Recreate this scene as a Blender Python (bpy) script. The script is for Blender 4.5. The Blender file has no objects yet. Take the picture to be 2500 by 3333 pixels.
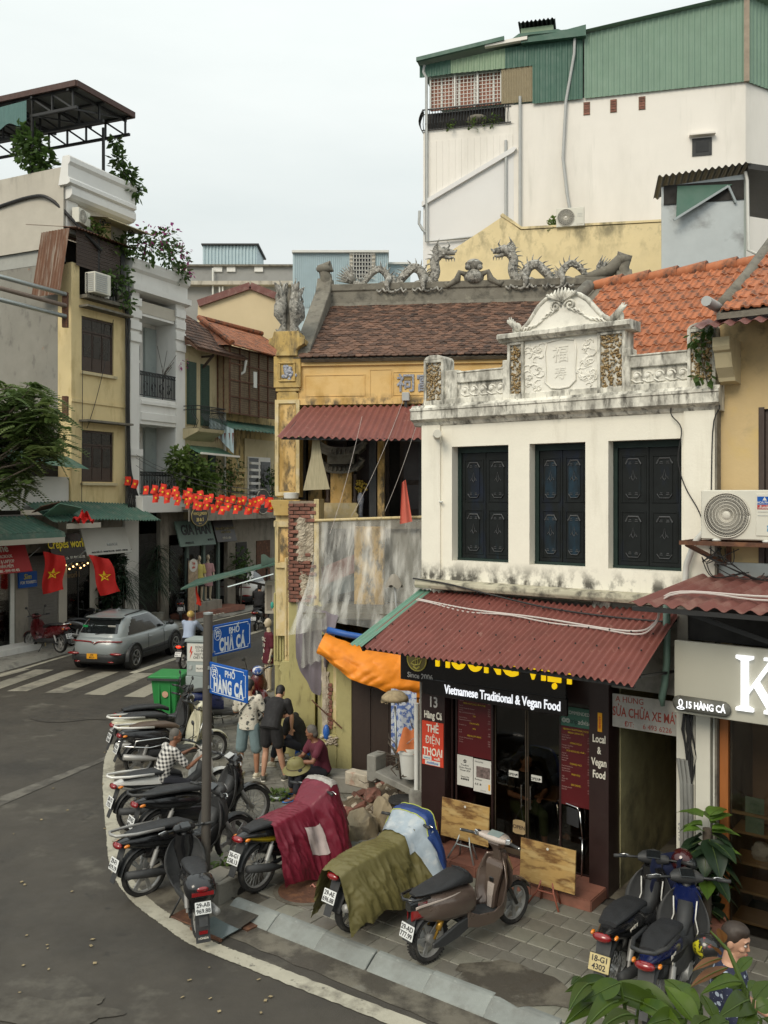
import bpy,bmesh,math,random
from mathutils import Vector,Matrix,Euler,noise
random.seed(11)
R=math.radians
S=bpy.context.scene
C=S.collection
# ------------------------------------------------------------------ camera, world, sun, exposure
F,H,CX,YH=2917.,4.9,1250.,1610. # focal length in photo pixels, camera height, principal column, horizon row
cam=bpy.data.objects.new('camera',bpy.data.cameras.new('camera'));C.objects.link(cam)
cam.location=(0,0,H);cam.rotation_euler=(R(90),0,0)
cd=cam.data;cd.sensor_fit='VERTICAL';cd.sensor_height=32;cd.lens=F/3333*32
cd.shift_y=-(3333/2-YH)/3333;cd.clip_start=.05;cd.clip_end=2000
S.camera=cam
SUN=Vector((-.45,-.70,.66)).normalized()
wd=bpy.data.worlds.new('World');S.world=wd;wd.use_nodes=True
nt=wd.node_tree;nt.nodes.clear()
N=nt.nodes.new
out=N('ShaderNodeOutputWorld');bg=N('ShaderNodeBackground');sky=N('ShaderNodeTexSky')
sky.sky_type='NISHITA';sky.sun_disc=False
sky.sun_elevation=math.asin(SUN.z);sky.sun_rotation=math.atan2(SUN.x,SUN.y)
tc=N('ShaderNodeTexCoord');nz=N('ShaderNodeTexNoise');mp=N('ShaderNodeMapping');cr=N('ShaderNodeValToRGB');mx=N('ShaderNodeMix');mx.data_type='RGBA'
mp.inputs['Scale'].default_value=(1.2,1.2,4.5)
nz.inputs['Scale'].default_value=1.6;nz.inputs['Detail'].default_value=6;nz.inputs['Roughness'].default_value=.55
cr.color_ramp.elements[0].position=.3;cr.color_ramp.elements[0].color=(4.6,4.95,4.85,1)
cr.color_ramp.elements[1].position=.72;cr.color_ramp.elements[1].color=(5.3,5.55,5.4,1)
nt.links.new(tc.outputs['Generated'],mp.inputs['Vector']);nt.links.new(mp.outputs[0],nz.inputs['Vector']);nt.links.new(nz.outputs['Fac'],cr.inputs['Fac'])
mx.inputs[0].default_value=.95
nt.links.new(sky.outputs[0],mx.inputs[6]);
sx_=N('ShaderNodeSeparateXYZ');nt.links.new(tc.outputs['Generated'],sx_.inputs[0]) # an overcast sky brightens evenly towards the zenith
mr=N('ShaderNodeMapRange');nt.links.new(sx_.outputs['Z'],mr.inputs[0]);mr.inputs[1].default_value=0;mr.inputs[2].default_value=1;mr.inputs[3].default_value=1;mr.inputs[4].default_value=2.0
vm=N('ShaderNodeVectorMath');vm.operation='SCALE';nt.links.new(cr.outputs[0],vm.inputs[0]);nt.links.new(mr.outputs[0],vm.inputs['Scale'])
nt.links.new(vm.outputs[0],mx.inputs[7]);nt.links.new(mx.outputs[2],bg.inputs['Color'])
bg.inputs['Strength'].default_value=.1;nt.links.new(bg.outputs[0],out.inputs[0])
sl=bpy.data.lights.new('sun','SUN');sl.energy=1.5;sl.angle=R(28);sl.color=(1,.90,.74)
so=bpy.data.objects.new('sun',sl);C.objects.link(so);so.rotation_euler=(-SUN).to_track_quat('-Z','Y').to_euler()
S.view_settings.view_transform='Standard';S.view_settings.look='None';S.view_settings.exposure=.42;S.view_settings.gamma=1
S.view_settings.use_curve_mapping=False
S.render.engine='CYCLES';S.cycles.use_denoising=True;S.cycles.max_bounces=6;S.cycles.transparent_max_bounces=12
S.cycles.use_adaptive_sampling=True;S.cycles.adaptive_threshold=.02;S.cycles.caustics_reflective=False;S.cycles.caustics_refractive=False
# ------------------------------------------------------------------ frames: photo pixel -> point on a wall plane / the ground
class Fr:
 def __init__(s,ox,oy,phi):
  s.phi=R(phi);s.o=(ox,oy);s.u=(math.cos(s.phi),math.sin(s.phi));s.n=(-math.sin(s.phi),math.cos(s.phi))
 def px(s,x,y,d=0.):
  rx=(x-CX)/F;rz=(YH-y)/F
  Y=(d+s.o[0]*s.n[0]+s.o[1]*s.n[1])/(rx*s.n[0]+s.n[1]);X=rx*Y
  return s.u[0]*(X-s.o[0])+s.u[1]*(Y-s.o[1]),H+rz*Y
 def w(s,a,d):return s.o[0]+a*s.u[0]+d*s.n[0],s.o[1]+a*s.u[1]+d*s.n[1]
 def root(s,name,label,cat,group=None,a=0,d=0,z=0,rz=0,kind=None):
  x,y=s.w(a,d);return thing(name,label,cat,(x,y,z),math.degrees(s.phi)+rz,group,kind)
def G(x,y,z=0.):
 Y=(H-z)*F/(y-YH);return(x-CX)/F*Y,Y
def P3(x,y,Y):return Vector(((x-CX)/F*Y,Y,H+(YH-y)/F*Y))
WH=Fr(.5446,12.52,-36.4);TP=Fr(-1.5625,17.2,-7);LS=Fr(-11.96,27.9,64.3);TW=Fr(1.25,28.5,-13.6)
# ------------------------------------------------------------------ object helpers
def thing(name,label,cat,loc=(0,0,0),rz=0,group=None,kind=None):
 o=bpy.data.objects.new(name,None);C.objects.link(o);o.location=loc;o.rotation_euler=(0,0,R(rz))
 o.empty_display_size=.1
 return tag(o,label,cat,group,kind)
def tag(o,label=None,cat=None,group=None,kind=None):
 if label:o['label']=label
 if cat:o['category']=cat
 if group:o['group']=group
 if kind:o['kind']=kind
 return o
def struct(name,mb,m,parent=None,**k):return tag(mb.build(name,m,parent,**k),kind='structure')
def inst(src,parent=None,loc=None,rot=None,scale=None):
 o=src.copy();C.objects.link(o)
 if parent is not None:o.parent=parent
 if loc is not None:o.location=loc
 if rot is not None:o.rotation_euler=rot
 if scale is not None:o.scale=scale
 return o
def dup(root,loc,rz=None,label=None,group=None):
 r=root.copy();C.objects.link(r);r.location=loc
 if rz is not None:r.rotation_euler=(0,0,R(rz))
 if label:r['label']=label
 if group:r['group']=group
 for ch in list(root.children):
  c=ch.copy();C.objects.link(c);c.parent=r
  for g in ch.children:
   d=g.copy();C.objects.link(d);d.parent=c
 return r
def rotm(rx=0,ry=0,rz=0):return Euler((R(rx),R(ry),R(rz))).to_matrix()
class MB:
 def __init__(s):s.v=[];s.f=[]
 def add(s,vs,fs):
  b=len(s.v);s.v+=[tuple(p)for p in vs];s.f+=[tuple(b+i for i in f)for f in fs];return s
 def box(s,x0,x1,y0,y1,z0,z1):
  return s.add([(x0,y0,z0),(x1,y0,z0),(x1,y1,z0),(x0,y1,z0),(x0,y0,z1),(x1,y0,z1),(x1,y1,z1),(x0,y1,z1)],
     [(3,2,1,0),(4,5,6,7),(0,1,5,4),(1,2,6,5),(2,3,7,6),(3,0,4,7)])
 def ob(s,c,size,m=None):
  x,y,z=[q/2 for q in size];m=m or Matrix.Identity(3);c=Vector(c)
  vs=[c+m@Vector(p)for p in[(-x,-y,-z),(x,-y,-z),(x,y,-z),(-x,y,-z),(-x,-y,z),(x,-y,z),(x,y,z),(-x,y,z)]]
  return s.add(vs,[(3,2,1,0),(4,5,6,7),(0,1,5,4),(1,2,6,5),(2,3,7,6),(3,0,4,7)])
 def bar(s,p,q,w,h=None):
  p,q=Vector(p),Vector(q);d=q-p;L=d.length
  if L<1e-6:return s
  return s.ob((p+q)/2,(L,w,h or w),d.to_track_quat('X','Z').to_matrix())
 def loft(s,rings,cap=True,closed=True):
  n=len(rings[0]);b=len(s.v)
  for r in rings:s.v+=[tuple(p)for p in r]
  for i in range(len(rings)-1):
   for j in range(n if closed else n-1):
    k=(j+1)%n;s.f.append((b+i*n+j,b+i*n+k,b+(i+1)*n+k,b+(i+1)*n+j))
  if cap and closed:
   s.f.append(tuple(b+j for j in range(n-1,-1,-1)));s.f.append(tuple(b+(len(rings)-1)*n+j for j in range(n)))
  return s
 def tube(s,pts,r,n=8,cap=True):
  pts=[Vector(p)for p in pts];rings=[];up=None
  for i,p in enumerate(pts):
   t=(pts[min(i+1,len(pts)-1)]-pts[max(i-1,0)])
   if t.length<1e-9:t=Vector((0,0,1))
   t.normalize()
   if up is None:up=Vector((0,0,1))if abs(t.z)<.9 else Vector((1,0,0))
   a=t.cross(up)
   if a.length<1e-4:a=t.orthogonal()
   a.normalize();b=a.cross(t);up=b
   rr=r[i]if isinstance(r,(list,tuple))else r
   ra,rb=rr if isinstance(rr,(list,tuple))else(rr,rr)
   rings.append([p+a*math.cos(2*math.pi*k/n)*ra+b*math.sin(2*math.pi*k/n)*rb for k in range(n)])
  return s.loft(rings,cap)
 def lathe(s,prof,n=16,c=(0,0,0),ax='z',m=None):
  rings=[]
  for r,h in prof:
   rg=[]
   for k in range(n):
    t=2*math.pi*k/n;x,y=r*math.cos(t),r*math.sin(t)
    p=Vector((x,y,h)if ax=='z' else(x,h,y)if ax=='y' else(h,x,y))
    if m:p=m@p
    rg.append(Vector(c)+p)
   rings.append(rg)
  return s.loft(rings)
 def prism(s,poly,t0,t1,ax='y'):
  f={'y':lambda a,b,t:(a,t,b),'x':lambda a,b,t:(t,a,b),'z':lambda a,b,t:(a,b,t)}[ax]
  return s.loft([[f(a,b,t0)for a,b in poly],[f(a,b,t1)for a,b in poly]])
 def ball(s,c,r,nu=10,nv=7,m=None):
  rx,ry,rz=r if isinstance(r,(tuple,list))else(r,r,r);c=Vector(c);rings=[]
  for i in range(1,nv):
   t=math.pi*i/nv
   rg=[Vector((rx*math.sin(t)*math.cos(2*math.pi*k/nu),ry*math.sin(t)*math.sin(2*math.pi*k/nu),-rz*math.cos(t)))for k in range(nu)]
   rings.append([c+(m@p if m else p)for p in rg])
  b=len(s.v);s.loft(rings,cap=False)
  q=Vector((0,0,-rz));top=Vector((0,0,rz))
  s.v+=[tuple(c+(m@q if m else q)),tuple(c+(m@top if m else top))];i0=len(s.v)-2;e=b+(nv-2)*nu
  for k in range(nu):
   s.f.append((i0,b+(k+1)%nu,b+k));s.f.append((i0+1,e+k,e+(k+1)%nu))
  return s
 def sheet(s,fn,nu,nv,th=0):
  b=len(s.v);g=[[Vector(fn(i/nu,j/nv))for j in range(nv+1)]for i in range(nu+1)]
  for r in g:s.v+=[tuple(p)for p in r]
  w=nv+1
  for i in range(nu):
   for j in range(nv):s.f.append((b+i*w+j,b+(i+1)*w+j,b+(i+1)*w+j+1,b+i*w+j+1))
  if th:
   n=(g[nu][0]-g[0][0]).cross(g[0][nv]-g[0][0]).normalized()*th
   b2=len(s.v)
   for r in g:s.v+=[tuple(p-n)for p in r]
   for i in range(nu):
    for j in range(nv):s.f.append((b2+i*w+j,b2+i*w+j+1,b2+(i+1)*w+j+1,b2+(i+1)*w+j))
   for i in range(nu):
    s.f.append((b+i*w,b2+i*w,b2+(i+1)*w,b+(i+1)*w));s.f.append((b+i*w+nv,b+(i+1)*w+nv,b2+(i+1)*w+nv,b2+i*w+nv))
   for j in range(nv):
    s.f.append((b+j,b+j+1,b2+j+1,b2+j));s.f.append((b+nu*w+j,b2+nu*w+j,b2+nu*w+j+1,b+nu*w+j+1))
  return s
 def mesh(s,name,m,smooth=False,bev=0,recalc=True,seg=1):
  me=bpy.data.meshes.new(name);me.from_pydata(s.v,[],s.f)
  if bev or recalc:
   bm=bmesh.new();bm.from_mesh(me)
   if recalc:bmesh.ops.recalc_face_normals(bm,faces=bm.faces)
   if bev:
    es=[e for e in bm.edges if len(e.link_faces)==2 and e.calc_face_angle(0)>.5]
    bmesh.ops.bevel(bm,geom=es,offset=bev,segments=seg,affect='EDGES',profile=.6,clamp_overlap=True)
   bm.to_mesh(me);bm.free()
  if smooth:
   me.polygons.foreach_set('use_smooth',[True]*len(me.polygons))
   if smooth is not True:me.set_sharp_from_angle(angle=R(smooth))
  me.materials.append(m);return me
 def build(s,name,m,parent=None,smooth=False,bev=0,recalc=True,loc=None,rot=None,seg=1):
  o=bpy.data.objects.new(name,s.mesh(name,m,smooth,bev,recalc,seg));C.objects.link(o)
  if parent is not None:o.parent=parent
  if loc:o.location=loc
  if rot:o.rotation_euler=rot
  return o
def box(name,m,parent,x0,x1,y0,y1,z0,z1,bev=0,**k):return MB().box(x0,x1,y0,y1,z0,z1).build(name,m,parent,bev=bev,**k)
def tube(name,m,parent,pts,r,n=8,**k):return MB().tube(pts,r,n).build(name,m,parent,smooth=k.pop('smooth',50),**k)
def sag(p,q,dz,n=10):
 p,q=Vector(p),Vector(q)
 return[p.lerp(q,i/n)-Vector((0,0,dz*4*(i/n)*(1-i/n)))for i in range(n+1)]
def text(body,size,m,parent,loc,rot=(90,0,0),ext=.003,ax='CENTER',sx=1.,bold=0.,name='lettering',sp=1.,line=1.,shear=0):
 cu=bpy.data.curves.new(name,'FONT');cu.body=body;cu.size=size;cu.extrude=ext;cu.align_x=ax;cu.align_y='CENTER'
 cu.offset=0 if 'Đ' in body else bold*.5;cu.space_character=sp;cu.space_line=line;cu.resolution_u=3;cu.shear=shear
 o=bpy.data.objects.new(name,cu);C.objects.link(o);o.parent=parent;o.location=loc;o.rotation_euler=[R(v)for v in rot];o.scale=(sx,1,1)
 cu.materials.append(m);return o
def sring(x,yh,z0,z1,n=16,p=2.6,yc=0.):
 """superellipse cross-section in the y-z plane at station x"""
 zc,zh=(z0+z1)/2,(z1-z0)/2;r=[]
 for k in range(n):
  t=2*math.pi*k/n;c,sn=math.cos(t),math.sin(t)
  r.append((x,yc+yh*math.copysign(abs(c)**(2/p),c),zc+zh*math.copysign(abs(sn)**(2/p),sn)))
 return r
def nlerp(t,keys):
 for(a,va),(b,vb)in zip(keys,keys[1:]):
  if t<=b:return va+(vb-va)*max(0,(t-a))/(b-a)if b>a else vb
 return keys[-1][1]
# ------------------------------------------------------------------ materials
_m={}
def mat(name,base,rough=.75,var=.18,sc=6.,stains=(),bump=0.,bsc=60.,metal=0.,rnd=0.,stretch=(1,1,1),coat=0.,spec=.5,trans=0,emit=0,rndhue=0):
 """stains: (colour, scale, lo, hi, amount, stretch, (axis, v0, v1) or None) - patches of a second colour with a noise-shaped outline"""
 if name in _m:return _m[name]
 m=bpy.data.materials.new(name);_m[name]=m;m.use_nodes=True;t=m.node_tree;L=t.links.new;nw=t.nodes.new
 b=t.nodes['Principled BSDF'];b.inputs['Roughness'].default_value=rough;b.inputs['Metallic'].default_value=metal
 b.inputs['Coat Weight'].default_value=coat;b.inputs['Specular IOR Level'].default_value=spec
 if coat:b.inputs['Coat Roughness'].default_value=.08
 tc=nw('ShaderNodeTexCoord')
 def noise_fac(scale,st,det=6,off=0):
  mp=nw('ShaderNodeMapping');mp.inputs['Scale'].default_value=st;mp.inputs['Location'].default_value=(off,off*.7,off*1.3);L(tc.outputs['Object'],mp.inputs[0])
  n=nw('ShaderNodeTexNoise');n.inputs['Scale'].default_value=scale;n.inputs['Detail'].default_value=det;n.inputs['Roughness'].default_value=.62
  L(mp.outputs[0],n.inputs['Vector']);return n.outputs['Fac']
 def mrange(src,a,b_,c,d):
  r=nw('ShaderNodeMapRange');L(src,r.inputs[0])
  for i,v in enumerate((a,b_,c,d)):r.inputs[i+1].default_value=v
  return r.outputs[0]
 def math_(op,a,b_):
  q=nw('ShaderNodeMath');q.operation=op
  for i,v in enumerate((a,b_)):
   if isinstance(v,(int,float)):q.inputs[i].default_value=v
   else:L(v,q.inputs[i])
  return q.outputs[0]
 f=mrange(noise_fac(sc,stretch),.25,.75,1-var,1+var)
 if rnd:
  oi=nw('ShaderNodeObjectInfo');f=math_('MULTIPLY',f,mrange(oi.outputs['Random'],0,1,1-rnd,1+rnd))
 mixn=nw('ShaderNodeMix');mixn.data_type='RGBA';mixn.blend_type='MULTIPLY';mixn.inputs[0].default_value=1;mixn.inputs[6].default_value=(*base,1)
 L(f,mixn.inputs[7]);col=mixn.outputs[2]
 if rndhue:
  hs=nw('ShaderNodeHueSaturation');oi=nw('ShaderNodeObjectInfo');L(mrange(oi.outputs['Random'],0,1,.5-rndhue,.5+rndhue),hs.inputs['Hue']);L(col,hs.inputs['Color']);col=hs.outputs[0]
 for i,(c2,s2,lo,hi,amt,st,zr)in enumerate(stains):
  fac=mrange(noise_fac(s2,st,8,3.1*i+1.7),lo,hi,0,amt)
  if zr:
   sp=nw('ShaderNodeSeparateXYZ');L(tc.outputs['Object'],sp.inputs[0]);fac=math_('MULTIPLY',fac,mrange(sp.outputs[zr[0]],zr[1],zr[2],0,1))
  k=nw('ShaderNodeMix');k.data_type='RGBA';L(fac,k.inputs[0]);L(col,k.inputs[6]);k.inputs[7].default_value=(*c2,1);col=k.outputs[2]
 L(col,b.inputs['Base Color'])
 rv=mrange(noise_fac(sc*2.3,(1,1,1),4,9),.3,.7,max(0,rough-(.12 if rough>.5 else .04)),min(1,rough+(.12 if rough>.5 else .04)));L(rv,b.inputs['Roughness'])
 if bump:
  bn=nw('ShaderNodeBump');bn.inputs['Strength'].default_value=bump;bn.inputs['Distance'].default_value=.01;L(noise_fac(bsc,(1,1,1),5),bn.inputs['Height']);L(bn.outputs[0],b.inputs['Normal'])
 if trans:b.inputs['Transmission Weight'].default_value=trans
 if emit:L(col,b.inputs['Emission Color']);b.inputs['Emission Strength'].default_value=emit
 m['_']=1
 return m
def glass(name,tint=(.8,.85,.83),clear=.75,rough=.03):
 if name in _m:return _m[name]
 m=bpy.data.materials.new(name);_m[name]=m;m.use_nodes=True;t=m.node_tree;t.nodes.clear();L=t.links.new;nw=t.nodes.new
 o=nw('ShaderNodeOutputMaterial');mx=nw('ShaderNodeMixShader');tr=nw('ShaderNodeBsdfTransparent');gl=nw('ShaderNodeBsdfGlossy');lw=nw('ShaderNodeFresnel')
 lw.inputs[0].default_value=1.5;tr.inputs[0].default_value=(*[clear*v for v in tint],1);gl.inputs['Roughness'].default_value=rough
 L(lw.outputs[0],mx.inputs[0]);L(tr.outputs[0],mx.inputs[1]);L(gl.outputs[0],mx.inputs[2]);L(mx.outputs[0],o.inputs[0]);return m
SP=(.06,.055,.045) # soot / mould
V=(1,1,1);VS=(2.2,2.2,.25)
m_white=mat('white_lime_wall',(.80,.765,.66),.85,.05,2.5,[(SP,4.5,.44,.58,.95,(1,1,.7),(2,4.02,3.80)),((.5,.46,.37),2.2,.56,.75,.4,VS,None),(SP,7,.54,.72,.6,(1.5,1.5,.4),(2,5.78,5.95))],.25,30)
m_corn=mat('stained_white_stucco',(.74,.715,.63),.88,.08,3,[((.16,.15,.125),3.2,.42,.68,.85,(1.4,1.4,.8),None),(SP,8,.5,.66,.8,(1.6,1.6,.5),None)],.4,40)
m_relief=mat('relief_white_stucco',(.78,.755,.68),.85,.06,3,[((.35,.33,.28),3,.55,.75,.6,V,None)],.3,40)
m_ledge=mat('mossy_ledge',(.44,.41,.31),.9,.2,4,[(SP,6,.48,.66,.85,V,None)],.5,40)
m_pebble=mat('pebble_brown',(.30,.20,.085),.5,.3,30,[((.42,.36,.25),22,.5,.6,.9,V,None),((.07,.05,.03),26,.55,.66,.8,V,None)])
m_shut=mat('shutter_black_green',(.009,.011,.011),.5,.3,8,[((.010,.016,.034),2.2,.54,.7,.8,(1.5,1.5,.5),None),((.015,.04,.06),3,.6,.72,.5,(1.5,1.5,.4),None)],spec=.2)
m_shutblue=mat('shutter_panel_blue',(.013,.030,.046),.5,.35,7,[((.009,.011,.012),3,.42,.6,.85,(2,2,.5),None)],spec=.2)
m_shutframe=mat('shutter_frame_green',(.014,.028,.024),.5,.25,9,spec=.25)
m_trimgrey=mat('shutter_trim_grey',(.065,.068,.072),.45,.2,20)
m_maroon=mat('awning_maroon_metal',(.19,.062,.05),.55,.14,3,[((.42,.25,.2),9,.62,.72,.5,(1,1,1),None),((.12,.04,.03),2.2,.5,.7,.4,V,None)],metal=0)
m_maroon2=mat('awning_dusty_maroon',(.165,.062,.052),.6,.16,3,[((.33,.22,.18),4,.5,.7,.5,V,None)])
m_greentrim=mat('green_sheet',(.115,.24,.175),.5,.15,4,[((.2,.2,.15),5,.56,.7,.5,V,None)])
m_green2=mat('awning_green_sheet',(.042,.105,.078),.6,.2,4,[((.16,.17,.13),3,.5,.7,.6,V,None),((.1,.05,.025),5,.62,.7,.6,V,None)])
m_dkbrown=mat('pillar_dark_maroon',(.027,.014,.013),.35,.15,3,[((.05,.035,.03),3,.5,.7,.3,V,None)])
m_black=mat('matte_black',(.012,.012,.012),.5,.1)
m_sign=mat('sign_black_panel',(.011,.009,.009),.22,.1,3)
m_yel=mat('letter_yellow_lit',(.95,.62,.005),.4,.02,5,emit=.55)
m_wlit=mat('letter_white_lit',(.86,.88,.92),.4,.02,5,emit=.6)
m_gold=mat('emblem_gold',(.24,.19,.06),.4,.1)
m_let=mat('letter_pale_grey',(.48,.46,.43),.5,.05)
m_letw=mat('letter_cream',(.72,.68,.58),.55,.05)
m_redsign=mat('sign_orange_red',(.58,.055,.025),.45,.06,4)
m_menu=mat('menu_dark_red',(.085,.006,.008),.4,.08,4)
m_menuy=mat('menu_yellow_print',(.5,.36,.02),.5,.05)
m_menup=mat('menu_pink_print',(.34,.22,.2),.5,.05)
m_paper=mat('white_poster',(.62,.61,.56),.5,.03)
m_greentrip=mat('sign_sea_green',(.045,.145,.10),.4,.06)
m_terra=mat('terracotta_tile',(.27,.115,.08),.5,.16,5,[((.12,.06,.045),4,.5,.7,.5,V,None)],rnd=.1)
m_orange=mat('tarp_orange',(.80,.25,.012),.6,.12,3,[((.45,.13,.01),3.5,.52,.7,.5,V,None)])
m_yorange=mat('sticker_orange',(.78,.36,.01),.5,.05)
m_concrete=mat('concrete_grey',(.25,.24,.21),.9,.15,4,[((.10,.095,.085),4,.5,.68,.7,V,None)],.4,40)
m_stone=mat('kerb_stone_blue',(.225,.24,.225),.8,.15,5,[((.13,.125,.11),3,.48,.7,.6,V,None),((.40,.41,.37),12,.6,.7,.5,V,None)],.3,60,rnd=.1)
m_tile=mat('paving_slab_grey',(.18,.172,.142),.62,.18,3.5,[((.30,.29,.25),4,.5,.66,.6,V,None),((.06,.057,.05),3,.52,.7,.65,V,None)],.35,50,rnd=.2,rndhue=.02)
m_joint=mat('paving_joint',(.055,.05,.043),.9,.2,9)
m_asph=mat('asphalt',(.058,.051,.041),.8,.2,1.6,[((.17,.155,.13),190,.62,.69,.8,V,None),((.15,.138,.112),.9,.575,.68,.65,V,None),((.026,.024,.021),.4,.5,.66,.65,V,None),((.022,.02,.018),2.3,.66,.72,.7,V,None),((.15,.14,.11),9,.7,.74,.8,V,None)],.5,180)
m_gutter=mat('gutter_wet_concrete',(.15,.135,.105),.6,.2,3,[((.055,.047,.037),2.2,.42,.55,.9,(1,1,1),None),((.2,.19,.16),3,.6,.68,.6,V,None)],.4,60)
m_line=mat('road_paint_cream',(.42,.395,.315),.8,.12,6,[((.17,.155,.125),4,.5,.68,.75,V,None),((.08,.075,.065),14,.6,.7,.8,V,None)],.4,80)
m_zebra=mat('road_paint_worn',(.30,.28,.225),.8,.12,6,[((.075,.07,.062),1.2,.52,.66,.7,V,None),((.09,.08,.07),16,.6,.7,.8,V,None)],.4,80)
m_rtile=mat('roof_tile_brown',(.105,.056,.036),.85,.3,12,[((.22,.10,.058),6,.55,.72,.7,V,None),((.035,.028,.024),3,.52,.7,.6,V,None)],.3,60,rnd=.62)
m_otile=mat('roof_tile_orange',(.37,.125,.052),.8,.22,7,[((.045,.038,.032),5,.49,.63,.9,V,None),((.42,.21,.12),9,.55,.7,.5,V,None)],.3,50,rnd=.16)
m_cement=mat('weathered_cement',(.17,.155,.125),.92,.18,4,[(SP,5,.5,.7,.85,V,None),((.30,.28,.22),6,.58,.72,.6,V,None)],.5,40)
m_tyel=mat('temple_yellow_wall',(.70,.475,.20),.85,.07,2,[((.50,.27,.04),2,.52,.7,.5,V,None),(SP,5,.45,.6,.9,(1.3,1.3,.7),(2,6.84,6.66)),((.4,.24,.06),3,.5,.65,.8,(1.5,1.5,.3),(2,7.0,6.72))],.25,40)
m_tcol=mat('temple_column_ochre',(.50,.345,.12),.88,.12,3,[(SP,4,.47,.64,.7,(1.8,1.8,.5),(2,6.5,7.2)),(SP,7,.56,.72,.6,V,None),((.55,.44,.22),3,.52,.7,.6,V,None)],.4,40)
m_tcream=mat('temple_cream_trim',(.60,.48,.25),.85,.1,3,[((.2,.16,.09),6,.54,.7,.8,(2,2,.5),None),((.68,.6,.45),4,.5,.65,.6,V,None)],.3,40)
m_olive=mat('plaster_olive_yellow',(.40,.36,.165),.88,.12,2.5,[((.42,.37,.17),4,.52,.66,.6,V,None),((.15,.13,.06),5,.55,.72,.6,(2,2,.5),None)],.4,40)
m_plast=mat('broken_plaster',(.46,.40,.31),.92,.2,6,[((.22,.17,.12),7,.5,.66,.7,V,None),((.35,.14,.09),5,.6,.7,.6,V,None)],.9,20)
m_brick=mat('old_red_brick',(.22,.095,.068),.9,.25,14,[((.10,.06,.045),9,.5,.68,.7,V,None),((.36,.24,.18),12,.58,.7,.6,V,None)],.6,40,rnd=.25)
m_mortar=mat('old_mortar',(.27,.22,.165),.95,.2,10,bump=.5)
m_mosaic=mat('dragon_mosaic',(.30,.285,.25),.7,.3,16,[((.05,.048,.042),10,.47,.6,.85,V,None),((.60,.58,.53),20,.55,.66,.9,V,None),((.12,.17,.18),9,.58,.7,.5,V,None)],.8,30)
m_blueporc=mat('porcelain_blue_grey',(.22,.24,.30),.4,.4,40,[((.5,.5,.5),50,.5,.6,.9,V,None),((.05,.07,.16),60,.54,.64,.9,V,None)])
m_tower=mat('tower_white_paint',(.78,.74,.68),.85,.03,1.2,[((.58,.55,.49),.6,.48,.72,.55,(1,1,.25),None),((.5,.49,.43),2.5,.58,.75,.4,(1.5,1,.15),None)])
m_tower2=mat('tower_grey_paint',(.70,.69,.68),.85,.03,1)
m_tgreen=mat('tower_green_cladding',(.17,.265,.195),.55,.07,1.5,[((.1,.18,.135),.8,.5,.7,.4,(1,1,.3),None)])
m_tgreen2=mat('tower_dark_green_cladding',(.045,.115,.083),.55,.1,1.5)
m_tgreen3=mat('tower_pale_green_cladding',(.20,.29,.185),.55,.1,2)
m_gable=mat('gable_yellow_stained',(.72,.59,.34),.9,.08,1.5,[((.14,.125,.08),1.6,.50,.66,.8,(1.2,1.2,.6),(2,11.6,12.5)),((.33,.29,.17),5,.56,.7,.7,V,(2,11.3,12.8))],.2,20)
m_shed=mat('shed_silver_sheet',(.42,.45,.455),.38,.08,2,[((.13,.125,.12),1.1,.56,.72,.75,V,None)],.2,3,metal=.25)
m_darkmet=mat('dark_metal',(.03,.03,.03),.5,.2,10,metal=.4)
m_rust=mat('rusty_steel',(.095,.042,.024),.85,.3,14,[((.19,.085,.04),8,.5,.65,.8,V,None)])
m_galv=mat('galvanised_pipe',(.36,.39,.385),.4,.1,6,metal=.6)
m_pvc=mat('grey_pvc',(.40,.41,.40),.55,.08,6)
m_pvcw=mat('white_pvc',(.62,.62,.58),.5,.08,6)
m_wire=mat('black_cable',(.014,.013,.013),.6,.1)
m_wirew=mat('pale_cable',(.50,.45,.42),.6,.1)
m_ac=mat('ac_offwhite_shell',(.62,.60,.52),.5,.05,3)
m_acg=mat('ac_grille_beige',(.55,.52,.45),.5,.05,3)
m_yhouse=mat('house_yellow_wall',(.66,.53,.285),.88,.07,1.6,[((.42,.31,.13),2.2,.53,.7,.6,(1.4,1.4,.4),None),(SP,4,.52,.68,.7,(1.5,1.5,.5),(2,12.0,13.0)),((.12,.09,.05),4,.55,.7,.8,(1.5,1.5,.3),(2,4.95,4.4))],.2,30)
m_yside=mat('house_grey_side_wall',(.23,.22,.19),.9,.12,1,[((.40,.37,.31),.7,.48,.62,.7,V,(2,13.4,15.0)),((.09,.085,.075),1.8,.56,.7,.7,(1.2,1.2,.7),None),((.3,.15,.08),3,.68,.73,.7,V,None)],.3,20)
m_ytop=mat('house_upper_pale_wall',(.46,.425,.36),.88,.08,1.5,[((.17,.155,.125),1.7,.52,.7,.8,(1.5,1.5,.35),(2,15.4,16.4))],.2,20)
m_wh2=mat('house_white_paint',(.70,.69,.66),.75,.04,2,[((.45,.44,.41),1.2,.56,.75,.4,(1.5,1.5,.3),None)])
m_cream=mat('house_cream_wall',(.50,.43,.27),.88,.1,2,[((.25,.2,.12),2.5,.53,.7,.6,(1.5,1.5,.4),None)],.2,30)
m_yblock=mat('house_mouldy_yellow',(.48,.37,.17),.9,.12,2,[((.09,.075,.045),3,.47,.64,.85,(1.4,1.4,.5),None)],.3,30)
m_win=mat('window_dark_glass',(.022,.02,.018),.12,.3,3)
m_wood=mat('brown_joinery',(.05,.032,.024),.6,.25,9,stretch=(4,4,.6))
m_gshut=mat('green_louvre',(.03,.065,.047),.6,.2,8)
m_lattice=mat('brown_lattice',(.30,.225,.135),.8,.2,6,[((.1,.07,.04),5,.5,.7,.5,V,None)])
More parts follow.
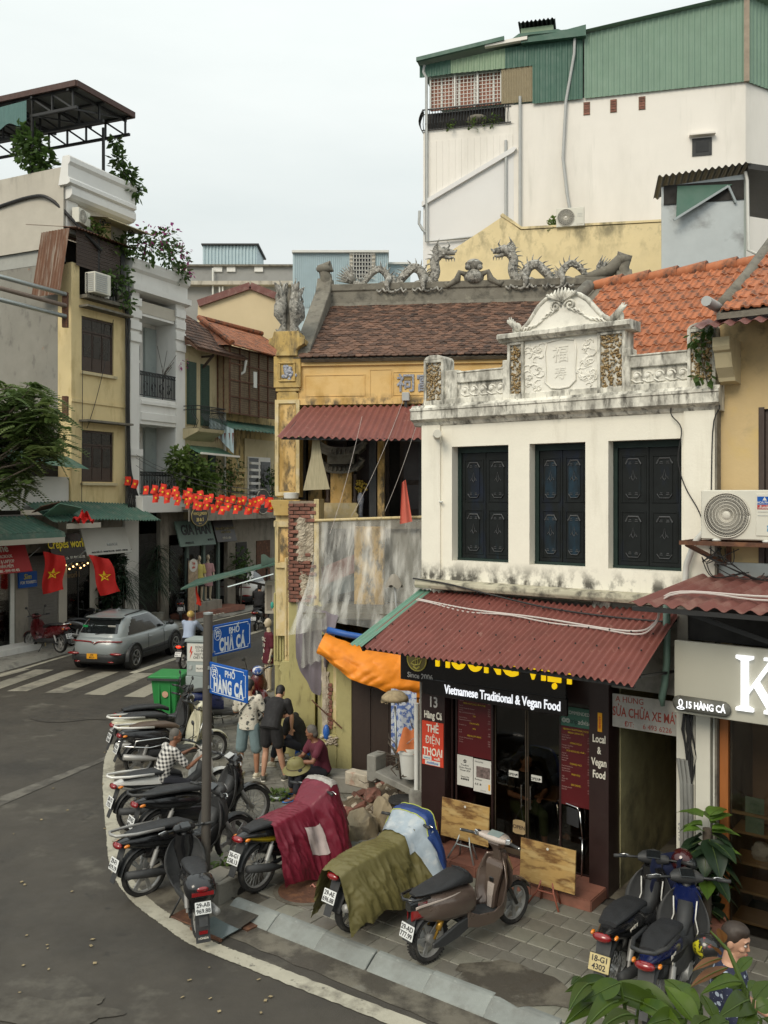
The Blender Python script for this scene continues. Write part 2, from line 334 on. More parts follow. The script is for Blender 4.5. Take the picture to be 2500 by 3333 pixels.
m_iron=mat('black_iron',(.012,.013,.014),.5,.1)
m_bluebox=mat('blue_sheet',(.42,.53,.57),.55,.07,2)
m_greywall=mat('grey_far_wall',(.28,.28,.27),.9,.08,1,[((.18,.175,.165),1,.5,.7,.5,V,None)])
m_shopgrey=mat('shopfront_dirty_plaster',(.27,.245,.205),.88,.15,2.5,[((.1,.085,.07),3,.5,.7,.7,(1.4,1.4,.5),None)],.2,30)
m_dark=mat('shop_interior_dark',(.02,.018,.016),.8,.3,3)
m_star=mat('flag_star_yellow',(.85,.62,.02),.7,.03)
m_flag=mat('flag_red',(.56,.016,.012),.75,.08)
m_flagp=mat('flag_orange_red',(.66,.035,.016),.75,.08)
m_blue=mat('street_sign_blue',(.008,.085,.36),.45,.05,3,spec=.3)
m_swhite=mat('street_sign_white',(.62,.66,.68),.4,.03)
m_bin=mat('bin_green_plastic',(.022,.215,.05),.5,.1,5,[((.02,.12,.04),4,.55,.7,.5,V,None)])
m_cab=mat('cabinet_grey_paint',(.30,.34,.335),.55,.08,3,[((.17,.18,.17),3,.58,.7,.5,V,None)])
m_pole=mat('pole_grey_brown',(.075,.066,.056),.55,.12,6)
m_tyre=mat('tyre_rubber',(.019,.018,.017),.85,.25,14,[((.10,.09,.075),6,.52,.7,.55,V,None)],.4,90)
m_rim=mat('rim_grey_alloy',(.34,.335,.32),.45,.15,8,metal=.35)
m_chrome=mat('chrome',(.62,.62,.61),.15,.05,metal=1)
m_blk=mat('bike_black_gloss',(.012,.012,.013),.22,.2,3,[((.06,.056,.05),4,.58,.74,.5,V,None)],coat=.5)
m_plastic=mat('bike_grey_plastic',(.032,.033,.034),.6,.2,5,[((.085,.08,.072),5,.54,.72,.5,V,None)])
m_seat=mat('seat_vinyl',(.022,.023,.025),.55,.15,6,bump=.25,bsc=220)
m_red=mat('bike_red',(.085,.006,.008),.28,.1,3,coat=.5)
m_bwhite=mat('bike_white',(.66,.65,.61),.3,.05,3,coat=.5)
m_cream2=mat('bike_cream',(.55,.52,.38),.3,.05,3,coat=.5)
m_bblue=mat('bike_blue',(.007,.014,.075),.28,.1,3,coat=.5)
m_tail=mat('tail_light_red',(.22,.006,.008),.15,.1,5,coat=1)
m_amber=mat('indicator_amber',(.75,.22,.01),.2,.05,coat=1)
m_lens=mat('clear_lens',(.45,.46,.46),.1,.1,coat=1)
m_plate=mat('number_plate_white',(.66,.67,.66),.4,.05,20)
m_platey=mat('number_plate_faded',(.50,.41,.20),.45,.15,20)
m_platec=mat('number_plate_orange',(.72,.33,.015),.4,.05,20)
m_ink=mat('ink_black',(.012,.012,.014),.6,.02)
m_taupe=mat('scooter_taupe_metallic',(.145,.105,.085),.3,.06,3,coat=.6,metal=.45)
m_taupel=mat('scooter_pale_champagne',(.52,.44,.39),.28,.05,3,coat=.6,metal=.25)
m_carg=mat('car_silver_green',(.27,.30,.305),.32,.02,1,coat=.6,metal=.15)
m_carw=mat('car_white',(.62,.60,.56),.3,.03,3,coat=.7)
m_carb=mat('car_black_plastic',(.02,.021,.022),.55,.1,8)
m_cgl=mat('car_dark_glass',(.012,.014,.015),.06,.2,3,coat=.5)
m_skin=mat('skin_tan',(.34,.165,.095),.55,.1,8)
m_skind=mat('skin_brown',(.215,.095,.052),.55,.12,8)
m_skinl=mat('skin_fair',(.47,.26,.17),.5,.08,8)
m_hair=mat('hair_black',(.012,.010,.009),.55,.3,40)
m_hairg=mat('hair_grey',(.10,.09,.078),.75,.35,70)
m_hairb=mat('hair_dark_brown',(.028,.017,.011),.55,.35,50)
m_leaf=mat('leaf_green',(.07,.125,.03),.5,.35,5,rnd=.1)
m_leafl=mat('leaf_light_green',(.105,.165,.035),.5,.3,5)
m_leafd=mat('leaf_dark_green',(.020,.043,.020),.42,.3,5)
m_leafb=mat('leaf_foreground_gloss',(.062,.105,.009),.42,.3,4,[((.035,.085,.02),9,.52,.65,.6,V,None),((.15,.10,.03),25,.66,.72,.6,V,None)],rnd=.35,spec=.4)
m_leafr=mat('leaf_young_bronze',(.20,.085,.028),.4,.25,5)
m_bark=mat('bark_brown',(.075,.058,.042),.9,.25,10,bump=.6)
m_flower=mat('bougainvillea_pink',(.36,.06,.22),.7,.2,6)
def leafy(*ms):
 """thin leaves let some light through: mix in a translucent lobe of the same colour"""
 for m in ms:
  t=m.node_tree;nw=t.nodes.new;b=t.nodes['Principled BSDF'];o=t.nodes['Material Output'];tl=nw('ShaderNodeBsdfTranslucent');mx=nw('ShaderNodeMixShader');mx.inputs[0].default_value=.42
  t.links.new(b.inputs['Base Color'].links[0].from_socket,tl.inputs[0]);t.links.new(b.outputs[0],mx.inputs[1]);t.links.new(tl.outputs[0],mx.inputs[2]);t.links.new(mx.outputs[0],o.inputs[0])
leafy(m_leaf,m_leafl,m_leafd,m_leafb,m_leafr,m_flower)
# ================================================================== ground
def poly_sheet(pts,z):return MB().add([(x,y,z)for x,y in pts],[tuple(range(len(pts)))])
road=MB()
road.sheet(lambda u,v:(-70+140*u,-25+170*v,-.12+.006*noise.noise((u*60,v*70,0))),60,70)
struct('road',road,m_asph,smooth=True)
inner=[WH.w(9,-3.28),WH.w(4,-3.28),(-1.127,9.511),(-1.981,10.104),(-2.461,10.6),(-2.934,11.148),(-3.357,11.826),(-3.62,12.45),(-4.05,13.7),(-4.621,15.383),(-5.08,16.95),(-5.3,18.0)]
def smooth_line(p,n):
 out=[]
 for i in range(len(p)-1):
  a,b,c,d=[Vector(p[min(max(i+k,0),len(p)-1)])for k in(-1,0,1,2)]
  for k in range(n):
   t=k/n;out.append(.5*((2*b)+(c-a)*t+(2*a-5*b+4*c-d)*t*t+(3*b-a-3*c+d)*t**3))
 out.append(Vector(p[-1]));return out
def offset(line,d):
 o=[]
 for i,p in enumerate(line):
  t=(line[min(i+1,len(line)-1)]-line[max(i-1,0)]).normalized();o.append(p+Vector((t.y,-t.x))*d)
 return o
IL=smooth_line(inner,14)
def strip(a,b,za,zb,jit=0):
 m=MB();n=len(a)
 j=lambda:random.uniform(-jit,jit)
 m.v=[(p.x+j(),p.y+j(),za)for p in a]+[(p.x+j(),p.y+j(),zb)for p in b]
 m.f=[(i,i+1,n+i+1,n+i)for i in range(n-1)];return m
struct('road_edge_line',strip(smooth_line([tuple(p)for p in IL],3),smooth_line([tuple(p)for p in offset(IL,-.2)],3),-.110,-.110,.008),m_line)
# left edge of the far street and its line, crossing stripes
for i,pts in enumerate(([(-2.6,-2.52),(-2.6,-2.67),(1.1,-1.92),(1.1,-1.77)],[(1.1,-1.77),(1.1,-1.92),(24,-.6),(24,-.4)])):
 struct('road_edge_line',poly_sheet([LS.w(*p)for p in pts],-.110),m_line)
struct('road_edge_line',poly_sheet([(-7.18,25.24),(-6.98,25.1),(-4.4,33.2),(-4.6,33.3)],-.110),m_line)
zeb=[[(-11.6,22.9),(-11.15,22.75),(-10.16,25.73),(-9.56+-.95,25.8)],[(-10.45,22.9),(-9.95,22.9),(-9.45,25.65),(-10.0,25.7)],[(-9.617,22.85),(-9.106,22.85),(-8.543,25.6),(-9.05,25.62)],
 [(-8.587,22.68),(-8.06,22.62),(-7.5,25.36),(-8.0,25.38)],[(-7.531,22.48),(-6.99,22.4),(-6.45,25.13),(-6.98,25.2)],[(-6.461,22.25),(-5.93,22.15),(-5.5,24.6),(-6.02,24.7)]]
for z in zeb:struct('crossing_stripe',poly_sheet(z,-.111),m_zebra)
m_faint=mat('road_paint_faint',(.135,.125,.105),.85,.1,6,[((.06,.054,.046),2,.48,.6,.9,V,None)])
struct('crossing_stripe',poly_sheet([G(0,2625,-.12),G(0,2595,-.12),G(350,2462,-.12),G(352,2472,-.12)],-.111),m_faint)
struct('crossing_stripe',poly_sheet([G(733,1988,-.12),G(752,2008,-.12),G(790,1990,-.12),G(775,1970,-.12)],-.111),m_zebra)
m_patch=mat('asphalt_patch_pale',(.092,.083,.067),.85,.25,7,[((.056,.049,.039),4,.40,.60,1,V,None)],.5,120);m_tar=mat('asphalt_patch_dark',(.044,.039,.033),.8,.25,6,[((.057,.050,.040),5,.42,.58,1,V,None)],.5,120)
for x_,y_,w_,h_,m_ in((110,3290,1.0,.3,m_patch),(250,2330,1.5,.7,m_tar)):
 cx,cy=G(x_,y_,-.12);struct('road_patch',MB().add([(cx+w_*(.8+.45*noise.noise((math.cos(k*math.pi/30)*1.6,math.sin(k*math.pi/30)*1.6,x_))+random.uniform(-.03,.03))*math.cos(k*math.pi/30),cy+h_*(.8+.45*noise.noise((math.cos(k*math.pi/30)*1.6,math.sin(k*math.pi/30)*1.6,x_))+random.uniform(-.03,.03))*math.sin(k*math.pi/30),-.1085)for k in range(60)],[tuple(range(60))]),m_)
lit=MB()
for k in range(46):cx,cy=G(random.uniform(0,900),random.uniform(2450,3320),-.12);lit.ob((cx,cy,-.104),(random.uniform(.02,.05),random.uniform(.015,.035),.003),rotm(random.uniform(-9,9),random.uniform(-9,9),random.uniform(0,180)))
tag(lit.build('litter',mat('dry_leaf_litter',(.28,.22,.12),.8,.5,9),None),'dry leaves and paper scraps scattered on the asphalt',kind='stuff')
# pavement at the corner: ramp, kerb, base and slabs
IC=[p for p in IL if(p.y>10.0 and p.x<-1.6)]
RO=offset(IC,.95)
struct('kerb_ramp',strip(IC,RO,-.112,-.004),m_gutter)
base=[WH.w(9,-2.7),WH.w(-1.05,-2.7)]+[(p.x,p.y)for p in RO]+[(-4.6,21),(-4.6,26),(-4.2,32),(-2.5,44),(6,44),(14,12)]
struct('pavement',poly_sheet(base,-.02),m_joint)
pav=bpy.data.objects['pavement']
def inside(x,y,poly):
 c=False
 for i in range(len(poly)):
  (x1,y1),(x2,y2)=poly[i-1],poly[i]
  if(y1>y)!=(y2>y)and x<(x2-x1)*(y-y1)/(y2-y1)+x1:c=not c
 return c
ts=MB().add([(-.136-.0,-.136,-.03),(.136,-.136,-.03),(.136+.0,.136,-.03),(-.136,.136,-.03),(-.136,-.136,0),(.136,-.136,0),(.136,.136,0),(-.136,.136,0)],
 [(4,5,6,7),(0,1,5,4),(1,2,6,5),(2,3,7,6),(3,0,4,7)]).mesh('paving_slab',m_tile,bev=.006)
cands=[]
for i in range(-6,34): # Hang Ca side: grid along the house fronts
 for j in range(0,12):
  d=-2.56+.277*j;a=-1.2+.276*i+.24*(d+2.2)
  if d>-.25 and a>.05:continue
  if a<.0 and d>-.6:continue
  cands.append((*WH.w(a,d),-36.4,0))
CF=Fr(-2.,14.,15) # Cha Ca side
for i in range(-9,12):
 for j in range(-16,34):
  a=.322*i+(.0 if j%2 else .12);d=.25*j
  x,y=CF.w(a,d);aw,dw=(x-WH.o[0])*WH.u[0]+(y-WH.o[1])*WH.u[1],(x-WH.o[0])*WH.n[0]+(y-WH.o[1])*WH.n[1]
  if aw>-1.25 and dw<.55 or dw<-2.5:continue
  if y>15.2 and x>-1.0 or y>16.8 and x>-1.45:continue
  cands.append((x,y,15,1))
cands=[c for c in cands if inside(c[0],c[1],base)and abs(c[0]/c[1]*F)<1330 and F*H/c[1]<1790]
cands.sort(key=lambda c:c[0]**2+c[1]**2)
rest=MB()
tile_o=None
for k,(x,y,rz,kind)in enumerate(cands):
 z=random.uniform(-.004,.004);sc=(1,1,1)if not kind else(1.16,.9,1)
 rot=(R(random.uniform(-.5,.5)),R(random.uniform(-.5,.5)),R(rz+random.uniform(-.4,.4)))
 if k<290:
  o=bpy.data.objects.new('paving_slab',ts);C.objects.link(o);o.parent=pav;o.location=(x,y,z);o.rotation_euler=rot;o.scale=sc
 else:
  rest.ob((x,y,z-.015),(.272*sc[0],.272*sc[1],.03),Euler(rot).to_matrix())
if rest.v:tag(rest.build('paving',m_tile,pav),kind='stuff')
# broken patch of bare mortar near the kerb
pm=MB();cx,cy=G(1690,3205)
pm.add([(cx+random.uniform(.8,1.15)*(.62*math.cos(t)*.8+.30*math.sin(t)),cy+random.uniform(.8,1.15)*(-.5*math.cos(t)*.8+.22*math.sin(t)),.0065)for t in[k*2*math.pi/22 for k in range(22)]],[tuple(range(22))])
struct('mortar_patch',pm,m_gutter)
kerb=thing('kerb',None,None,kind='structure')
x,y=WH.w(0,0);kerb.location=(x,y,0);kerb.rotation_euler=(0,0,WH.phi)
km=MB().prism([(-2.93,-.14),(-2.70,-.14),(-2.66,-.04),(-2.66,.004),(-2.71,.006),(-2.75,-.004),(-2.91,-.10)],0,.712,'x').mesh('kerb_stone',m_stone,bev=.008)
for i in range(14):
 o=bpy.data.objects.new('kerb_stone',km);C.objects.link(o);o.parent=kerb;o.location=(-.92+.72*i,random.uniform(-.008,.008),random.uniform(-.006,.006));o.rotation_euler=(0,0,R(random.uniform(-.5,.5)))
gu=MB();gu.v=[(*WH.w(a,d+random.uniform(-.02,.02)*(d<-3)),-.113)for a in[-.95+.25*i for i in range(42)]for d in(-2.9,-3.26)]
gu.f=[(2*i,2*i+2,2*i+3,2*i+1)for i in range(41)]
struct('gutter',gu,m_gutter)
# left pavement of the far street
struct('pavement',MB().add([(*LS.w(*p),z)for p,z in[((-3,-2.35),-.115),((1.1,-1.6),-.115),((24,-.2),-.115),((-3,-2.2),.0),((1.1,-1.45),.0),((24,-.05),.0),((24,3),.0),((-3,3),.0)]],
 [(0,1,4,3),(1,2,5,4),(3,4,5,6,7)]),m_concrete)
# ================================================================== the white shophouse (number 13)
h=WH.root('shophouse','white two storey shophouse with dark shutters and ornate parapet above a vegan restaurant','house')
def fb(name,m,a0,a1,z0,z1,d0,d1,par=None,bev=0):return box(name,m,par or h,a0,a1,d0,d1,z0,z1,bev)
wins=[(.475,1.345),(1.65,2.418),(2.715,3.605)]
w=MB();w.box(0,4,0,.25,3.6,4.0);w.box(0,4,0,.25,5.553,6.1)
xs=[0,.475,1.345,1.65,2.418,2.715,3.605,4]
for i in(0,2,4,6):w.box(xs[i],xs[i+1],0,.25,4.0,5.553)
w.box(-.004,.30,-.03,0,3.715,5.86)
w.box(3.64,4.0,-.03,0,3.9,5.86)
w.box(.0,.22,.25,6,0,6.1);w.box(3.78,4.,.25,6,2.6,6.1);w.box(2.5,2.73,.0,4,0,3.6)
w.box(0,4,5.8,6,0,6.1)
w.build('wall',m_white,h)
for a0,a1 in wins: # each window: frame, two leaves, four panels each with trim
 wn=MB();d=.155
 wn.box(a0-.01,a0+.055,d,d+.08,4.0,5.56);wn.box(a1-.055,a1+.01,d,d+.08,4.0,5.56);wn.box(a0+.055,a1-.055,d,d+.08,5.47,5.56);wn.box(a0-.0,a1,d-.01,d+.08,3.995,4.035)
 wf=wn.build('shutter_window',m_shutframe,h)
 wd_=(a1-a0-.12)/2
 for k in range(2):
  x0=a0+.06+k*wd_;lf=MB();x1=x0+wd_-.006
  bl=(a0>1.5 and a0<2)
  lf.box(x0,x1,d+.022,d+.055,4.035,5.468)
  for z0,z1 in((4.09,4.70),(4.80,5.38)):
   lf.box(x0+.03,x0+.05,d+.012,d+.022,z0,z1);lf.box(x1-.05,x1-.03,d+.012,d+.022,z0,z1);lf.box(x0+.05,x1-.05,d+.012,d+.022,z1-.02,z1);lf.box(x0+.05,x1-.05,d+.012,d+.022,z0,z0+.02)
  lo=lf.build('shutter_leaf',m_shut,h,bev=.003)
  xm=(x0+x1)/2;q=wd_*.24
  for z0,z1 in((4.14,4.63),(4.86,5.33)):
   oct_=[(xm-q,z0+.04),(xm-q+.035,z0),(xm+q-.035,z0),(xm+q,z0+.04),(xm+q,z1-.04),(xm+q-.035,z1),(xm-q+.035,z1),(xm-q,z1-.04)]
   MB().prism(oct_,d+.012,d+.022).build('shutter_panel',m_shutblue if bl or random.random()<.25 else m_shut,lo)
   tr=MB()
   T_=lambda pts,r=.007:tr.tube([(px,d+.008,pz)for px,pz in pts],r,5)
   T_([(xm-q-.004,z1-.06),(xm-q+.01,z1-.035),(xm-q+.03,z1+.004),(xm+q-.03,z1+.004),(xm+q-.01,z1-.035),(xm+q+.004,z1-.06)],.0095)
   T_([(xm-q,z0+.05),(xm-q+.035,z0),(xm+q-.035,z0),(xm+q,z0+.05)],.005)
   zm=z1-.22
   T_([(xm-.02,zm),(xm,zm+.09),(xm+.02,zm)],.004);T_([(xm-.045,zm-.02),(xm-.03,zm+.01),(xm-.012,zm-.02),(xm,zm-.04),(xm+.012,zm-.02),(xm+.03,zm+.01),(xm+.045,zm-.02)],.005)
   for sx in(-1,1):
    for zz in(z1-.055,z0+.04):
     T_([(xm+sx*.02,zz),(xm+sx*.06,zz)],.0045);T_([(xm+sx*.025,zz+.02),(xm+sx*.055,zz+.02)],.0045)
   tr.build('shutter_trim',m_trimgrey,lo)
# ledge, cornice, parapet
lg=MB();lg.prism([(0,3.735),(-.15,3.715),(-.165,3.66),(-.14,3.61),(0,3.60)],-.04,3.75,'x');lg.build('ledge',m_ledge,h,bev=.008)
cn=MB().prism([(0,5.85),(-.02,5.86),(-.05,5.90),(-.12,5.935),(-.125,5.94),(-.125,6.05),(-.14,6.06),(-.14,6.09),(-.10,6.10),(-.08,6.135),(.1,6.14),(.25,6.1),(.25,5.85)],-.13,4.06,'x')
cn.build('cornice',m_corn,h)
pp=MB();pp.box(.3,3.75,-.02,.2,6.135,6.215);pp.box(.40,1.30,.02,.18,6.2,6.42);pp.box(2.9,3.72,.02,.18,6.2,6.42)
pp.box(.56,1.30,-.02,.2,6.415,6.545);pp.box(2.95,3.7,-.02,.2,6.415,6.545);pp.box(.56,1.3,-.03,.2,6.545,6.57);pp.box(2.95,3.7,-.03,.2,6.545,6.57)
pp.box(.36,.56,.0,.22,6.135,6.6);pp.box(1.27,1.37,-.03,.2,6.135,6.66);pp.box(2.9,3.0,-.03,.2,6.135,6.66)
pp.build('parapet_balustrade',m_corn,h,bev=.008)
def post(a0,a1,z1,name='parapet_post'):
 p=MB();p.box(a0,a0+.04,-.04,.25,6.135,z1);p.box(a1-.04,a1,-.04,.25,6.135,z1);p.box(a0+.04,a1-.04,.0,.25,6.135,z1)
 p.box(a0+.04,a1-.04,-.04,.0,6.135,6.2);p.box(a0+.04,a1-.04,-.04,0,z1-.04,z1)
 am=(a0+a1)/2
 if z1<6.85:p.prism([(a0-.0,z1),(a0+.03,z1+.04),(a0+.10,z1+.065),(a1-.10,z1+.065),(a1-.03,z1+.04),(a1,z1)],-.04,.25)
 o=p.build(name,m_corn,h,bev=.006)
 pb=MB()
 for i in range(int((a1-a0-.08)/.03*(z1-6.24)/.03*1.25)):
  pb.ball((random.uniform(a0+.045,a1-.045),random.uniform(-.02,.0),random.uniform(6.205,z1-.045)),(random.uniform(.011,.024),.016,random.uniform(.009,.018)),5,4,rotm(0,random.uniform(0,180),0))
 tag(pb.build('pebbles',m_pebble,o,smooth=True),kind='stuff')
post(.034,.36,6.76);post(3.68,4.0,6.8);post(1.345,1.585,6.882);post(2.585,2.94,6.882)
cp=MB();cp.box(1.585,2.585,.0,.22,6.135,6.89);cp.build('parapet_panel',m_relief,h)
MB().prism([(.24,6.88),(-.06,6.88),(-.08,6.90),(-.13,6.925),(-.13,6.975),(-.10,6.99),(.24,7.0)],1.24,3.03,'x').build('parapet_cap',m_corn,h)
def og(t):return[(1.42,6.99),(1.52,7.02),(1.62,7.10),(1.70,7.20),(1.78,7.31),(1.88,7.385),(2.0,7.42),(2.1,7.44),(2.22,7.42),(2.33,7.385),(2.44,7.31),(2.53,7.2),(2.62,7.10),(2.72,7.03),(2.86,6.99)]
pts=og(0)
MB().prism(pts,.0,.16).build('pediment',m_relief,h)
bd=MB();bd.tube([(a,.03,z)for a,z in pts],[(.05,.035)]*len(pts),8);bd.build('pediment_border',m_corn,h,smooth=True)
sh=MB() # shell, volutes, leaf ends, relief
for k in range(-4,5):sh.tube([(2.12,-.03,7.32),(2.12+.05*k,-.05,7.42),(2.12+.045*k,-.03,7.50-.006*k*k)],[.012,.024,.008],6)
def spiral(c,r0,turns,sgn,d,n=22,r=.014,par=None):
 return[(c[0]+sgn*r0*(1-.8*i/n)*math.cos(turns*2*math.pi*i/n),d,c[1]+r0*(1-.8*i/n)*math.sin(turns*2*math.pi*i/n))for i in range(n+1)]
for sg,cx in((1,2.02),(-1,2.22)):sh.tube(spiral((cx,7.27),.075,1.4,sg,-.02),.015,6)
sh.build('pediment_shell',m_corn,h,smooth=True)
for sg,cx in((1,1.46),(-1,2.84)):
 sh=MB()
 for k in range(6):sh.tube([(cx+sg*.06,-.02,6.99),(cx+sg*(.06-.03*k),-.05,7.05+.02*k),(cx+sg*(.02-.028*k),-.02,7.12+.03*(k if k<4 else 7-k))],[.02,.024,.006],6)
 sh.ball((cx,.02,7.05),(.07,.05,.09),8,6);sh.build('pediment_leaf',m_corn,h,smooth=True)
rl=MB()
for sg in(1,-1):
 for k in range(9):
  t=k/8;x=2.12+sg*(.12+.40*t);z=7.22-.20*t
  rl.tube([(x-sg*.07,-.004,z+.02),(x,-.02,z+.03*math.sin(k)),(x+sg*.06,-.004,z-.06)],[.006,.015,.004],5)
 for k in range(26):
  x=2.085+sg*random.uniform(.26,.48);z=random.uniform(6.25,6.84);r=random.uniform(.03,.07);a=random.uniform(0,6.28)
  rl.tube([(x+r*math.cos(a+q*.9),-.003,z+r*math.sin(a+q*.9)*(1-.1*q))for q in range(6)],[.004,.010,.012,.010,.007,.003],5)
 rl.tube([(2.085+sg*.19,-.0,6.83),(2.085+sg*.215,-.012,6.7),(2.085+sg*.20,-.012,6.5),(2.085+sg*.21,-.012,6.33),(2.085+sg*.12,-.012,6.25),(2.085,-.012,6.235)],.011,6)
 rl.tube([(2.085,0,6.855),(2.085+sg*.1,-.012,6.85),(2.085+sg*.19,0,6.83)],.011,6)
rl.build('panel_relief',m_relief,h,smooth=True)
for a0 in(.64,3.03):
 for k in range(5):
  c=(a0+.03+.137*k,6.305);rs=MB();rs.ball((c[0],.02,c[1]+.015),(.03,.022,.03),8,6);rs.tube(spiral((c[0],c[1]+.01),.062,.8,1,.018,14),.010,6);rs.tube([(c[0]-.06,.02,c[1]-.03),(c[0],.01,c[1]-.065),(c[0]+.08,.02,c[1]-.06)],.011,6)
  rs.build('rosette',m_relief,h,smooth=True)
text('福',.23,m_relief,h,(2.085,-.002,6.66),ext=.006,bold=.002,name='character_relief')
text('寿',.17,m_relief,h,(2.085,-.002,6.42),ext=.005,bold=.002,name='character_relief')
# side pipe stub, wire clip, flag scrap
dp=MB();dp.lathe([(.052,-.33),(.055,-.33),(.055,0),(.046,0),(.046,-.32),(.0,-.30)],16,(.24,-.02,5.72),'y',rotm(0,0,35));dp.build('rain_spout',m_ac,h,smooth=40)
tube('wall_hook',m_pvcw,h,[(.31,0,4.80),(.31,-.05,4.80),(.36,-.06,4.80)],.014)
# orange interlocking tile roof behind the parapet
rf=MB();rf.add([(1.0,.3,6.22),(4.3,.3,6.22),(4.3,3.05,8.20),(1.28,3.05,8.20),(1.0,5.9,6.1),(4.3,5.9,6.1),(1.0,.3,6.1),(4.3,.3,6.1)],[(0,1,2,3),(3,2,5,4),(0,6,7,1),(0,3,4,6)])
roof=rf.build('tile_roof',m_cement,h)
def tile_prof(wd=.205,ln=.37):
 pr=[(0,.0),(.015,.028),(.04,.034),(.06,.012),(.09,.008),(.11,.026),(.125,.026),(.145,.008),(.175,.008),(.2,.002),(.205,.0)]
 t=MB();t.loft([[(x,0,z+.016)for x,z in pr]+[(x,0,z-.004)for x,z in reversed(pr)],[(x,ln,z)for x,z in pr]+[(x,ln,z-.012)for x,z in reversed(pr)]]);return t
tm=tile_prof().mesh('roof_tile',m_otile,smooth=30)
sl_=math.atan2(8.20-6.22,2.75);L_=math.hypot(2.75,1.98)
for j in range(10):
 v=j*.338
 for i in range(16):
  a=1.02+.203*i+.28*min(1,v/L_)*.0
  if a<1.0+.28*v/L_:continue
  if a>4.12:continue
  o=bpy.data.objects.new('roof_tile',tm);C.objects.link(o);o.parent=roof
  o.location=(a,.3+v*math.cos(sl_),6.235+v*math.sin(sl_)+random.uniform(0,.006));o.rotation_euler=(sl_+R(random.uniform(-.6,.6)),R(random.uniform(-1,1)),R(random.uniform(-.8,.8)))
rt=MB().tube([(0,0,.0),(.46,0,.03)],[(.11,.10),(.125,.115)],10).mesh('ridge_tile',m_otile,smooth=50)
for i in range(7):
 o=bpy.data.objects.new('ridge_tile',rt);C.objects.link(o);o.parent=roof;o.location=(1.25+.43*i,3.05,8.20);o.rotation_euler=(0,R(random.uniform(-1,1)),0)
vg=MB();vg.tube([(.86,.25,6.30),(1.0,1.2,6.98),(1.2,2.9,8.2)],.10,8);vg.build('verge',m_cement,roof,smooth=True)
# ------------------------------------------------------------------ maroon awning with green flank
def corr(a0,a1,n,top,bot,amp=.018,th=.004,nv=10,bow=0,fn=None):
 (d0,z0),(d1,z1)=top,bot;cyc=n
 def f(u,v):
  wv=amp*math.sin(u*cyc*2*math.pi);a=a0+(a1-a0)*u
  d,z=d0+(d1-d0)*v,z0+(z1-z0)*v-bow*math.sin(math.pi*v)*.5
  if fn:a,d,z=fn(u,v,a,d,z)
  return(a,d,z+wv)
 return MB().sheet(f,cyc*8,nv,th)
aw=WH.root('awning','wide maroon corrugated metal awning with green edge over the restaurant front','awning')
corr(.06,3.62,44,(-.03,3.545),(-1.55,2.99),fn=lambda u,v,a,d,z:(a,d+.02*math.sin(u*9),z+.02*math.sin(u*7+v*3)-.03*u*v)).build('metal_sheet',m_maroon,aw,smooth=60)
corr(-.04,.17,3,(-.02,3.575),(-1.60,3.015),amp=.010).build('green_flank',m_greentrim,aw,smooth=60)
fr_=MB();fr_.bar((0.05,-1.45,2.97),(3.6,-1.45,2.93),.04);fr_.bar((.05,-.1,3.48),(3.6,-.1,3.46),.04)
for a in(.1,1.3,2.5,3.55):fr_.bar((a,-.05,3.47),(a,-1.5,2.95),.035);fr_.bar((a,0,2.85),(a,-1.2,2.98),.03)
fr_.build('support_frame',m_darkmet,aw)
rv=MB()
for k in range(4):
 v=.16+.24*k
 for i in range(14):rv.ball((.2+3.3*i/13,-.03-1.52*v,3.57-.555*v+.012),.012,6,4)
tag(rv.build('rivets',m_darkmet,aw),kind='stuff')
# ------------------------------------------------------------------ restaurant front
def pl(name,m,a0,a1,z0,z1,d0,d1,par=None,**k):return box(name,m,par or h,a0,a1,d0,d1,z0,z1,**k)
p1=pl('shopfront_pillar',m_dkbrown,.0,.385,.0,2.95,-.04,.3)
p2=pl('shopfront_pillar',m_dkbrown,2.485,2.735,.0,3.0,-.04,.3)
pl('concrete_edge',m_concrete,-.035,-.001,0,2.3,-.03,.3)
pl('shopfront_lintel',m_dkbrown,.385,2.485,2.3,3.55,.0,.3)
ff=MB()
for a in(.40,.47,1.03,2.02,2.46):ff.box(a,a+.025,.1,.14,.13,2.35)
ff.box(.4,2.47,.1,.14,.12,.15)
ff.build('shopfront_frame',m_dkbrown,h)
gm=glass('shop_glass',(.82,.8,.76),.8)
for a0,a1 in((.495,1.03),(2.045,2.46)):pl('window_pane',gm,a0,a1,.15,2.3,.115,.121)
for a0,a1,hx,arrow in((1.06,1.525,1.47,'◀'),(1.545,2.015,1.60,'▶')):
 dr=pl('glass_door',gm,a0,a1,.145,2.3,.155,.163)
 ed=MB();ed.box(a0,a0+.012,.15,.168,.145,2.3);ed.box(a1-.012,a1,.15,.168,.145,2.3);ed.box(a0+.012,a1-.012,.15,.168,.145,.22);ed.build('door_rail',mat('door_bronze',(.11,.085,.06),.4,.1,metal=.4),dr)
 tube('door_handle',m_chrome,dr,[(hx,.12,.80),(hx,.12,1.10)],.012);tube('door_handle',m_chrome,dr,[(hx,.12,.80),(hx,.16,.82)],.008)
 st=pl('open_sticker',m_paper,hx-.20 if arrow=='◀' else hx-.0,hx-.06 if arrow=='◀' else hx+.15,1.17,1.25,.148,.152,dr)
 text('OPEN',.05,m_ink,dr,((hx-.155 if arrow=='◀' else hx+.055),.146,1.20),ext=.001,bold=.001);text(arrow,.04,m_ink,dr,((hx-.085 if arrow=='◀' else hx+.125),.146,1.205),ext=.001)
sg=WH.root('restaurant_sign','black restaurant fascia sign with yellow letters and round emblem under the maroon awning','sign')
SD=-.32
MB().box(-.16,2.30,SD,SD+.06,2.36,2.98).build('sign_panel',m_sign,sg,bev=.004)
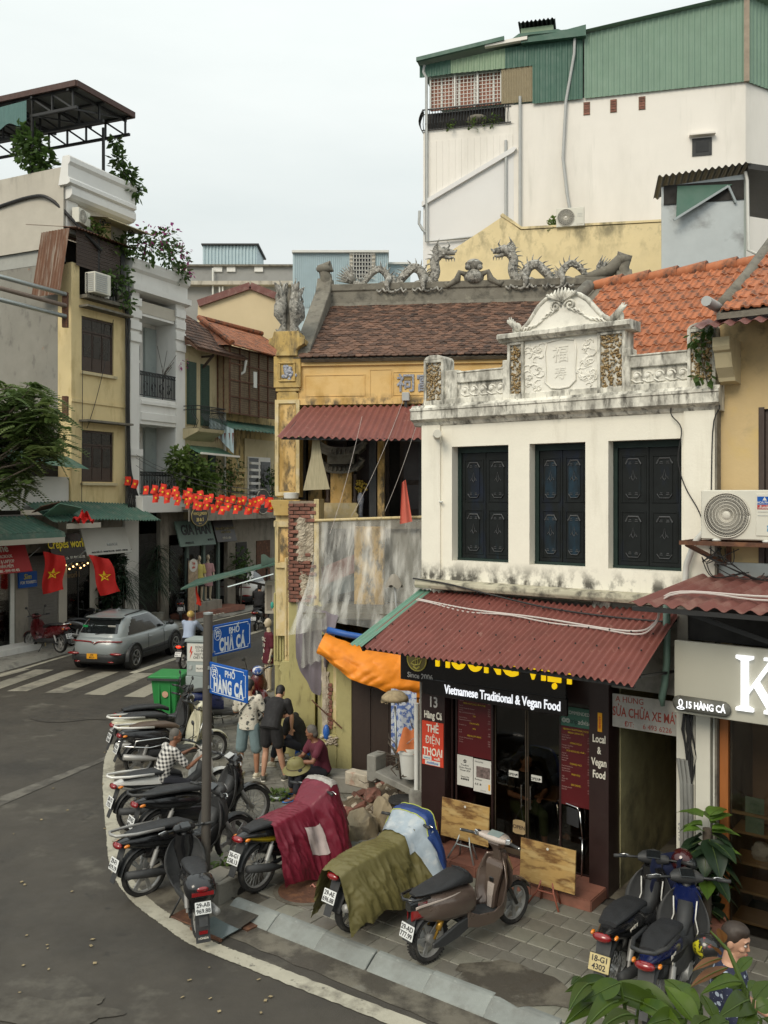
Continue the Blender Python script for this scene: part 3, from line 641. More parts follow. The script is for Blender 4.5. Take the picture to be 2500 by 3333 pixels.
MB().box(.22,2.33,SD-.03,SD+.02,2.19+.02,2.42).build('lower_panel',m_sign,sg,bev=.004)
text('HƯƠNG VIỆT',.42,m_yel,sg,(1.44,SD-.016,2.745),ext=.014,sx=.80,bold=.026)
text('Vietnamese Traditional & Vegan Food',.165,m_wlit,sg,(1.42,SD-.038,2.318),ext=.006,sx=.66,bold=.003)
text('Since 2006',.10,m_let,sg,(.17,SD-.006,2.435),ext=.003,sx=.95,bold=.0015)
em=MB().lathe([(.0,-.012),(.165,-.012),(.165,.0),(.0,0)],36,(.05,SD-.001,2.68),'y');em.build('round_emblem',m_gold,sg,loc=(.07,0,-.02))
er=MB();er.tube([(.05+.155*math.cos(t),SD-.014,2.68+.155*math.sin(t))for t in[k*2*math.pi/32 for k in range(33)]],.006,5)
er.tube([(.13,SD-.016,2.68),(.10,SD-.016,2.62),(.02,SD-.016,2.60),(-.04,SD-.016,2.62),(.0,SD-.016,2.66),(.1,SD-.016,2.70),(.12,SD-.016,2.76)],[.006,.01,.012,.01,.006,.006,.004],6)
er.tube([(.0,SD-.016,2.58),(.05,SD-.016,2.55),(.1,SD-.016,2.59)],.012,6)
for x in(.03,.07):er.tube([(x,SD-.016,2.6),(x,SD-.016,2.82)],.005,5)
er.build('emblem_lines',mat('emblem_bright',(.7,.6,.12),.4,.05),sg,loc=(.07,0,-.02))
for a in(.0,1.15):
 lp=WH.root('sign_lamp','small dark floodlight over the '+('round emblem' if a<.5 else 'yellow letters')+' of the restaurant sign','lamp',a=a,d=SD-.22,z=2.80)
 MB().box(-.12,.12,-.05,.05,-.018,.018).build('lamp_head',m_darkmet,lp,bev=.006);tube('bracket',m_darkmet,lp,[(0,.02,0),(0,.16,.06),(0,.27,.14)],.01)
text('13',.20,m_let,p1,(.2,-.044,2.03),sx=.78,bold=.008);text('Hàng Cá',.135,m_letw,p1,(.195,-.044,1.85),sx=.62,bold=.008)
rs_=pl('phone_card_sign',m_redsign,.02,.372,1.16,1.765,-.055,-.042,p1)
for t,z in(('THẺ',1.665),('ĐIỆN',1.505),('THOẠI',1.345)):text(t,.145,m_letw,p1,(.2,-.058,z),ext=.002,sx=.72,bold=.007)
for a0,a1,z0,z1 in((.035,.18,1.235,1.29),(.075,.32,1.17,1.23)):pl('logo_plate',m_paper,a0,a1,z0,z1,-.060,-.056,p1)
text('mobifone',.055,mat('logo_blue',(.02,.12,.42),.5,.02),p1,(.2,-.062,1.20),ext=.001,sx=.9,bold=.001);text('viettel',.05,m_letw,p1,(.27,-.058,1.262),ext=.001,sx=.8,bold=.001)
text('vinaphone',.035,mat('logo_cyan',(.05,.3,.5),.5,.02),p1,(.107,-.062,1.262),ext=.001,sx=.75)
for t,z,s_ in(('Local',1.915,.13),('&',1.775,.12),('Vegan',1.63,.13),('Food',1.48,.13)):text(t,s_,m_letw,p2,(2.615,-.044,z),ext=.003,sx=.62,bold=.006)
ys=pl('amulet_strip',m_yorange,2.60,2.655,2.01,2.24,-.05,-.042,p2);text('大\n吉\n大\n利',.05,m_redsign,p2,(2.628,-.053,2.12),ext=.001,sx=.7,line=.75)
def menu(a0,a1,z0,z1,secs,d,label):
 mn=WH.root('menu_board',label,'sign')
 MB().box(a0,a1,d-.006,d,z0,z1).build('panel',m_menu,mn)
 n=sum(len(s[1])+2 for s in secs);dz=(z1-z0-.05)/n;z=z1-.035
 for ti,rows in secs:
  text(ti,dz*1.0,m_menuy,mn,((a0+a1)/2,d-.008,z),ext=.001,sx=.8);z-=dz*1.2
  if rows:
   text('\n'.join(rows),dz*.72,m_menup,mn,(a0+.02,d-.008,z-dz*(len(rows)-1)/2),ext=.001,ax='LEFT',sx=.62,line=1.385*.72/.72*.99)
   text('\n'.join('%d.000'%random.choice((25,35,45,65))for _ in rows),dz*.72,m_menup,mn,(a1-.015,d-.008,z-dz*(len(rows)-1)/2),ext=.001,ax='RIGHT',sx=.62,line=1.385*.99)
  z-=dz*(len(rows)-.2)+dz*.3
 return mn
menu(.505,1.03,1.345,2.25,[('VIETNAMESE COFFEE',['Black coffee','Milk coffee','Egg coffee / Coconut coffee','Yogurt coffee']),('FRESH FRUIT JUICE / SMOOTHIE',['Mango juice','Orange juice / Pineapple juice / Watermelon','Passion fruit','Mango smoothie / Banana smoothie / Avocado']),
 ('TEA',['Ginger tea / Lemon tea','Green tea / Lotus tea / Jasmine tea']),('CHOCOLATE',['Hot chocolate / Iced']),('MILK',['Hot milk','Soy milk']),('BEER & SOFT DRINK',['Ha Noi beer / Sai Gon beer / Tiger beer','Coke / Soda','Lavie water'])],.112,'tall dark red drinks menu on the glass beside the phone card sign')
menu(2.035,2.455,.975,1.97,[('VEGAN & TRADITIONAL FOOD',[]),('BREAD ( BÁNH MÌ )',['Fried egg & cheese','Chicken / Vegan beef','Vegan tofu']),('SPRING ROLLS',['Fresh veggie / Vegan shrimp','Fried veggie / Pork']),('RICE NOODLES ( PHỞ )',['Vegan beef','Chicken / Beef','Stir fried veggie','Dried pork']),
 ('STEAMED RICE',['Fried tofu in tomato sauce','Lemongrass chicken','Sweet and sour pork']),('FRIED RICE',['Veggie','Chicken / Beef','Seafood']),('SIDE DISHES',['Morning glory with garlic','Papaya salad'])],.110,'tall dark red food menu on the glass below the sea green recommendation panel')
tr=WH.root('recommendation_panel','sea green travel recommendation panel at the top of the food menu','sign')
MB().box(2.02,2.46,.100,.108,1.975,2.22).build('panel',m_greentrip,tr)
text('RECOMMENDED ON',.062,m_paper,tr,(2.06,.097,2.15),ax='LEFT',ext=.001,sx=.8);text('trip',.09,m_ink,tr,(2.17,.097,2.045),ax='LEFT',ext=.001,sx=.8);text('advisor',.09,m_paper,tr,(2.275,.097,2.045),ax='LEFT',ext=.001,sx=.8)
ow=MB()
for x in(2.085,2.137):
 for r in(.026,.014):ow.tube([(x+r*math.cos(t),.098,2.045+r*math.sin(t))for t in[k*2*math.pi/16 for k in range(17)]],.004,4)
ow.build('owl_mark',m_paper,tr)
po=WH.root('poster','white double award poster with review score taped under the drinks menu','poster')
MB().box(.495,.745,.105,.110,.92,1.335).build('sheet',m_paper,po);MB().box(.755,1.035,.105,.110,.885,1.325).build('sheet',m_paper,po)
text("Travellers'\nChoice Awards\nWinner 2024",.036,m_plastic,po,(.62,.103,1.17),ext=.0005,sx=.85);text('Huong Viet\n●●●●●',.034,m_ink,po,(.62,.103,1.03),ext=.0005,sx=.85);text('✿',.07,m_ink,po,(.62,.103,1.26),ext=.0005)
MB().box(.80,1.01,.102,.1045,1.08,1.23).build('photo_print',mat('poster_photo',(.16,.12,.11),.5,.8,25),po);MB().box(.985,1.012,.102,.1045,.93,1.01).build('score_bar',m_yorange,po)
text('Reviews',.034,m_ink,po,(.775,.103,1.05),ax='LEFT',ext=.0005);text('4.8 ★',.045,m_ink,po,(.775,.103,.985),ax='LEFT',ext=.0005);text('1 2 3 4 5',.024,m_ink,po,(.86,.103,.91),ax='LEFT',ext=.0005);text('Huong Viet',.028,m_ink,po,(.775,.103,1.29),ax='LEFT',ext=.0005)
oh=WH.root('hanging_open_sign','small carved wooden open sign hanging from the glass door handle','sign')
MB().prism([(1.36,.47),(1.40,.455),(1.52,.46),(1.545,.48),(1.54,.62),(1.50,.64),(1.40,.635),(1.365,.62)],.09,.105).build('board',mat('pale_carved_wood',(.34,.25,.13),.7,.2,12),oh);text('OPEN',.07,m_wood,oh,(1.452,.087,.545),ext=.001,bold=.002)
tube('cord',m_wire,oh,[(1.39,.1,.63),(1.47,.11,.80),(1.51,.1,.63)],.004)
# step of terracotta tiles
stp=WH.root('shop_step','low terracotta tiled step in front of the restaurant doors','step')
MB().box(-.02,2.70,-.49,1.0,-.01,.122).build('step_core',m_joint,stp)
for i in range(7):
 a0=-.02+.389*i
 for j,(d0,d1)in enumerate(((-.495,-.25),(-.245,.1))):box('terracotta_tile',m_terra,stp,a0+.003,a0+.386,d0,d1,.12,.13)
 box('terracotta_tile',m_terra,stp,a0+.003,a0+.386,-.503,-.492,.0,.117)
box('terracotta_tile',m_terra,stp,2.70,2.71,-.49,0,0,.117)
# interior seen through the glass
ro=MB();ro.box(.22,2.5,3.8,3.9,.1,2.9);ro.box(.23,.26,.3,3.8,.1,2.9);ro.box(2.46,2.5,.3,3.8,.1,2.9);ro.box(.22,2.5,.3,3.9,2.85,2.95)
ro.build('room_shell',mat('restaurant_brown_wall',(.14,.085,.045),.8,.2,2),h);pl('room_floor',mat('restaurant_floor',(.06,.045,.035),.5,.2),.22,2.5,.11,.128,.3,3.8)
def table(label,a,d,z,wd_,dp_,ht,mt,rz=0):
 t=WH.root('table',label,'table',a=a,d=d,z=z,rz=rz);MB().box(-wd_/2,wd_/2,-dp_/2,dp_/2,ht-.03,ht).build('table_top',mt,t,bev=.004)
 for sx in(-1,1):
  for sy in(-1,1):MB().bar((sx*(wd_/2-.06),sy*(dp_/2-.06),0),(sx*(wd_/2-.06),sy*(dp_/2-.06),ht-.03),.035).build('leg',m_darkmet,t)
table('wooden dining table inside the restaurant behind the glass doors',1.75,.95,.128,.75,.55,.66,mat('table_wood',(.20,.10,.04),.5,.2,6,stretch=(1,6,1)))
def folding(label,a,d,z,legm,ht=.5,wd_=.74,rx=4,off=.24):
 t=WH.root('folded_table',label,'table',a=a,d=d,z=z)
 bm_=mat('burl_table_top',(.42,.27,.10),.35,.22,3,[((.125,.055,.02),2.6,.48,.58,.85,(.9,1,2.6),None),((.52,.38,.17),5,.5,.62,.7,(.6,1,3),None),((.075,.03,.012),2.1,.6,.68,.8,(1.4,1,2),None)],coat=.15)
 MB().box(-wd_/2,wd_/2,-.012,.012,0,ht).build('table_top',bm_,t,bev=.003,loc=(0,0,off),rot=(R(-rx),0,0))
 MB().lathe([(0,-.006),(.016,-.006),(.016,0),(0,0)],10,(0,-.014,ht-.06),'y').build('button',m_paper,t,loc=(0,.035,off))
 for sx in(-1,1):MB().tube([(sx*.06,.02,off+.12),(sx*.10,-.03,off-.04),(sx*.20,-.10,.0)],.012,7).build('leg',legm,t,smooth=True);MB().tube([(sx*.06,.03,off+.1),(sx*.13,.10,.0)],.012,7).build('leg',legm,t,smooth=True)
 tube('cross_bar',legm,t,[(-.11,-.035,off-.05),(.11,-.035,off-.05)],.010);return t
folding('folded table with marbled brown top leaning on the pillar by the red stool',.88,-.34,.13,m_galv,.5,.72)
folding('folded table with marbled brown top and red legs at the step corner',2.20,-.62,.0,mat('red_leg_paint',(.25,.075,.045),.5,.2),.505,.72,off=.21)
st=WH.root('plastic_stool','small red brown plastic stool beside the restaurant pillar','stool',a=.26,d=-.33,z=.13)
def stool(st,m,s=1,ht=.32):
 b=.12*s;MB().prism([(-b,-b+.02),(-b+.02,-b),(b-.02,-b),(b,-b+.02),(b,b-.02),(b-.02,b),(-b+.02,b),(-b,b-.02)],ht-.025,ht,'z').build('seat',m,st,bev=.005)
 for sx in(-1,1):
  for sy in(-1,1):MB().bar((sx*b*.86,sy*b*.86,ht-.02),(sx*b*1.1,sy*b*1.1,0),.035).build('leg',m,st)
 sk=MB()
 for s1 in(-1,1):sk.box(-b*.95,b*.95,s1*b*.95-.006,s1*b*.95+.006,ht*.62,ht*.95);sk.box(s1*b*.95-.006,s1*b*.95+.006,-b*.93,b*.93,ht*.62,ht*.95)
 sk.build('skirt',m,st)
stool(st,mat('plastic_red_brown',(.25,.07,.035),.45,.1),1,.36)
ch=WH.root('metal_chair','chrome framed dark chair inside the restaurant below the food menu','chair',a=2.22,d=.35,z=.128,rz=160)
cf=MB();
for sx in(-1,1):cf.tube([(sx*.2,-.2,0),(sx*.2,-.18,.45),(sx*.2,.2,.45),(sx*.2,.25,.82)],.011,6);cf.tube([(sx*.2,.22,0),(sx*.2,.2,.45)],.011,6)
cf.tube([(-.2,.25,.80),(-.17,.26,.86),(.17,.26,.86),(.2,.25,.80)],.011,6);cf.build('frame',m_chrome,ch,smooth=True)
MB().box(-.2,.2,-.2,.2,.44,.475).build('seat',m_seat,ch,bev=.01);MB().box(-.18,.18,.235,.255,.6,.82).build('backrest',m_seat,ch,bev=.008)
# ------------------------------------------------------------------ alley between 13 and 15
al=MB();al.box(2.735,2.75,.31,4,0,3.55)
al.build('alley_wall',mat('alley_olive_stained',(.36,.325,.17),.9,.25,2.2,[((.07,.06,.035),1.3,.5,.7,.8,V,None),((.26,.24,.13),3,.56,.72,.6,V,None),((.05,.045,.03),2,.4,.6,.8,V,(2,.9,.2))],.4,25),h)
MB().add([(2.735,-.02,.004),(3.6,-.02,.004),(3.6,4,.08),(2.735,4,.08)],[(0,1,2,3)]).build('alley_floor',m_gutter,h)
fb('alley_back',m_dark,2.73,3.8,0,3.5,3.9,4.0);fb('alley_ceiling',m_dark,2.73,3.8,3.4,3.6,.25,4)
fb('lintel_beam',m_concrete,2.735,3.6,2.55,3.6,.05,.25)
rs=WH.root('repair_sign','white weathered motorbike repair sign with red letters above the alley','sign')
MB().box(2.76,3.575,.02,.045,2.085,2.485).build('panel',mat('sign_weathered_white',(.42,.40,.36),.7,.15,5,[((.2,.19,.17),3,.52,.7,.6,V,None)]),rs)
mr=mat('sign_old_red',(.33,.05,.03),.6,.2,12)
text('SỬA CHỮA XE MÁY',.155,mr,rs,(3.17,.017,2.27),ext=.001,sx=.60,bold=.004);text('A HÙNG',.10,mr,rs,(2.80,.017,2.425),ext=.001,ax='LEFT',sx=.9);text('ĐT:     6 493 6226',.085,mr,rs,(3.20,.017,2.135),ext=.001,sx=.9)
fb('alley_post',m_ac,3.553,3.765,0,2.6,-.02,.1)
text('K H C B\nTÔNG',.06,mat('ink_blue',(.03,.05,.12),.6,.1),h,(3.63,-.024,1.0),rot=(90,-90,0),ext=.0005)
for k in range(3):
 cb=MB();cb.tube([(3.62+.05*k,-.05-.02*(k%2),.02),(3.63+.05*k,-.05,1.2),(3.62+.045*k,-.05,1.6),(3.58+.05*k,-.04,1.85)],.023,8)
 for i in range(110):cb.lathe([(.0255,0),(.0255,.007)],8,(3.62+.05*k+.0001*i,-.05-.02*(k%2)*(1-i/110),.03+.0142*i))
 cd_=cb.build('conduit',mat('conduit_grey',(.23,.23,.215),.6,.1),None,smooth=40)
 cd_.location=(*WH.w(0,0),0);cd_.rotation_euler=(0,0,WH.phi)
 tag(cd_,['ribbed grey conduit on the white post, the one nearest the alley','ribbed grey conduit on the white post, the middle one of three','ribbed grey conduit on the white post, the one nearest the orange post'][k],'conduit','conduits beside the alley')
cb=MB()
for k in range(9):
 a0=3.70+random.uniform(-.05,.06);cb.tube([(a0,-.04,2.55),(a0+random.uniform(-.04,.04),-.06,2.2),(a0+random.uniform(-.05,.05),-.05,1.9),(3.68+random.uniform(0,.06),-.04,1.4),(3.73,-.03,.9)],.012,5)
tag(cb.build('cable_bundle',m_wire,None,smooth=True),'tangle of black cables on the white posts beside the alley','cables');o=bpy.data.objects['cable_bundle'];o.location=(*WH.w(0,0),0);o.rotation_euler=(0,0,WH.phi)
# ================================================================== number 15: yellow neighbour
n15=WH.root('neighbour_house','yellow plastered neighbour house with orange tile roof above a grey shop sign','house')
m_nb=mat('neighbour_yellow_plaster',(.56,.42,.22),.88,.08,1.6,[((.62,.45,.16),2,.52,.7,.6,V,None),((.22,.19,.13),2.5,.56,.72,.7,V,(0,4.7,4.0)),(SP,6,.5,.7,.7,V,(2,6.1,6.6))],.3,20)
nw_=MB();nw_.box(4.012,4.43,.10,.35,2.4,6.9);nw_.box(4.43,7,.10,.35,5.85,6.9);nw_.box(5.4,7,.1,.35,2.4,5.85);nw_.box(4.43,5.4,.1,.35,2.4,4.05);nw_.box(6.9,7,.35,6,0,6.9);nw_.box(4.02,4.1,.35,6,0,6.3)
nw_.build('wall',m_nb,n15)
dn=MB().box(4.43,5.4,.14,.2,4.05,5.85);dw_=dn.build('window',m_wood,n15);MB().box(4.43,4.49,.09,.14,4.05,5.87).build('frame',m_wood,dw_);MB().box(4.50,4.9,.12,.14,4.1,5.8).build('shutter_leaf',m_wood,dw_);MB().box(4.92,5.35,.12,.14,4.1,5.8).build('shutter_leaf',m_wood,dw_)
MB().prism([(-.36,6.62),(-.36,6.52),(-.34,6.48),(-.30,6.46),(-.24,6.30),(-.14,6.20),(-.12,6.16),(.1,6.14),(.1,6.62)],4.06,4.24,'x').build('eave_bracket',m_cream,n15)
nr=MB();nr.add([(4.12,-.42,6.86),(7,-.42,6.86),(7,3.2,9.0),(4.3,3.2,9.0),(4.12,-.42,6.80),(7,-.42,6.80),(7,3.2,8.9),(4.3,3.2,8.9)],[(0,1,2,3),(7,6,5,4),(0,4,5,1),(0,3,7,4)])
nro=nr.build('tile_roof',m_cement,n15);s2=math.atan2(2.14,3.62)
for j in range(9):
 v=.338*j
 for i in range(8):
  a=4.16+.205*i+.05*j*.4
  o=bpy.data.objects.new('roof_tile',tm);C.objects.link(o);o.parent=nro;o.location=(a,-.42+v*math.cos(s2),6.875+v*math.sin(s2)+random.uniform(0,.006));o.rotation_euler=(s2+R(random.uniform(-1,1)),R(random.uniform(-1.5,1.5)),R(random.uniform(-1.5,1.5)))
MB().tube([(4.14,-.2,6.95),(4.2,.6,7.42),(4.26,3.0,8.85)],[(.09,.14)]*3,8).build('verge',m_cement,nro,smooth=True)
corr(3.9,7,20,(-.1,6.86),(-.62,6.70),amp=.022).build('eave_sheet',m_maroon2,n15,smooth=60)
MB().lathe([(.05,-.35),(.055,-.35),(.055,.2),(.045,.2),(.045,-.34)],14,(4.08,-.30,6.97),'y').build('pipe_stub',m_pvc,n15,smooth=40)
MB().box(3.995,4.02,-.05,.1,0,6.0).build('joint_strip',m_cement,n15)
a2=WH.root('awning','dusty maroon corrugated awning jutting out above the grey shop sign','awning')
corr(3.86,7.2,22,(.06,4.0),(-1.02,3.72),amp=.022,fn=lambda u,v,a,d,z:(a-.5*v*(1-u),d,z)).build('metal_sheet',m_maroon2,a2,smooth=60)
MB().box(3.9,7.2,.02,.09,3.98,4.14).build('flashing',m_galv,a2);MB().bar((3.4,-.98,3.67),(7.2,-.98,3.67),.05).build('edge_beam',m_darkmet,a2)
dp2=WH.root('downpipe','flattened pale green downpipe at the end of the neighbour awning','pipe')
MB().tube([(3.50,-.33,2.5),(3.49,-.33,2.6),(3.52,-.33,2.75),(3.545,-.33,3.0),(3.545,-.33,3.66)],[(.035,.02),(.055,.04),(.05,.04),(.05,.04),(.05,.04)],12).build('pipe',mat('pale_green_pipe',(.12,.19,.15),.5,.1),dp2,smooth=True)
ins=MB();ins.box(3.62,7,-.12,-.02,3.25,3.66);ins.box(4.15,7,.1,.15,2.4,3.7);ins.build('fascia_back',m_dark,n15)
MB().bar((3.9,-.85,3.66),(5.2,-.2,3.15),.05).build('strut',m_darkmet,n15);MB().box(3.60,3.72,-.14,.0,2.45,3.66).build('side_board',m_shopgrey,n15)
ks=WH.root('shop_sign','large pale grey lightbox sign with white letter K and house number 15','sign')
m_ksg=mat('sign_pale_grey',(.45,.44,.37),.35,.05,1)
MB().box(3.66,6.2,-.42,-.36,2.47,3.275).build('sign_panel',m_ksg,ks,bev=.006)
kk=MB() # serif K built from strokes
def kl(p):kk.prism([(4.335+x*.0105,2.60+z*.0105)for x,z in p],-.475,-.425)
kl([(0,0),(17,0),(17,3),(12,5),(12,51),(17,53),(17,56),(0,56),(0,53),(5,51),(5,5),(0,3)]);kl([(12.1,22),(32,53),(27,53.2),(27,56),(44,56),(44,53.2),(37,52.6),(22.5,31),(39,4),(44,3),(44,0),(27,0),(27,3),(30.5,4),(17.6,25.5),(12.1,17)])
kk.build('letter',m_wlit,ks);text('KAI',.62,m_wlit,ks,(5.25,-.43,2.88),ext=.02,bold=.01,name='letter')
nbp=MB();nbp.tube([(3.735,-.45,2.59),(4.20,-.45,2.585)],[(.04,.085),(.04,.085)],16);nbp.ball((3.735,-.45,2.59),(.085,.04,.085),12,8);nbp.ball((4.20,-.45,2.585),(.085,.04,.085),12,8);nbp.build('number_plate',mat('sign_grey_green',(.12,.12,.105),.5,.05),ks,smooth=True)
text('15 HÀNG CÁ',.105,m_wlit,ks,(4.02,-.494,2.587),ext=.003,sx=.70,bold=.005)
pinm=MB();pinm.tube([(3.755,-.492,2.545),(3.735,-.492,2.60),(3.74,-.492,2.63),(3.755,-.492,2.64),(3.77,-.492,2.63),(3.775,-.492,2.60),(3.755,-.492,2.545)],.007,5);pinm.tube([(3.755+.04*math.cos(t),-.492,2.545+.014*math.sin(t))for t in[k*math.pi/8 for k in range(17)]],.005,5);pinm.build('pin_mark',m_wlit,ks)
# shop front of 15
fb('white_post',m_ac,3.785,3.945,0,2.6,-.06,.1,n15);fb('narrow_post',m_pvcw,3.96,4.01,0,2.6,.0,.1,n15);fb('orange_post',mat('post_orange_wood',(.33,.11,.025),.55,.15,5,stretch=(3,3,.5)),4.03,4.12,0,2.6,.02,.12,n15)
sb=MB();sb.box(4.12,7,1.0,1.1,0,2.6);sb.build('shop_back_wall',mat('shop_brown_panel',(.42,.29,.19),.6,.15,2,stretch=(4,1,.3)),n15)
MB().box(4.12,4.14,.12,1.0,0,2.6).build('shop_side_wall',m_shopgrey,n15)
mshelf=mat('shelf_pale_wood',(.55,.38,.21),.5,.12,4,stretch=(.4,4,4))
for z in(1.30,1.08,.74,.42,.08):fb('shelf',mshelf,4.14,6.9,z,z+.03,.12 if z<1.2 else .1,.5 if z<1.2 else .14,n15)
pl('shop_window_pane',gm,4.13,6.9,0,2.45,.06,.066,n15)
lf=WH.root('leaflet_holder','pale green printed leaflet standing on the shop shelf behind the window','leaflet',a=4.38,d=.13,z=1.11);MB().box(-.10,.10,-.004,.004,0,.40).build('leaflet',mat('leaflet_green',(.30,.42,.32),.5,.05),lf);text('MENU\n\nA ----- 20\nB ----- 35\nC ----- 40\n\nD ----- 25',.034,m_greentrim,lf,(0,-.006,.22),ext=.0005)
# ================================================================== temple (behind the white house)
tp=TP.root('temple','ochre two storey temple with a brown tile roof carrying two mosaic dragons','temple')
def tb(name,m,a0,a1,z0,z1,d0,d1,par=None,bev=0,**k):return box(name,m,par or tp,a0,a1,d0,d1,z0,z1,bev,**k)
# main hall wall with panels
tw=MB();tw.box(-.08,6.3,0,.3,6.62,7.5);tw.box(-.08,6.3,-.05,0,7.36,7.5);tw.box(-.08,6.3,-.03,0,6.62,6.74)
for a0,a1,z0,z1 in((.05,1.21,6.78,7.19),(1.30,1.72,6.74,7.28),(1.745,3.4,6.78,7.225)):
 for q in((a0,a1,z1-.012,z1),(a0,a1,z0,z0+.012),(a0,a0+.012,z0+.012,z1-.012),(a1-.012,a1,z0+.012,z1-.012)):tw.box(q[0],q[1],-.012,0,q[2],q[3])
tw.box(6.0,6.3,.3,5,0,7.5);tw.box(-.08,.2,.9,5,4.4,7.5);tw.box(-.08,6.3,4.8,5,0,7.5)
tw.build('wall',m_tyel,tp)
for ch_,a in(('祠',1.99),('富',2.36)):text(ch_,.36,m_blueporc,tp,(a,-.012,6.99),ext=.014,bold=.012,name='porcelain_character')
# upper veranda: dark back, posts, shrine pedestal
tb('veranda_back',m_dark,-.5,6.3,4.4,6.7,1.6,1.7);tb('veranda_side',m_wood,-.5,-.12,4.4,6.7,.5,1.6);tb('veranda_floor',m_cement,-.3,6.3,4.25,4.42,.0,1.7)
for a0 in(-.16,.72,1.62,2.4):
 b_=tb('door_panel',m_wood,a0+.1,a0+.78,4.42,6.5,1.5,1.56)
 for z0,z1 in((4.6,5.1),(5.2,5.95),(6.0,6.4)):tb('panel',m_dkbrown,a0+.18,a0+.70,z0,z1,1.485,1.5,b_)
for a,m,q in((-.08,m_plastic,.09),(1.30,m_plastic,.14),(1.46,m_tyel,.13),(2.25,m_plastic,.1)):tb('veranda_post',m,a-q/2,a+q/2,4.42,6.62,.42,.42+q)
shr=TP.root('shrine','small roofed altar shrine on a yellow pedestal on the temple veranda','shrine',a=.67,d=.5)
MB().prism([(-.34,4.42),(.34,4.42),(.36,4.5),(.31,4.56),(.33,4.64),(.36,4.70),(.33,4.74),(-.33,4.74),(-.36,4.70),(-.33,4.64),(-.31,4.56),(-.36,4.5)],-.15,.3).build('base',m_tcream,shr)
MB().box(-.21,.21,-.05,.25,4.74,5.35).build('pedestal',m_tyel,shr)
for sx in(-1,1):
 MB().lathe([(.05,4.74),(.06,4.80),(.035,4.84),(.045,5.0),(.035,5.2),(.05,5.3)],10,(sx*.27,0,0)).build('turned_post',m_wood,shr,smooth=50)
for z,wd_,hh in((5.35,.42,.18),(5.68,.46,.22)):
 rr=MB();rr.sheet(lambda u,v:((u*2-1)*wd_,-.18+v*.4,z+hh*(1-abs(v*2-1))*.7+.16*abs(u*2-1)**3),14,6,.04);rr.build('roof',m_cement,shr)
 for k in range(9):MB().tube([((k-4)*wd_/5,-.18,z+.02),((k-4)*wd_/5.2,-.05,z+.10)],.018,6).build('eave_tile',m_cement,shr,smooth=True)
 for sx in(-1,1):MB().tube([(sx*wd_*.92,-.17,z+.12),(sx*(wd_+.05),-.18,z+.22),(sx*(wd_-.04),-.18,z+.27)],[.04,.03,.02],6).build('corner_curl',m_cement,shr,smooth=True)
MB().box(-.26,.26,-.12,.2,5.5,5.72).build('frieze',m_cement,shr)
vz=TP.root('vase','blue and white vase with yellow flowers beside the altar shrine','vase',a=1.06,d=.45,z=4.72)
MB().lathe([(.04,-.3),(.05,0),(.07,.08),(.06,.16),(.035,.2),(.045,.22)],12).build('vase_body',m_blueporc,vz,smooth=True);fl=MB()
for k in range(40):fl.ball((random.gauss(0,.06),random.gauss(0,.05),random.gauss(.34,.06)),.025,5,4)
tag(fl.build('flowers',mat('flower_ochre',(.36,.25,.03),.7,.3,12),vz),kind='stuff')
# corner pier: capital, frieze box, panelled shaft
pr=TP.root('temple_pier','tall weathered ochre corner pier carrying a phoenix finial beside the temple roof','pier')
def pb(name,m,a0,a1,z0,z1,d0=-.03,d1=.5,bev=0,**k):return box(name,m,pr,a0,a1,d0,d1,z0,z1,bev,**k)
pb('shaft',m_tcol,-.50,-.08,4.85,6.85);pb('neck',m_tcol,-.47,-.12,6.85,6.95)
fm=MB()
for a0,a1,z0,z1 in((-.53,-.05,6.65,6.72),(-.53,-.46,4.95,6.65),(-.12,-.05,4.95,6.65),(-.53,-.05,4.88,4.95)):fm.box(a0,a1,-.06,-.03,z0,z1)
fm.build('panel_frame',m_tcream,pr);pb('panel',m_tyel,-.44,-.14,4.97,6.62,-.036,-.03)
bx=MB();bx.box(-.55,-.02,-.08,.5,6.95,7.55);bx.box(-.52,-.05,-.05,.5,6.88,6.95)
for a0,a1,z0,z1 in((-.45,-.12,7.40,7.44),(-.45,-.12,7.06,7.10),(-.45,-.41,7.1,7.4),(-.16,-.12,7.1,7.4)):bx.box(a0,a1,-.11,-.08,z0,z1)
bx.build('frieze_box',m_tcol,pr,bev=.01)
mz=MB()
for k in range(26):mz.ball((-.285+random.gauss(0,.055),-.09,7.25+random.gauss(0,.07)),(.04,.02,.04),6,4)
tag(mz.build('mosaic',m_blueporc,pr),kind='stuff')
MB().prism([(-.5,7.55),(-.08,7.55),(-.10,7.66),(-.04,7.72),(.06,7.78),(.06,7.88),(-.02,7.90),(-.05,8.02),(-.53,8.02),(-.56,7.90),(-.63,7.88),(-.63,7.78),(-.53,7.72),(-.47,7.66)],-.14,.45).build('capital',m_tcol,pr,bev=.008)
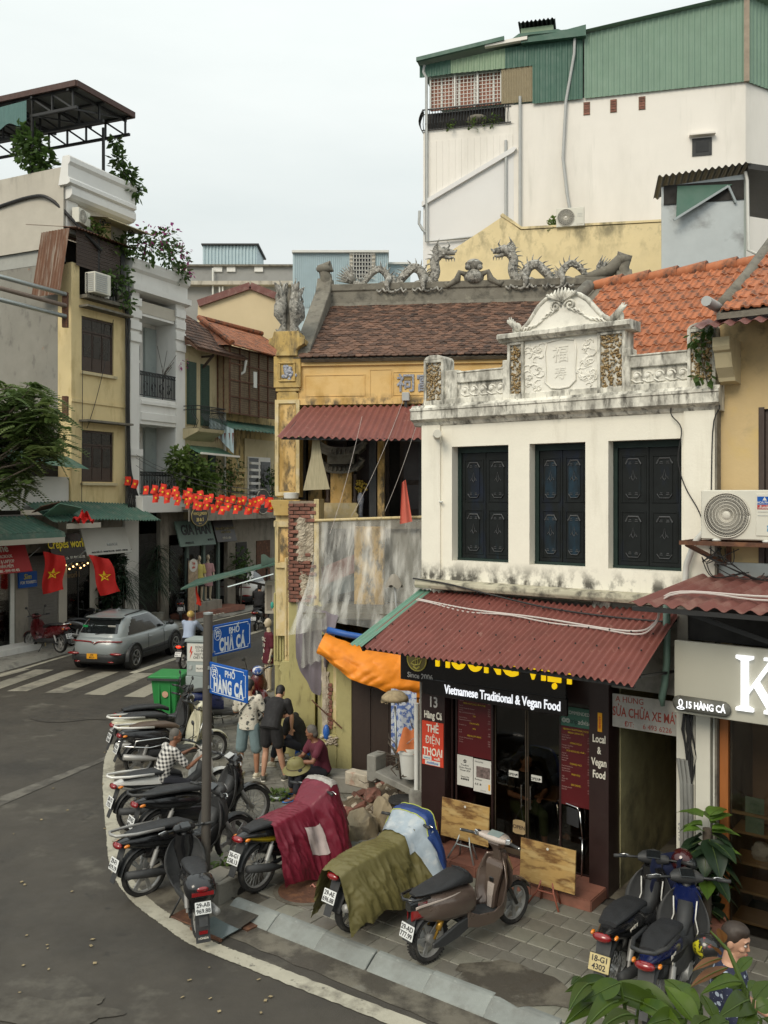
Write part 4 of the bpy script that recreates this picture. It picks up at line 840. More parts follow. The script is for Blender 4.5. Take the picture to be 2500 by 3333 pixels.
# phoenix finial: four birds back to back
ph=TP.root('phoenix_finial','grey mosaic phoenix finial of four birds on the temple corner pier','finial',a=-.28,d=.1,z=7.98)
for k in range(4):
 t=R(45+90*k);c,s_=math.cos(t),math.sin(t);b=MB();q=lambda r,z:(r*c,r*s_,z)
 b.tube([q(.10,.0),q(.17,.08),q(.13,.2),q(.22,.38),q(.20,.55),q(.16,.72),q(.25,.88),q(.34,.98)],[.07,.09,.06,.12,.13,.07,.06,.01],8)
 for j in range(7):b.tube([q(.2,.3+.05*j),q(.30+.02*math.sin(j),.34+.06*j),q(.27,.46+.06*j)],[.03,.035,.004],5)
 b.tube([q(.16,.80),q(.12,.95),q(.05,1.03)],[.05,.035,.004],5);b.tube([q(.22,.85),q(.2,.98),q(.24,1.06)],[.03,.02,.003],5);b.ball(q(.24,.86),.06,7,5)
 b.tube([q(.12,.02),q(.26,.02),q(.30,.09)],[.05,.04,.01],6)
 b.build('bird',m_mosaic,ph,smooth=70)
MB().lathe([(.17,-.02),(.2,.02),(.1,.1),(.07,.7),(.02,.9)],10).build('core',m_cement,ph,smooth=True)
# roof: slab, tiles, ridge, gable parapets
RD,RZ=2.4,9.05;e0=(-.16,7.50);rs_l=math.hypot(RD+.16,RZ-7.5);ra=math.atan2(RZ-7.5,RD+.16)
rb=MB();rb.add([(.0,-.16,7.47),(6.3,-.16,7.47),(6.3,RD,RZ-.03),(.0,RD,RZ-.03),(6.3,5.0,7.4),(.0,5.0,7.4),(0,-.1,7.42),(6.3,-.1,7.42)],[(0,1,2,3),(3,2,4,5),(0,6,7,1)])
rfo=rb.build('tile_roof',m_cement,tp)
tmesh=MB().prism([(-.068,0),(-.05,-.035),(0,-.05),(.05,-.035),(.068,0),(.068,.16),(-.068,.16)],0,.016,'z').mesh('roof_tile',m_rtile)
allt=[]
nr_=29;dv=rs_l/nr_
for j in range(nr_):
 for i in range(44):
  a=.02+.137*i+(.068 if j%2 else 0)
  if a>6.0:continue
  allt.append((j,a))
vis=lambda j,a:(a<2.45 or j>8 and a<4.6)
shown=[t for t in allt if vis(*t)];random.shuffle(shown)
big=sorted(shown,key=lambda t:t[0]+abs(t[1]-1.2)*1.5)[:290];bs=set(big)
rest=MB();mt4=tmesh
tv=[v.co.copy()for v in tmesh.vertices];tf=[tuple(p.vertices)for p in tmesh.polygons]
for j,a in allt:
 y_,z_=e0[0]+dv*j*math.cos(ra),e0[1]+.012+dv*j*math.sin(ra)+random.uniform(0,.012);rot=(ra-R(5)+R(random.uniform(-2,2)),R(random.uniform(-2,2)),R(random.uniform(-3,3)))
 if(j,a)in bs:
  o=bpy.data.objects.new('roof_tile',tmesh);C.objects.link(o);o.parent=rfo;o.location=(a,y_,z_);o.rotation_euler=rot
 else:
  M4=Matrix.Translation((a,y_,z_))@Euler(rot).to_matrix().to_4x4();rest.add([M4@v for v in tv],tf)
m_rt2=m_rtile.copy();m_rt2.name='roof_tile_brown_mass'
g_=m_rt2.node_tree;gn=g_.nodes.new('ShaderNodeNewGeometry')
for n in g_.nodes:
 if n.type=='OBJECT_INFO':
  for l in list(n.outputs['Random'].links):g_.links.new(gn.outputs['Random Per Island'],l.to_socket)
tag(rest.build('tile_courses',m_rt2,rfo,recalc=False),kind='stuff')
rg=MB();rg.prism([(RD-.22,8.92),(RD-.14,9.05),(RD-.10,9.30),(RD-.13,9.32),(RD-.13,9.46),(RD+.1,9.46),(RD+.1,9.0)],.02,6.5,'x');rg.build('ridge',m_cement,tp,bev=.01)
for a,s in((-.02,1),(6.35,-1)):
 gp=MB();gp.prism([(-.1,7.5),(.05,7.72),(RD-.25,9.3),(RD-.05,9.62),(RD+.2,9.62),(RD+.4,9.3),(5.0,7.5)],a-.16,a+.16,'x');gp.build('gable_parapet',m_cement,tp,bev=.015)
 sc=MB();sc.tube([(a+.02,RD+.05,9.4),(a+.02*s,RD-.0,9.68),(a-.06*s,RD-.02,9.86),(a+.10*s,RD-.02,9.92),(a+.14*s,RD-.02,9.80),(a+.03*s,RD-.02,9.78)],[.17,.13,.12,.09,.07,.05],10);sc.ball((a-.02,RD-.06,9.82),(.17,.10,.10),10,7)
 if s<0:sc.tube([(5.35,RD-.02,9.46),(5.7,RD-.02,9.5),(6.05,RD-.02,9.6),(6.3,RD-.02,9.85)],[.05,.10,.14,.12],8)
 sc.build('ridge_scroll',m_cement,tp,smooth=50)
# dragons
def dragon(a0,flip,label):
 dg=TP.root('dragon_ornament',label,'dragon',a=a0,d=RD-.03,z=9.42)
 X=lambda x:x*flip
 def curve(pts,n=12):return[(X(p.x),p.y,p.z)for p in smooth_line3(pts,n)]
 body=[(0,0,.08),(.2,0,.06),(.38,.0,.26),(.56,0,.36),(.72,0,.24),(.80,0,.07),(.95,0,.05),(1.1,0,.20),(1.28,0,.36),(1.45,0,.30),(1.55,0,.10),(1.7,0,.08),(1.78,0,.26),(1.76,0,.48),(1.84,0,.62),(1.95,0,.66)]
 c=curve(body,8);rad=[.05+.055*math.sin(min(1,i/len(c)*1.2)*math.pi*.6)for i in range(len(c))]
 MB().tube(c,rad,9).build('body',m_mosaic,dg,smooth=60)
 fins=MB()
 for i in range(4,len(c)-4,3):
  p=Vector(c[i]);t=(Vector(c[i+1])-Vector(c[i-1])).normalized();nrm=Vector((-t.z*flip,0,t.x*flip));
  fins.tube([p+nrm*rad[i]*.7,p+nrm*(rad[i]+.04)-t*.02,p+nrm*(rad[i]+.11)-t*.06],[(.035,.02),(.025,.014),.003],5)
 fins.build('spines',m_mosaic,dg)
 sc=MB()
 for i in range(3,len(c)-2):
  p=Vector(c[i])
  for k in range(3):sc.ball((p.x+random.uniform(-.05,.05),p.y-rad[i]*.85,p.z+random.uniform(-1,1)*rad[i]*.7),(.026,.014,.022),5,4)
 tag(sc.build('scales',m_mosaic,dg),kind='stuff')
 hd=MB();hd.tube([(X(1.84),0,.66),(X(1.97),0,.70),(X(2.08),0,.68),(X(2.2),0,.66)],[.10,.11,.075,.05],8);hd.tube([(X(1.95),0,.61),(X(2.07),0,.56),(X(2.17),0,.57)],[.06,.04,.025],7)
 for k in range(9):
  t=k/8;hd.tube([(X(1.90-.05*math.sin(3*t)),0,.55+.2*t),(X(1.82-.10*math.sin(3*t)),0,.56+.3*t),(X(1.72-.06*math.sin(3*t)+.15*t),.0,.52+.46*t)],[.04,.028,.003],5)
 for k in range(4):hd.tube([(X(2.0+.06*k),0,.55),(X(2.01+.06*k),0,.47)],[.018,.003],5)
 hd.tube([(X(2.02),0,.74),(X(2.08),0,.82),(X(2.04),0,.92)],[.03,.02,.003],5);hd.tube([(X(2.2),0,.68),(X(2.24),0,.73)],[.03,.012],6);hd.ball((X(2.06),-.07,.72),.03,7,5)
 hd.build('head',m_mosaic,dg,smooth=70)
 tl=MB()
 for k in range(9):
  t=R(95+flip*0+9*k);tl.tube([(X(.02),0,.08),(X(.02+.2*math.cos(t)),.02*(k%3-1),.08+.2*math.sin(t)),(X(.0+.40*math.cos(t+.15)),.03*(k%3-1),.12+.40*math.sin(t+.15))],[.035,.04,.004],5)
 tl.build('tail_fin',m_mosaic,dg,smooth=True)
 lg_=MB()
 for x in(.78,1.55):
  lg_.tube([(X(x+.02),-.06,.16),(X(x-.04),-.16,.02),(X(x-.02),-.12,-.14),(X(x+.06),-.15,-.17)],[.075,.06,.04,.02],7)
  for q in range(5):lg_.tube([(X(x-.26+.13*q),-.13,-.12+.04*math.sin(q*2)),(X(x-.2+.13*q),-.15,-.17+.03*math.sin(q*3)),(X(x-.14+.13*q),-.13,-.13+.04*math.sin(q*2+1))],.028,5)
  lg_.ball((X(x-.05),.0,.03),(.22,.06,.08),8,5);lg_.ball((X(x+.16),.0,.05),(.14,.05,.10),8,5)
 lg_.build('leg',m_mosaic,dg,smooth=True)
 return dg
def smooth_line3(p,n):
 p=[Vector(q)for q in p];out=[]
 for i in range(len(p)-1):
  a,b,c,d=[p[min(max(i+k,0),len(p)-1)]for k in(-1,0,1,2)]
  for k in range(n):
   t=k/n;out.append(.5*((2*b)+(c-a)*t+(2*a-5*b+4*c-d)*t*t+(3*b-a-3*c+d)*t**3))
 out.append(p[-1]);return out
dragon(.62,1,'grey mosaic dragon on the temple ridge with its tail towards the corner pier')
dragon(5.82,-1,'grey mosaic dragon on the temple ridge with its tail by the end scroll')
ur=TP.root('ridge_urn','carved grey urn with flaming top between the two ridge dragons','ornament',a=3.22,d=RD-.05,z=9.42)
MB().lathe([(.12,-.02),(.2,.05),(.22,.14),(.15,.24),(.10,.28),(.17,.34),(.19,.42),(.12,.48),(.08,.5)],12).build('urn_body',m_mosaic,ur,smooth=60)
for sx in(-1,1):
 MB().tube([(sx*.15,-.05,.16),(sx*.30,-.06,.22),(sx*.35,-.06,.06),(sx*.48,-.06,-.02),(sx*.56,-.06,-.06),(sx*.60,-.06,-.0),(sx*.56,-.06,.03)],[.07,.06,.08,.06,.06,.05,.02],8).build('side_scroll',m_cement,ur,smooth=True)
 MB().ball((sx*.13,-.14,.30),.06,8,6).build('knob',m_mosaic,ur,smooth=True)
# temple awning and lower fronts
ta=TP.root('awning','maroon corrugated awning over the temple veranda below the yellow wall','awning')
corr(-.28,3.2,26,(-.04,6.58),(-.98,5.93),amp=.022,fn=lambda u,v,a,d,z:(a+.3*(1-v)*(1-u),d,z-.06*u*v+.02*math.sin(u*9)*v)).build('metal_sheet',m_maroon,ta,smooth=60)
MB().bar((-.2,-.9,5.93),(3.2,-.9,5.86),.05).bar((0,-.1,6.5),(-.1,-.9,5.95),.04).build('support_frame',m_darkmet,ta)
MB().add([(.34,-.62,6.12),(.42,-.62,6.12),(.64,-.6,5.0),(.14,-.6,4.98),(.30,-.66,5.6),(.50,-.66,5.6)],[(0,1,5,4),(4,5,2,3)]).build('hanging_sheet',mat('scrap_beige_sheet',(.42,.37,.24),.8,.25,8,stretch=(9,1,.5)),ta)
bw=TP.root('broken_wall','broken corner wall of bare red brick and crumbling plaster below the ochre pier','wall')
m_bw=m_tcream
MB().box(-.16,.36,-.48,.0,2.9,4.78).build('core',m_mortar,bw)
MB().box(.33,.42,-.53,.0,2.2,4.82).build('plaster_edge',m_tcream,bw);MB().box(-.16,.33,-.46,.0,0,2.9).build('plaster_base',m_olive,bw)
bkm=MB().box(-.105,.105,-.05,.05,-.031,.031).mesh('brick',m_brick,bev=.006)
for j in range(26):
 z=2.93+.071*j
 for i in range(3):
  a=-.055+.216*i-(.108 if j%2 else 0);hb_=j%2 and i==0
  if hb_:a+=.053
  if a>.30:continue
  wdt=3.7<z<4.45 and a>.0 or 3.05<z<3.4 and a>.06
  if wdt and random.random()<.93:continue
  o=bpy.data.objects.new('brick',bkm);C.objects.link(o);o.parent=bw;o.location=(a+random.uniform(-.006,.006),-.50+random.uniform(-.015,.012),z);o.rotation_euler=(0,R(random.uniform(-2,2)),R(random.uniform(-3,3)));o.scale=(random.uniform(.95,1)*(.48 if hb_ else 1),1,random.uniform(.9,1))
rub=MB()
for z0,z1,a0,a1,n_ in((3.62,4.5,.02,.30,90),(2.95,3.45,.08,.30,40)):
 rub.sheet(lambda u,v:(a0-.02+(a1-a0+.04)*u+.05*noise.noise((v*7,3,a0))*(1-u),-.52-.05*math.sin(math.pi*min(1,u*1.6))*(1 if .04<v<.96 else 0)-.035*abs(noise.noise((u*5,v*9,4)))-.02*noise.noise((u*14,v*24,1)),z0+(z1-z0)*v+.05*noise.noise((u*4,8,z0))),14,40)
tag(rub.build('crumbling_plaster',m_plast,bw),kind='stuff')
MB().prism([(-.52,4.5),(-.16,4.5),(-.10,4.62),(-.06,4.72),(.0,4.80),(-.58,4.80),(-.56,4.7),(-.52,4.62)],-.2,.4).build('cornice',m_tcol,bw,bev=.008)
MB().box(-.50,-.17,-.10,.4,2.2,4.5).build('pier',m_tcream,bw)
for a0,a1,z0,z1 in((-.53,-.17,4.28,4.40),(-.50,-.44,3.6,4.28),(-.24,-.18,3.6,4.28),(-.50,-.18,3.5,3.6)):MB().box(a0,a1,-.15,-.10,z0,z1).build('panel_moulding',m_tcream,bw,bev=.006)
MB().box(-.42,-.26,-.106,-.10,3.62,4.26).build('panel',m_tyel,bw)
MB().box(-.62,-.1,.3,5,0,4.4).build('side_wall',m_olive,bw)
pt=TP.root('flower_pot','shallow white pot standing on the broken cornice of the ochre pier','pot',a=-.2,d=-.1,z=4.80);MB().lathe([(.09,0),(.14,.03),(.15,.13),(.13,.14),(.12,.1),(0,.1)],14).build('pot_body',m_pvcw,pt,smooth=40)
# fluted pilasters and wall bases of the ground storey
fp=TP.root('ground_floor_wall','olive yellow ground floor wall of the temple with fluted pilasters and peeling piers','wall')
def fluted(a0,a1,z0,z1,d,m=m_olive):
 f=MB();n=max(2,int((a1-a0)/.05));wq=(a1-a0)/n
 f.box(a0,a1,d,d+.2,z0,z1)
 for i in range(n):f.box(a0+wq*i+.012,a0+wq*(i+1)-.012,d-.03,d,z0+.1,z1)
 return f.build('pilaster',m,fp,bev=.004)
fluted(-.30,-.07,1.75,3.7,-.22,m_tcream);fluted(-.58,-.36,1.6,3.0,.05,m_olive)
MB().prism([(-.34,1.75),(-.03,1.75),(-.0,1.68),(.03,1.6),(-.02,1.52),(.0,1.45),(0,0),(-.36,0),(-.36,1.45),(-.34,1.52),(-.40,1.6),(-.37,1.68)],-.28,-.02).build('pilaster_base',m_olive,fp,bev=.008)
MB().box(-.09,.34,-.26,.1,0,3.0).build('wall',m_olive,fp)
MB().add([(.34,-.26,0),(.72,-1.75,0),(.72,-1.75,2.5),(.34,-.26,3.0),(.34,.0,0),(.9,-1.7,0),(.9,-1.7,2.5),(.34,0,3.0)],[(0,1,2,3),(4,7,6,5),(3,2,6,7)]).build('return_wall',m_olive,fp)
MB().box(.98,1.25,-1.86,-1.5,-.02,2.3).build('pier',m_olive,fp,bev=.01);MB().box(.72,.98,-1.80,-1.5,.7,2.3).build('pier_shaft',m_olive,fp,bev=.01)
MB().box(.74,.80,-1.84,-1.80,.8,2.2).build('moulding',m_plast,fp);MB().box(.93,.98,-1.84,-1.80,.95,2.2).build('moulding',m_tcream,fp)
MB().prism([(.70,.82),(1.0,.82),(1.0,.74),(.98,.68),(1.0,.60),(1.0,.42),(.99,.35),(1.0,.22),(1.0,-.02),(.55,-.02),(.55,.2),(.62,.30),(.55,.42),(.62,.58),(.70,.66)],-1.88,-1.5).build('pier_base',m_olive,fp,bev=.012)
for j in range(11):
 o=bpy.data.objects.new('brick',bkm);C.objects.link(o);o.parent=fp;o.location=(.865+random.uniform(-.02,.02),-1.80,.93+.072*j);o.scale=(.36+.1*math.sin(j),.6,.95);o.rotation_euler=(0,R(random.uniform(-4,4)),0)
pk=MB()
pk.sheet(lambda u,v:(.73+.13*u+.05*noise.noise((v*6,1,1)),-1.81-.025*abs(noise.noise((u*5,v*12,4)))-.02*math.sin(u*3.1),.68+1.2*v),10,40)
for k in range(24):pk.ball((random.uniform(.72,1.0),-1.88,random.uniform(.64,.80)),(random.uniform(.02,.05),.035,.02),5,4)
tag(pk.build('peeling_plaster',m_plast,fp),kind='stuff')
for j in range(3):
 for i in range(2):o=bpy.data.objects.new('brick',bkm);C.objects.link(o);o.parent=fp;o.location=(1.04+.15*i+.05*(j%2),-1.87,2.0+.075*j);o.scale=(.62,.6,.95)
hd=TP.root('hoarding','dark brown plank hoarding in front of the temple site','fence')
x=1.25
mh=mat('hoarding_dark_brown',(.036,.022,.016),.6,.2,5,[((.07,.05,.04),9,.62,.75,.6,(6,1,.3),None)],stretch=(5,1,.4))
for k,wq in enumerate((.32,.31,.33,.32,.3,.34,.3)):
 a=x+.003;MB().box(a,x+wq-.004,0,.03,-.02,2.15).build('plank',mh,hd,loc=(0,-1.84+.002*(k%2)+.05*k*.3,0));x+=wq
# tarpaulins and plastic sheet
oc=TP.root('tarpaulin','bright orange tarpaulin slung between the temple pier and the restaurant sign','tarpaulin')
def tarp(u,v):
 top=Vector((.82+1.75*u,-1.95-.1*math.sin(u*3),2.56-.30*u-.10*math.sin(u*math.pi)));bot=Vector((.70+1.78*u,-2.15-.25*math.sin(u*math.pi),2.25-.72*u-.10*math.sin(u*math.pi)+.02*math.sin(u*14)))
 p=top.lerp(bot,v);p.y-=.14*math.sin(v*math.pi)+.07*noise.noise((u*4,v*3,3))+.06*abs(noise.noise((u*6,v*3+u*4,8)))+.012*abs(noise.noise((u*20,v*8+u*9,2)));p.z+=.02*noise.noise((u*9,v*4,5));return p
MB().sheet(tarp,90,36).build('sheet',m_orange,oc,smooth=True)
def tarp2(u,v):return(2.26+.26*u+.03*v,-2.05-.1*math.sin(v*3+u*3),1.70-.10*u-(.40+.25*u)*v+.02*math.sin(u*9))
MB().sheet(tarp2,12,12).build('hanging_flap',m_orange,oc,smooth=True)
MB().tube([(.86,-2.0,2.62),(1.2,-2.02,2.55),(1.55,-2.03,2.50),(2.0,-2.03,2.42)],.055,10).build('rolled_blue_edge',mat('tarp_blue',(.015,.09,.34),.5,.15,6),oc,smooth=True)
pt_=TP.root('tarpaulin','greyish purple tarpaulin hanging folded at the temple corner','tarpaulin')
m_pur=mat('tarp_grey_purple',(.17,.145,.165),.65,.15,3,[((.26,.25,.25),3,.52,.7,.5,(1.5,1.5,.4),None)])
def purp(u,v):
 a=.14+.88*u;zt=2.95-.10*u;zb=1.75-.55*math.sin(u*2.4)*(u<.8)-(.0 if u<.8 else 0);zb=1.95-.55*math.sin(min(1,u/.62)*math.pi/2)if u<.62 else 1.40+1.05*((u-.62)/.38)**1.2
 z=zt+(zb-zt)*v;return(a-.05*v,-1.0-.9*u-.15*math.sin(v*3)+.05*math.sin(u*20+v*2),z)
MB().sheet(purp,40,20).build('sheet',m_pur,pt_,smooth=True)
rd=TP.root('tarp_rod','thin rusty rod propping the purple tarpaulin against the pier','rod');MB().tube([(.58,-1.95,1.42),(.64,-1.95,1.36),(1.1,-1.95,.95)],.012,6).build('rod',m_rust,rd)
ps=TP.root('plastic_sheet','translucent crumpled plastic sheet hanging from the veranda rail between temple and white house','plastic sheet')
if True:
 m=bpy.data.materials.new('translucent_plastic');m.use_nodes=True;t=m.node_tree;t.nodes.clear();nw=t.nodes.new;L=t.links.new
 o=nw('ShaderNodeOutputMaterial');tr=nw('ShaderNodeBsdfTransparent');tr.inputs[0].default_value=(.86,.86,.83,1);df=nw('ShaderNodeBsdfPrincipled');df.inputs['Base Color'].default_value=(.74,.73,.68,1);df.inputs['Roughness'].default_value=.25
 tc=nw('ShaderNodeTexCoord');nz=nw('ShaderNodeTexNoise');nz.inputs['Scale'].default_value=1.;nz.inputs['Detail'].default_value=3;mr_=nw('ShaderNodeMapRange');mr_.inputs[1].default_value=.42;mr_.inputs[2].default_value=.72;mr_.inputs[3].default_value=.13;mr_.inputs[4].default_value=.58
 mp_=nw('ShaderNodeMapping');mp_.inputs['Rotation'].default_value=(0,R(-24),0);mp_.inputs['Scale'].default_value=(7,1.5,.7);L(tc.outputs['Object'],mp_.inputs[0]);L(mp_.outputs[0],nz.inputs[0]);L(nz.outputs[0],mr_.inputs[0]);mx=nw('ShaderNodeMixShader');L(mr_.outputs[0],mx.inputs[0]);L(tr.outputs[0],mx.inputs[1]);L(df.outputs[0],mx.inputs[2]);L(mx.outputs[0],o.inputs[0])
 tl_=nw('ShaderNodeBsdfTranslucent');
 m_plst=m
def plas(u,v):
 a=.40+2.15*u;zt=4.40+.06*u;zb=2.75-.45*u+(.15 if u>.3 else .25*(u/.3-1));z=zt+(zb-zt)*v
 k=math.sin(v*math.pi*.5);d=-.55-1.45*v**1.4
 d+=.09*k*abs(math.sin(u*9+2.5*v))+.03*k*abs(math.sin(u*21-5*v+2*noise.noise((u*3,v*3,7))))+.04*noise.noise((u*7,v*4,1))*k+.05*k*(1-2*abs(noise.noise((u*8+v*5,v*2-u*2,3))))+.02*k*(1-2*abs(noise.noise((u*20-v*9,v*4+u*4,6))))
 return(a-.25*v*v*(1-u),d,z)
MB().sheet(plas,90,60).build('sheet',m_plst,ps,smooth=True)
def plas2(u,v):return(.14+.62*u+.05*v,-1.1-.9*u-.05*math.sin(u*16+v*5)-.1,3.05-.10*u-1.25*v*(1-.35*u)+.02*math.sin(u*21))
MB().sheet(plas2,30,20).build('fold',m_plst,ps,smooth=True)
tube('rail',m_tcream,ps,[(.35,-.55,4.42),(1.4,-.56,4.46),(2.6,-.56,4.50)],.028)
# stuff seen faintly behind the plastic
tb('terrace_floor',m_cement,.35,6.2,2.75,2.85,-1.6,0);tb('back_wall',mat('terrace_grey_wall',(.24,.235,.21),.9,.2,2),1.3,6.2,2.85,4.3,.1,.2);tb('dark_opening',m_dark,.3,1.3,2.85,4.3,.1,.2);tb('inner_pier',m_tyel,1.05,1.6,2.85,4.3,-.3,-.05)
o=MB().ob((.9,-.25,3.55),(1.15,.03,.32),rotm(0,-22,0)).build('fallen_red_panel',m_maroon,None);o.parent=tp;MB().ob((1.05,-.2,3.25),(1.0,.03,.3),rotm(0,-14,0)).build('fallen_blue_panel',mat('panel_slate',(.08,.11,.13),.7,.1),tp)
rfg=TP.root('flag','folded plain red flag hanging from a wire over the plastic sheet','flag',a=1.95,d=-.9,z=4.9);MB().sheet(lambda u,v:(.06+.16*u*(.4+v)-.04*v,.03*math.sin(u*9),.22-.75*v+.05*u),10,12).build('cloth',mat('flag_faded_red',(.56,.13,.09),.8,.1),rfg,smooth=True)
for i,(p,q)in enumerate((((1.30,-1.0,6.3),(.75,-1.2,4.2)),((2.05,-1.0,6.6),(1.1,-1.0,4.5)),((2.5,-1.2,6.8),(1.7,-.9,4.6)))):
 o=TP.root('wire',['pale wire hanging down in front of the altar shrine','thin grey wire slanting across the temple veranda post','thin wire carrying the plain red flag by the white house'][i],'wire');tube('strand',m_wirew,o,sag(p,q,.12),.004,5)
bj=TP.root('junction_box','small grey junction box on the temple wall above the maroon awning','box',a=2.0,d=-.1,z=6.66);MB().box(-.07,.07,-.06,.06,0,.16).build('box',m_pvc,bj,bev=.01);MB().bar((0,0,-.2),(0,0,0),.05).build('stem',m_darkmet,bj)
# ================================================================== white tower and yellow gable behind
tow=TW.root('tower_building','tall white building with green corrugated top storey behind the temple','building')
def wb(name,m,a0,a1,z0,z1,d0,d1,par=None,**k):return box(name,m,par or tow,a0,a1,d0,d1,z0,z1,**k)
ww=MB();ww.box(2.86,9.607,0,.3,0,17.0);ww.box(0.0,2.86,.0,.3,0,16.45);ww.prism([(9.607,0),(13.9,4.2),(13.9,12),(9.3,12),(9.3,.3)],0,17.0,'z');ww.box(0,.3,.3,12,0,16.4);ww.box(0,9.6,11.8,12,0,17);ww.box(2.6,2.86,.0,3,16.4,17.1)
ww.build('wall',m_tower,tow)
MB().prism([(-.03,14.05),(.0,14.05),(2.86,15.5),(2.95,15.62),(2.86,15.66),(-.03,14.18)],-.12,-.005).build('lean_to_flashing',m_tower2,tow)
MB().add([(0.02,-.006,12),(2.86,-.006,12),(2.86,-.006,15.5),(.02,-.006,14.05)],[(0,1,2,3)]).build('lower_grey_panel',m_tower2,tow)
wl=MB()
for i in range(14):wl.box(.03+.2*i,.03+.2*i+.197,-.02,-.004,14.2+.1*i,16.1)
wl.build('white_sheet',m_tower,tow)
def clad(name,m,a0,a1,zb0,zb1,zt0,zt1,d=-.06,pitch=.16):
 n=int((a1-a0)/pitch);ob_=MB()
 ob_.sheet(lambda u,v:(a0+(a1-a0)*u,d-.02*(1 if(u*n)%1<.3 else 0),(zb0+(zb1-zb0)*u)*(1-v)+(zt0+(zt1-zt0)*u)*v),n*5,1)
 return ob_.build(name,m,tow)
clad('green_cladding',m_tgreen,5.0,9.62,16.95,16.97,18.9,19.45);clad('dark_green_cladding',m_tgreen2,3.44,4.95,16.94,16.94,18.78,18.9,-.08)
clad('pale_green_fascia',m_tgreen3,.9,2.6,18.15,18.12,18.55,18.75,-.09);clad('green_fascia',m_tgreen2,-.1,.9,18.12,18.15,18.5,18.6,-.08);clad('green_fascia',m_tgreen2,2.6,3.44,18.12,18.12,18.75,18.8,-.08)
clad('curtain_screen',mat('bamboo_screen',(.30,.25,.16),.8,.1,5),2.48,3.44,17.05,17.03,18.14,18.14,-.05,.05)
sd=MB();sd.sheet(lambda u,v:(9.66+4.3*u+.02*(1 if(u*36)%1<.3 else 0),-.02+4.2*u-.02*(1 if(u*36)%1<.3 else 0),16.97+(2.55-.2*u)*v),180,1);sd.build('side_cladding',m_tgreen,tow);wb('corner_flashing',mat('flashing_tan',(.30,.24,.18),.7),9.55,9.70,16.97,19.5,-.1,.0)
rf2=MB();rf2.add([(-.15,-.35,18.55),(3.4,-.35,18.95),(5.0,-.25,18.95),(9.7,-.25,19.5),(14,4.0,19.35),(14,12,19.6),(-.15,12,19.4)],[(0,1,2,3,4,5,6)]);rf2.build('roof',m_tgreen,tow)
MB().prism([(-.15,18.52),(2.6,18.86),(2.6,18.98),(-.15,18.64)],-.4,-.3).build('eave_gutter',m_tgreen2,tow)
MB().prism([(3.1,18.75),(5.05,18.75),(5.05,19.08),(4.5,19.0),(3.1,19.0)],-.3,-.1).build('roof_flashing',m_tgreen2,tow);MB().prism([(2.0,18.74),(3.3,18.82),(3.3,18.92),(2.0,18.84)],-.35,-.2).build('white_eave',m_tower,tow)
MB().prism([(2.2,18.8),(4.9,18.95),(4.2,19.3),(3.0,19.3)],.2,2.5).build('roof_hip',m_tgreen2,tow);wb('roof_vent',m_tgreen3,3.05,4.05,19.2,19.5,.3,1.3);
corr(2.98,4.12,9,(.1,19.6),(1.4,19.6),amp=.03).build('vent_cap',m_darkmet,tow)
# barred window with curtains, balcony, vents, little window
wb('curtain_wall',mat('curtain_rust',(.36,.165,.115),.8,.12,6,stretch=(9,1,.4)),.2,2.48,17.15,18.14,.18,.22);wb('storey_side',m_tower,2.55,2.86,17.0,18.2,.0,.3)
for a0 in(.20,.75,1.25,1.85):wb('curtain_white',m_pvcw,a0+.33,a0+.40,17.15,18.14,.165,.175)
gr=MB()
for i in range(20):gr.bar((.22+.118*i,.08,17.13),(.22+.118*i,.08,18.15),.018)
for i in range(9):gr.bar((.22,.07,17.18+.118*i),(2.46,.07,17.18+.118*i),.016)
for a in(.22,1.0,1.72,2.46):gr.bar((a,.05,17.12),(a,.05,18.15),.05)
tag(gr.build('window_bars',m_pvcw,tow),kind='stuff')
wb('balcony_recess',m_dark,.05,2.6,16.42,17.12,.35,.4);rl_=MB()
for i in range(30):
 a=.02+.092*i;rl_.tube([(a,-.02,17.12),(a,-.04,16.9),(a,-.14,16.62),(a,-.06,16.46)],.013,5)
rl_.bar((-.03,-.02,17.12),(2.78,-.02,17.12),.035);rl_.bar((-.03,-.02,16.97),(2.78,-.02,16.97),.02);rl_.bar((-.03,-.05,16.46),(2.78,-.05,16.46),.03)
for i in range(8):rl_.tube([(-.03-.12*math.sin(q/6*3.1),.3*i/8,17.12-.11*q)for q in range(7)],.013,5)
tag(rl_.build('balcony_railing',m_iron,tow),kind='stuff')
pt=MB().lathe([(.16,0),(.3,.2),(.32,.3),(.28,.3),(0,.25)],12,(1.7,.15,16.46));pt.build('balcony_planter',m_cement,tow,smooth=True)
def leaves(name,mt,par,blobs,n,size,long=1.6,kind=None,droop=.3,seed=None):
 m=MB();tot=sum(b[3]for b in blobs)
 for bx_,by,bz,br,*sq in blobs:
  sq=sq[0]if sq else(1,1,1)
  for _ in range(int(n*br/tot)):
   v=Vector((random.gauss(0,1),random.gauss(0,1),random.gauss(0,1))).normalized()*br*(random.random()**.45)
   c=Vector((bx_+v.x*sq[0],by+v.y*sq[1],bz+v.z*sq[2]));s=size*random.uniform(.6,1.3)
   d=(v.normalized()+Vector((random.uniform(-1,1),random.uniform(-1,1),random.uniform(-1,.6)-droop))).normalized();w_=d.cross(Vector((random.uniform(-.6,.6),random.uniform(-.6,.6),1))).normalized()*s*.5;q=d*s*long
   m.add([c,c+q*.5+w_,c+q,c+q*.5-w_],[(0,1,2,3)])
 o=m.build(name,mt,par,recalc=False)
 if kind:tag(o,kind=kind)
 return o
leaves('balcony_leaves',m_leafl,tow,[(.9,-.06,16.55,.16),(1.6,-.06,16.5,.18),(2.1,-.06,16.56,.2),(2.3,0,16.6,.15)],160,.07)
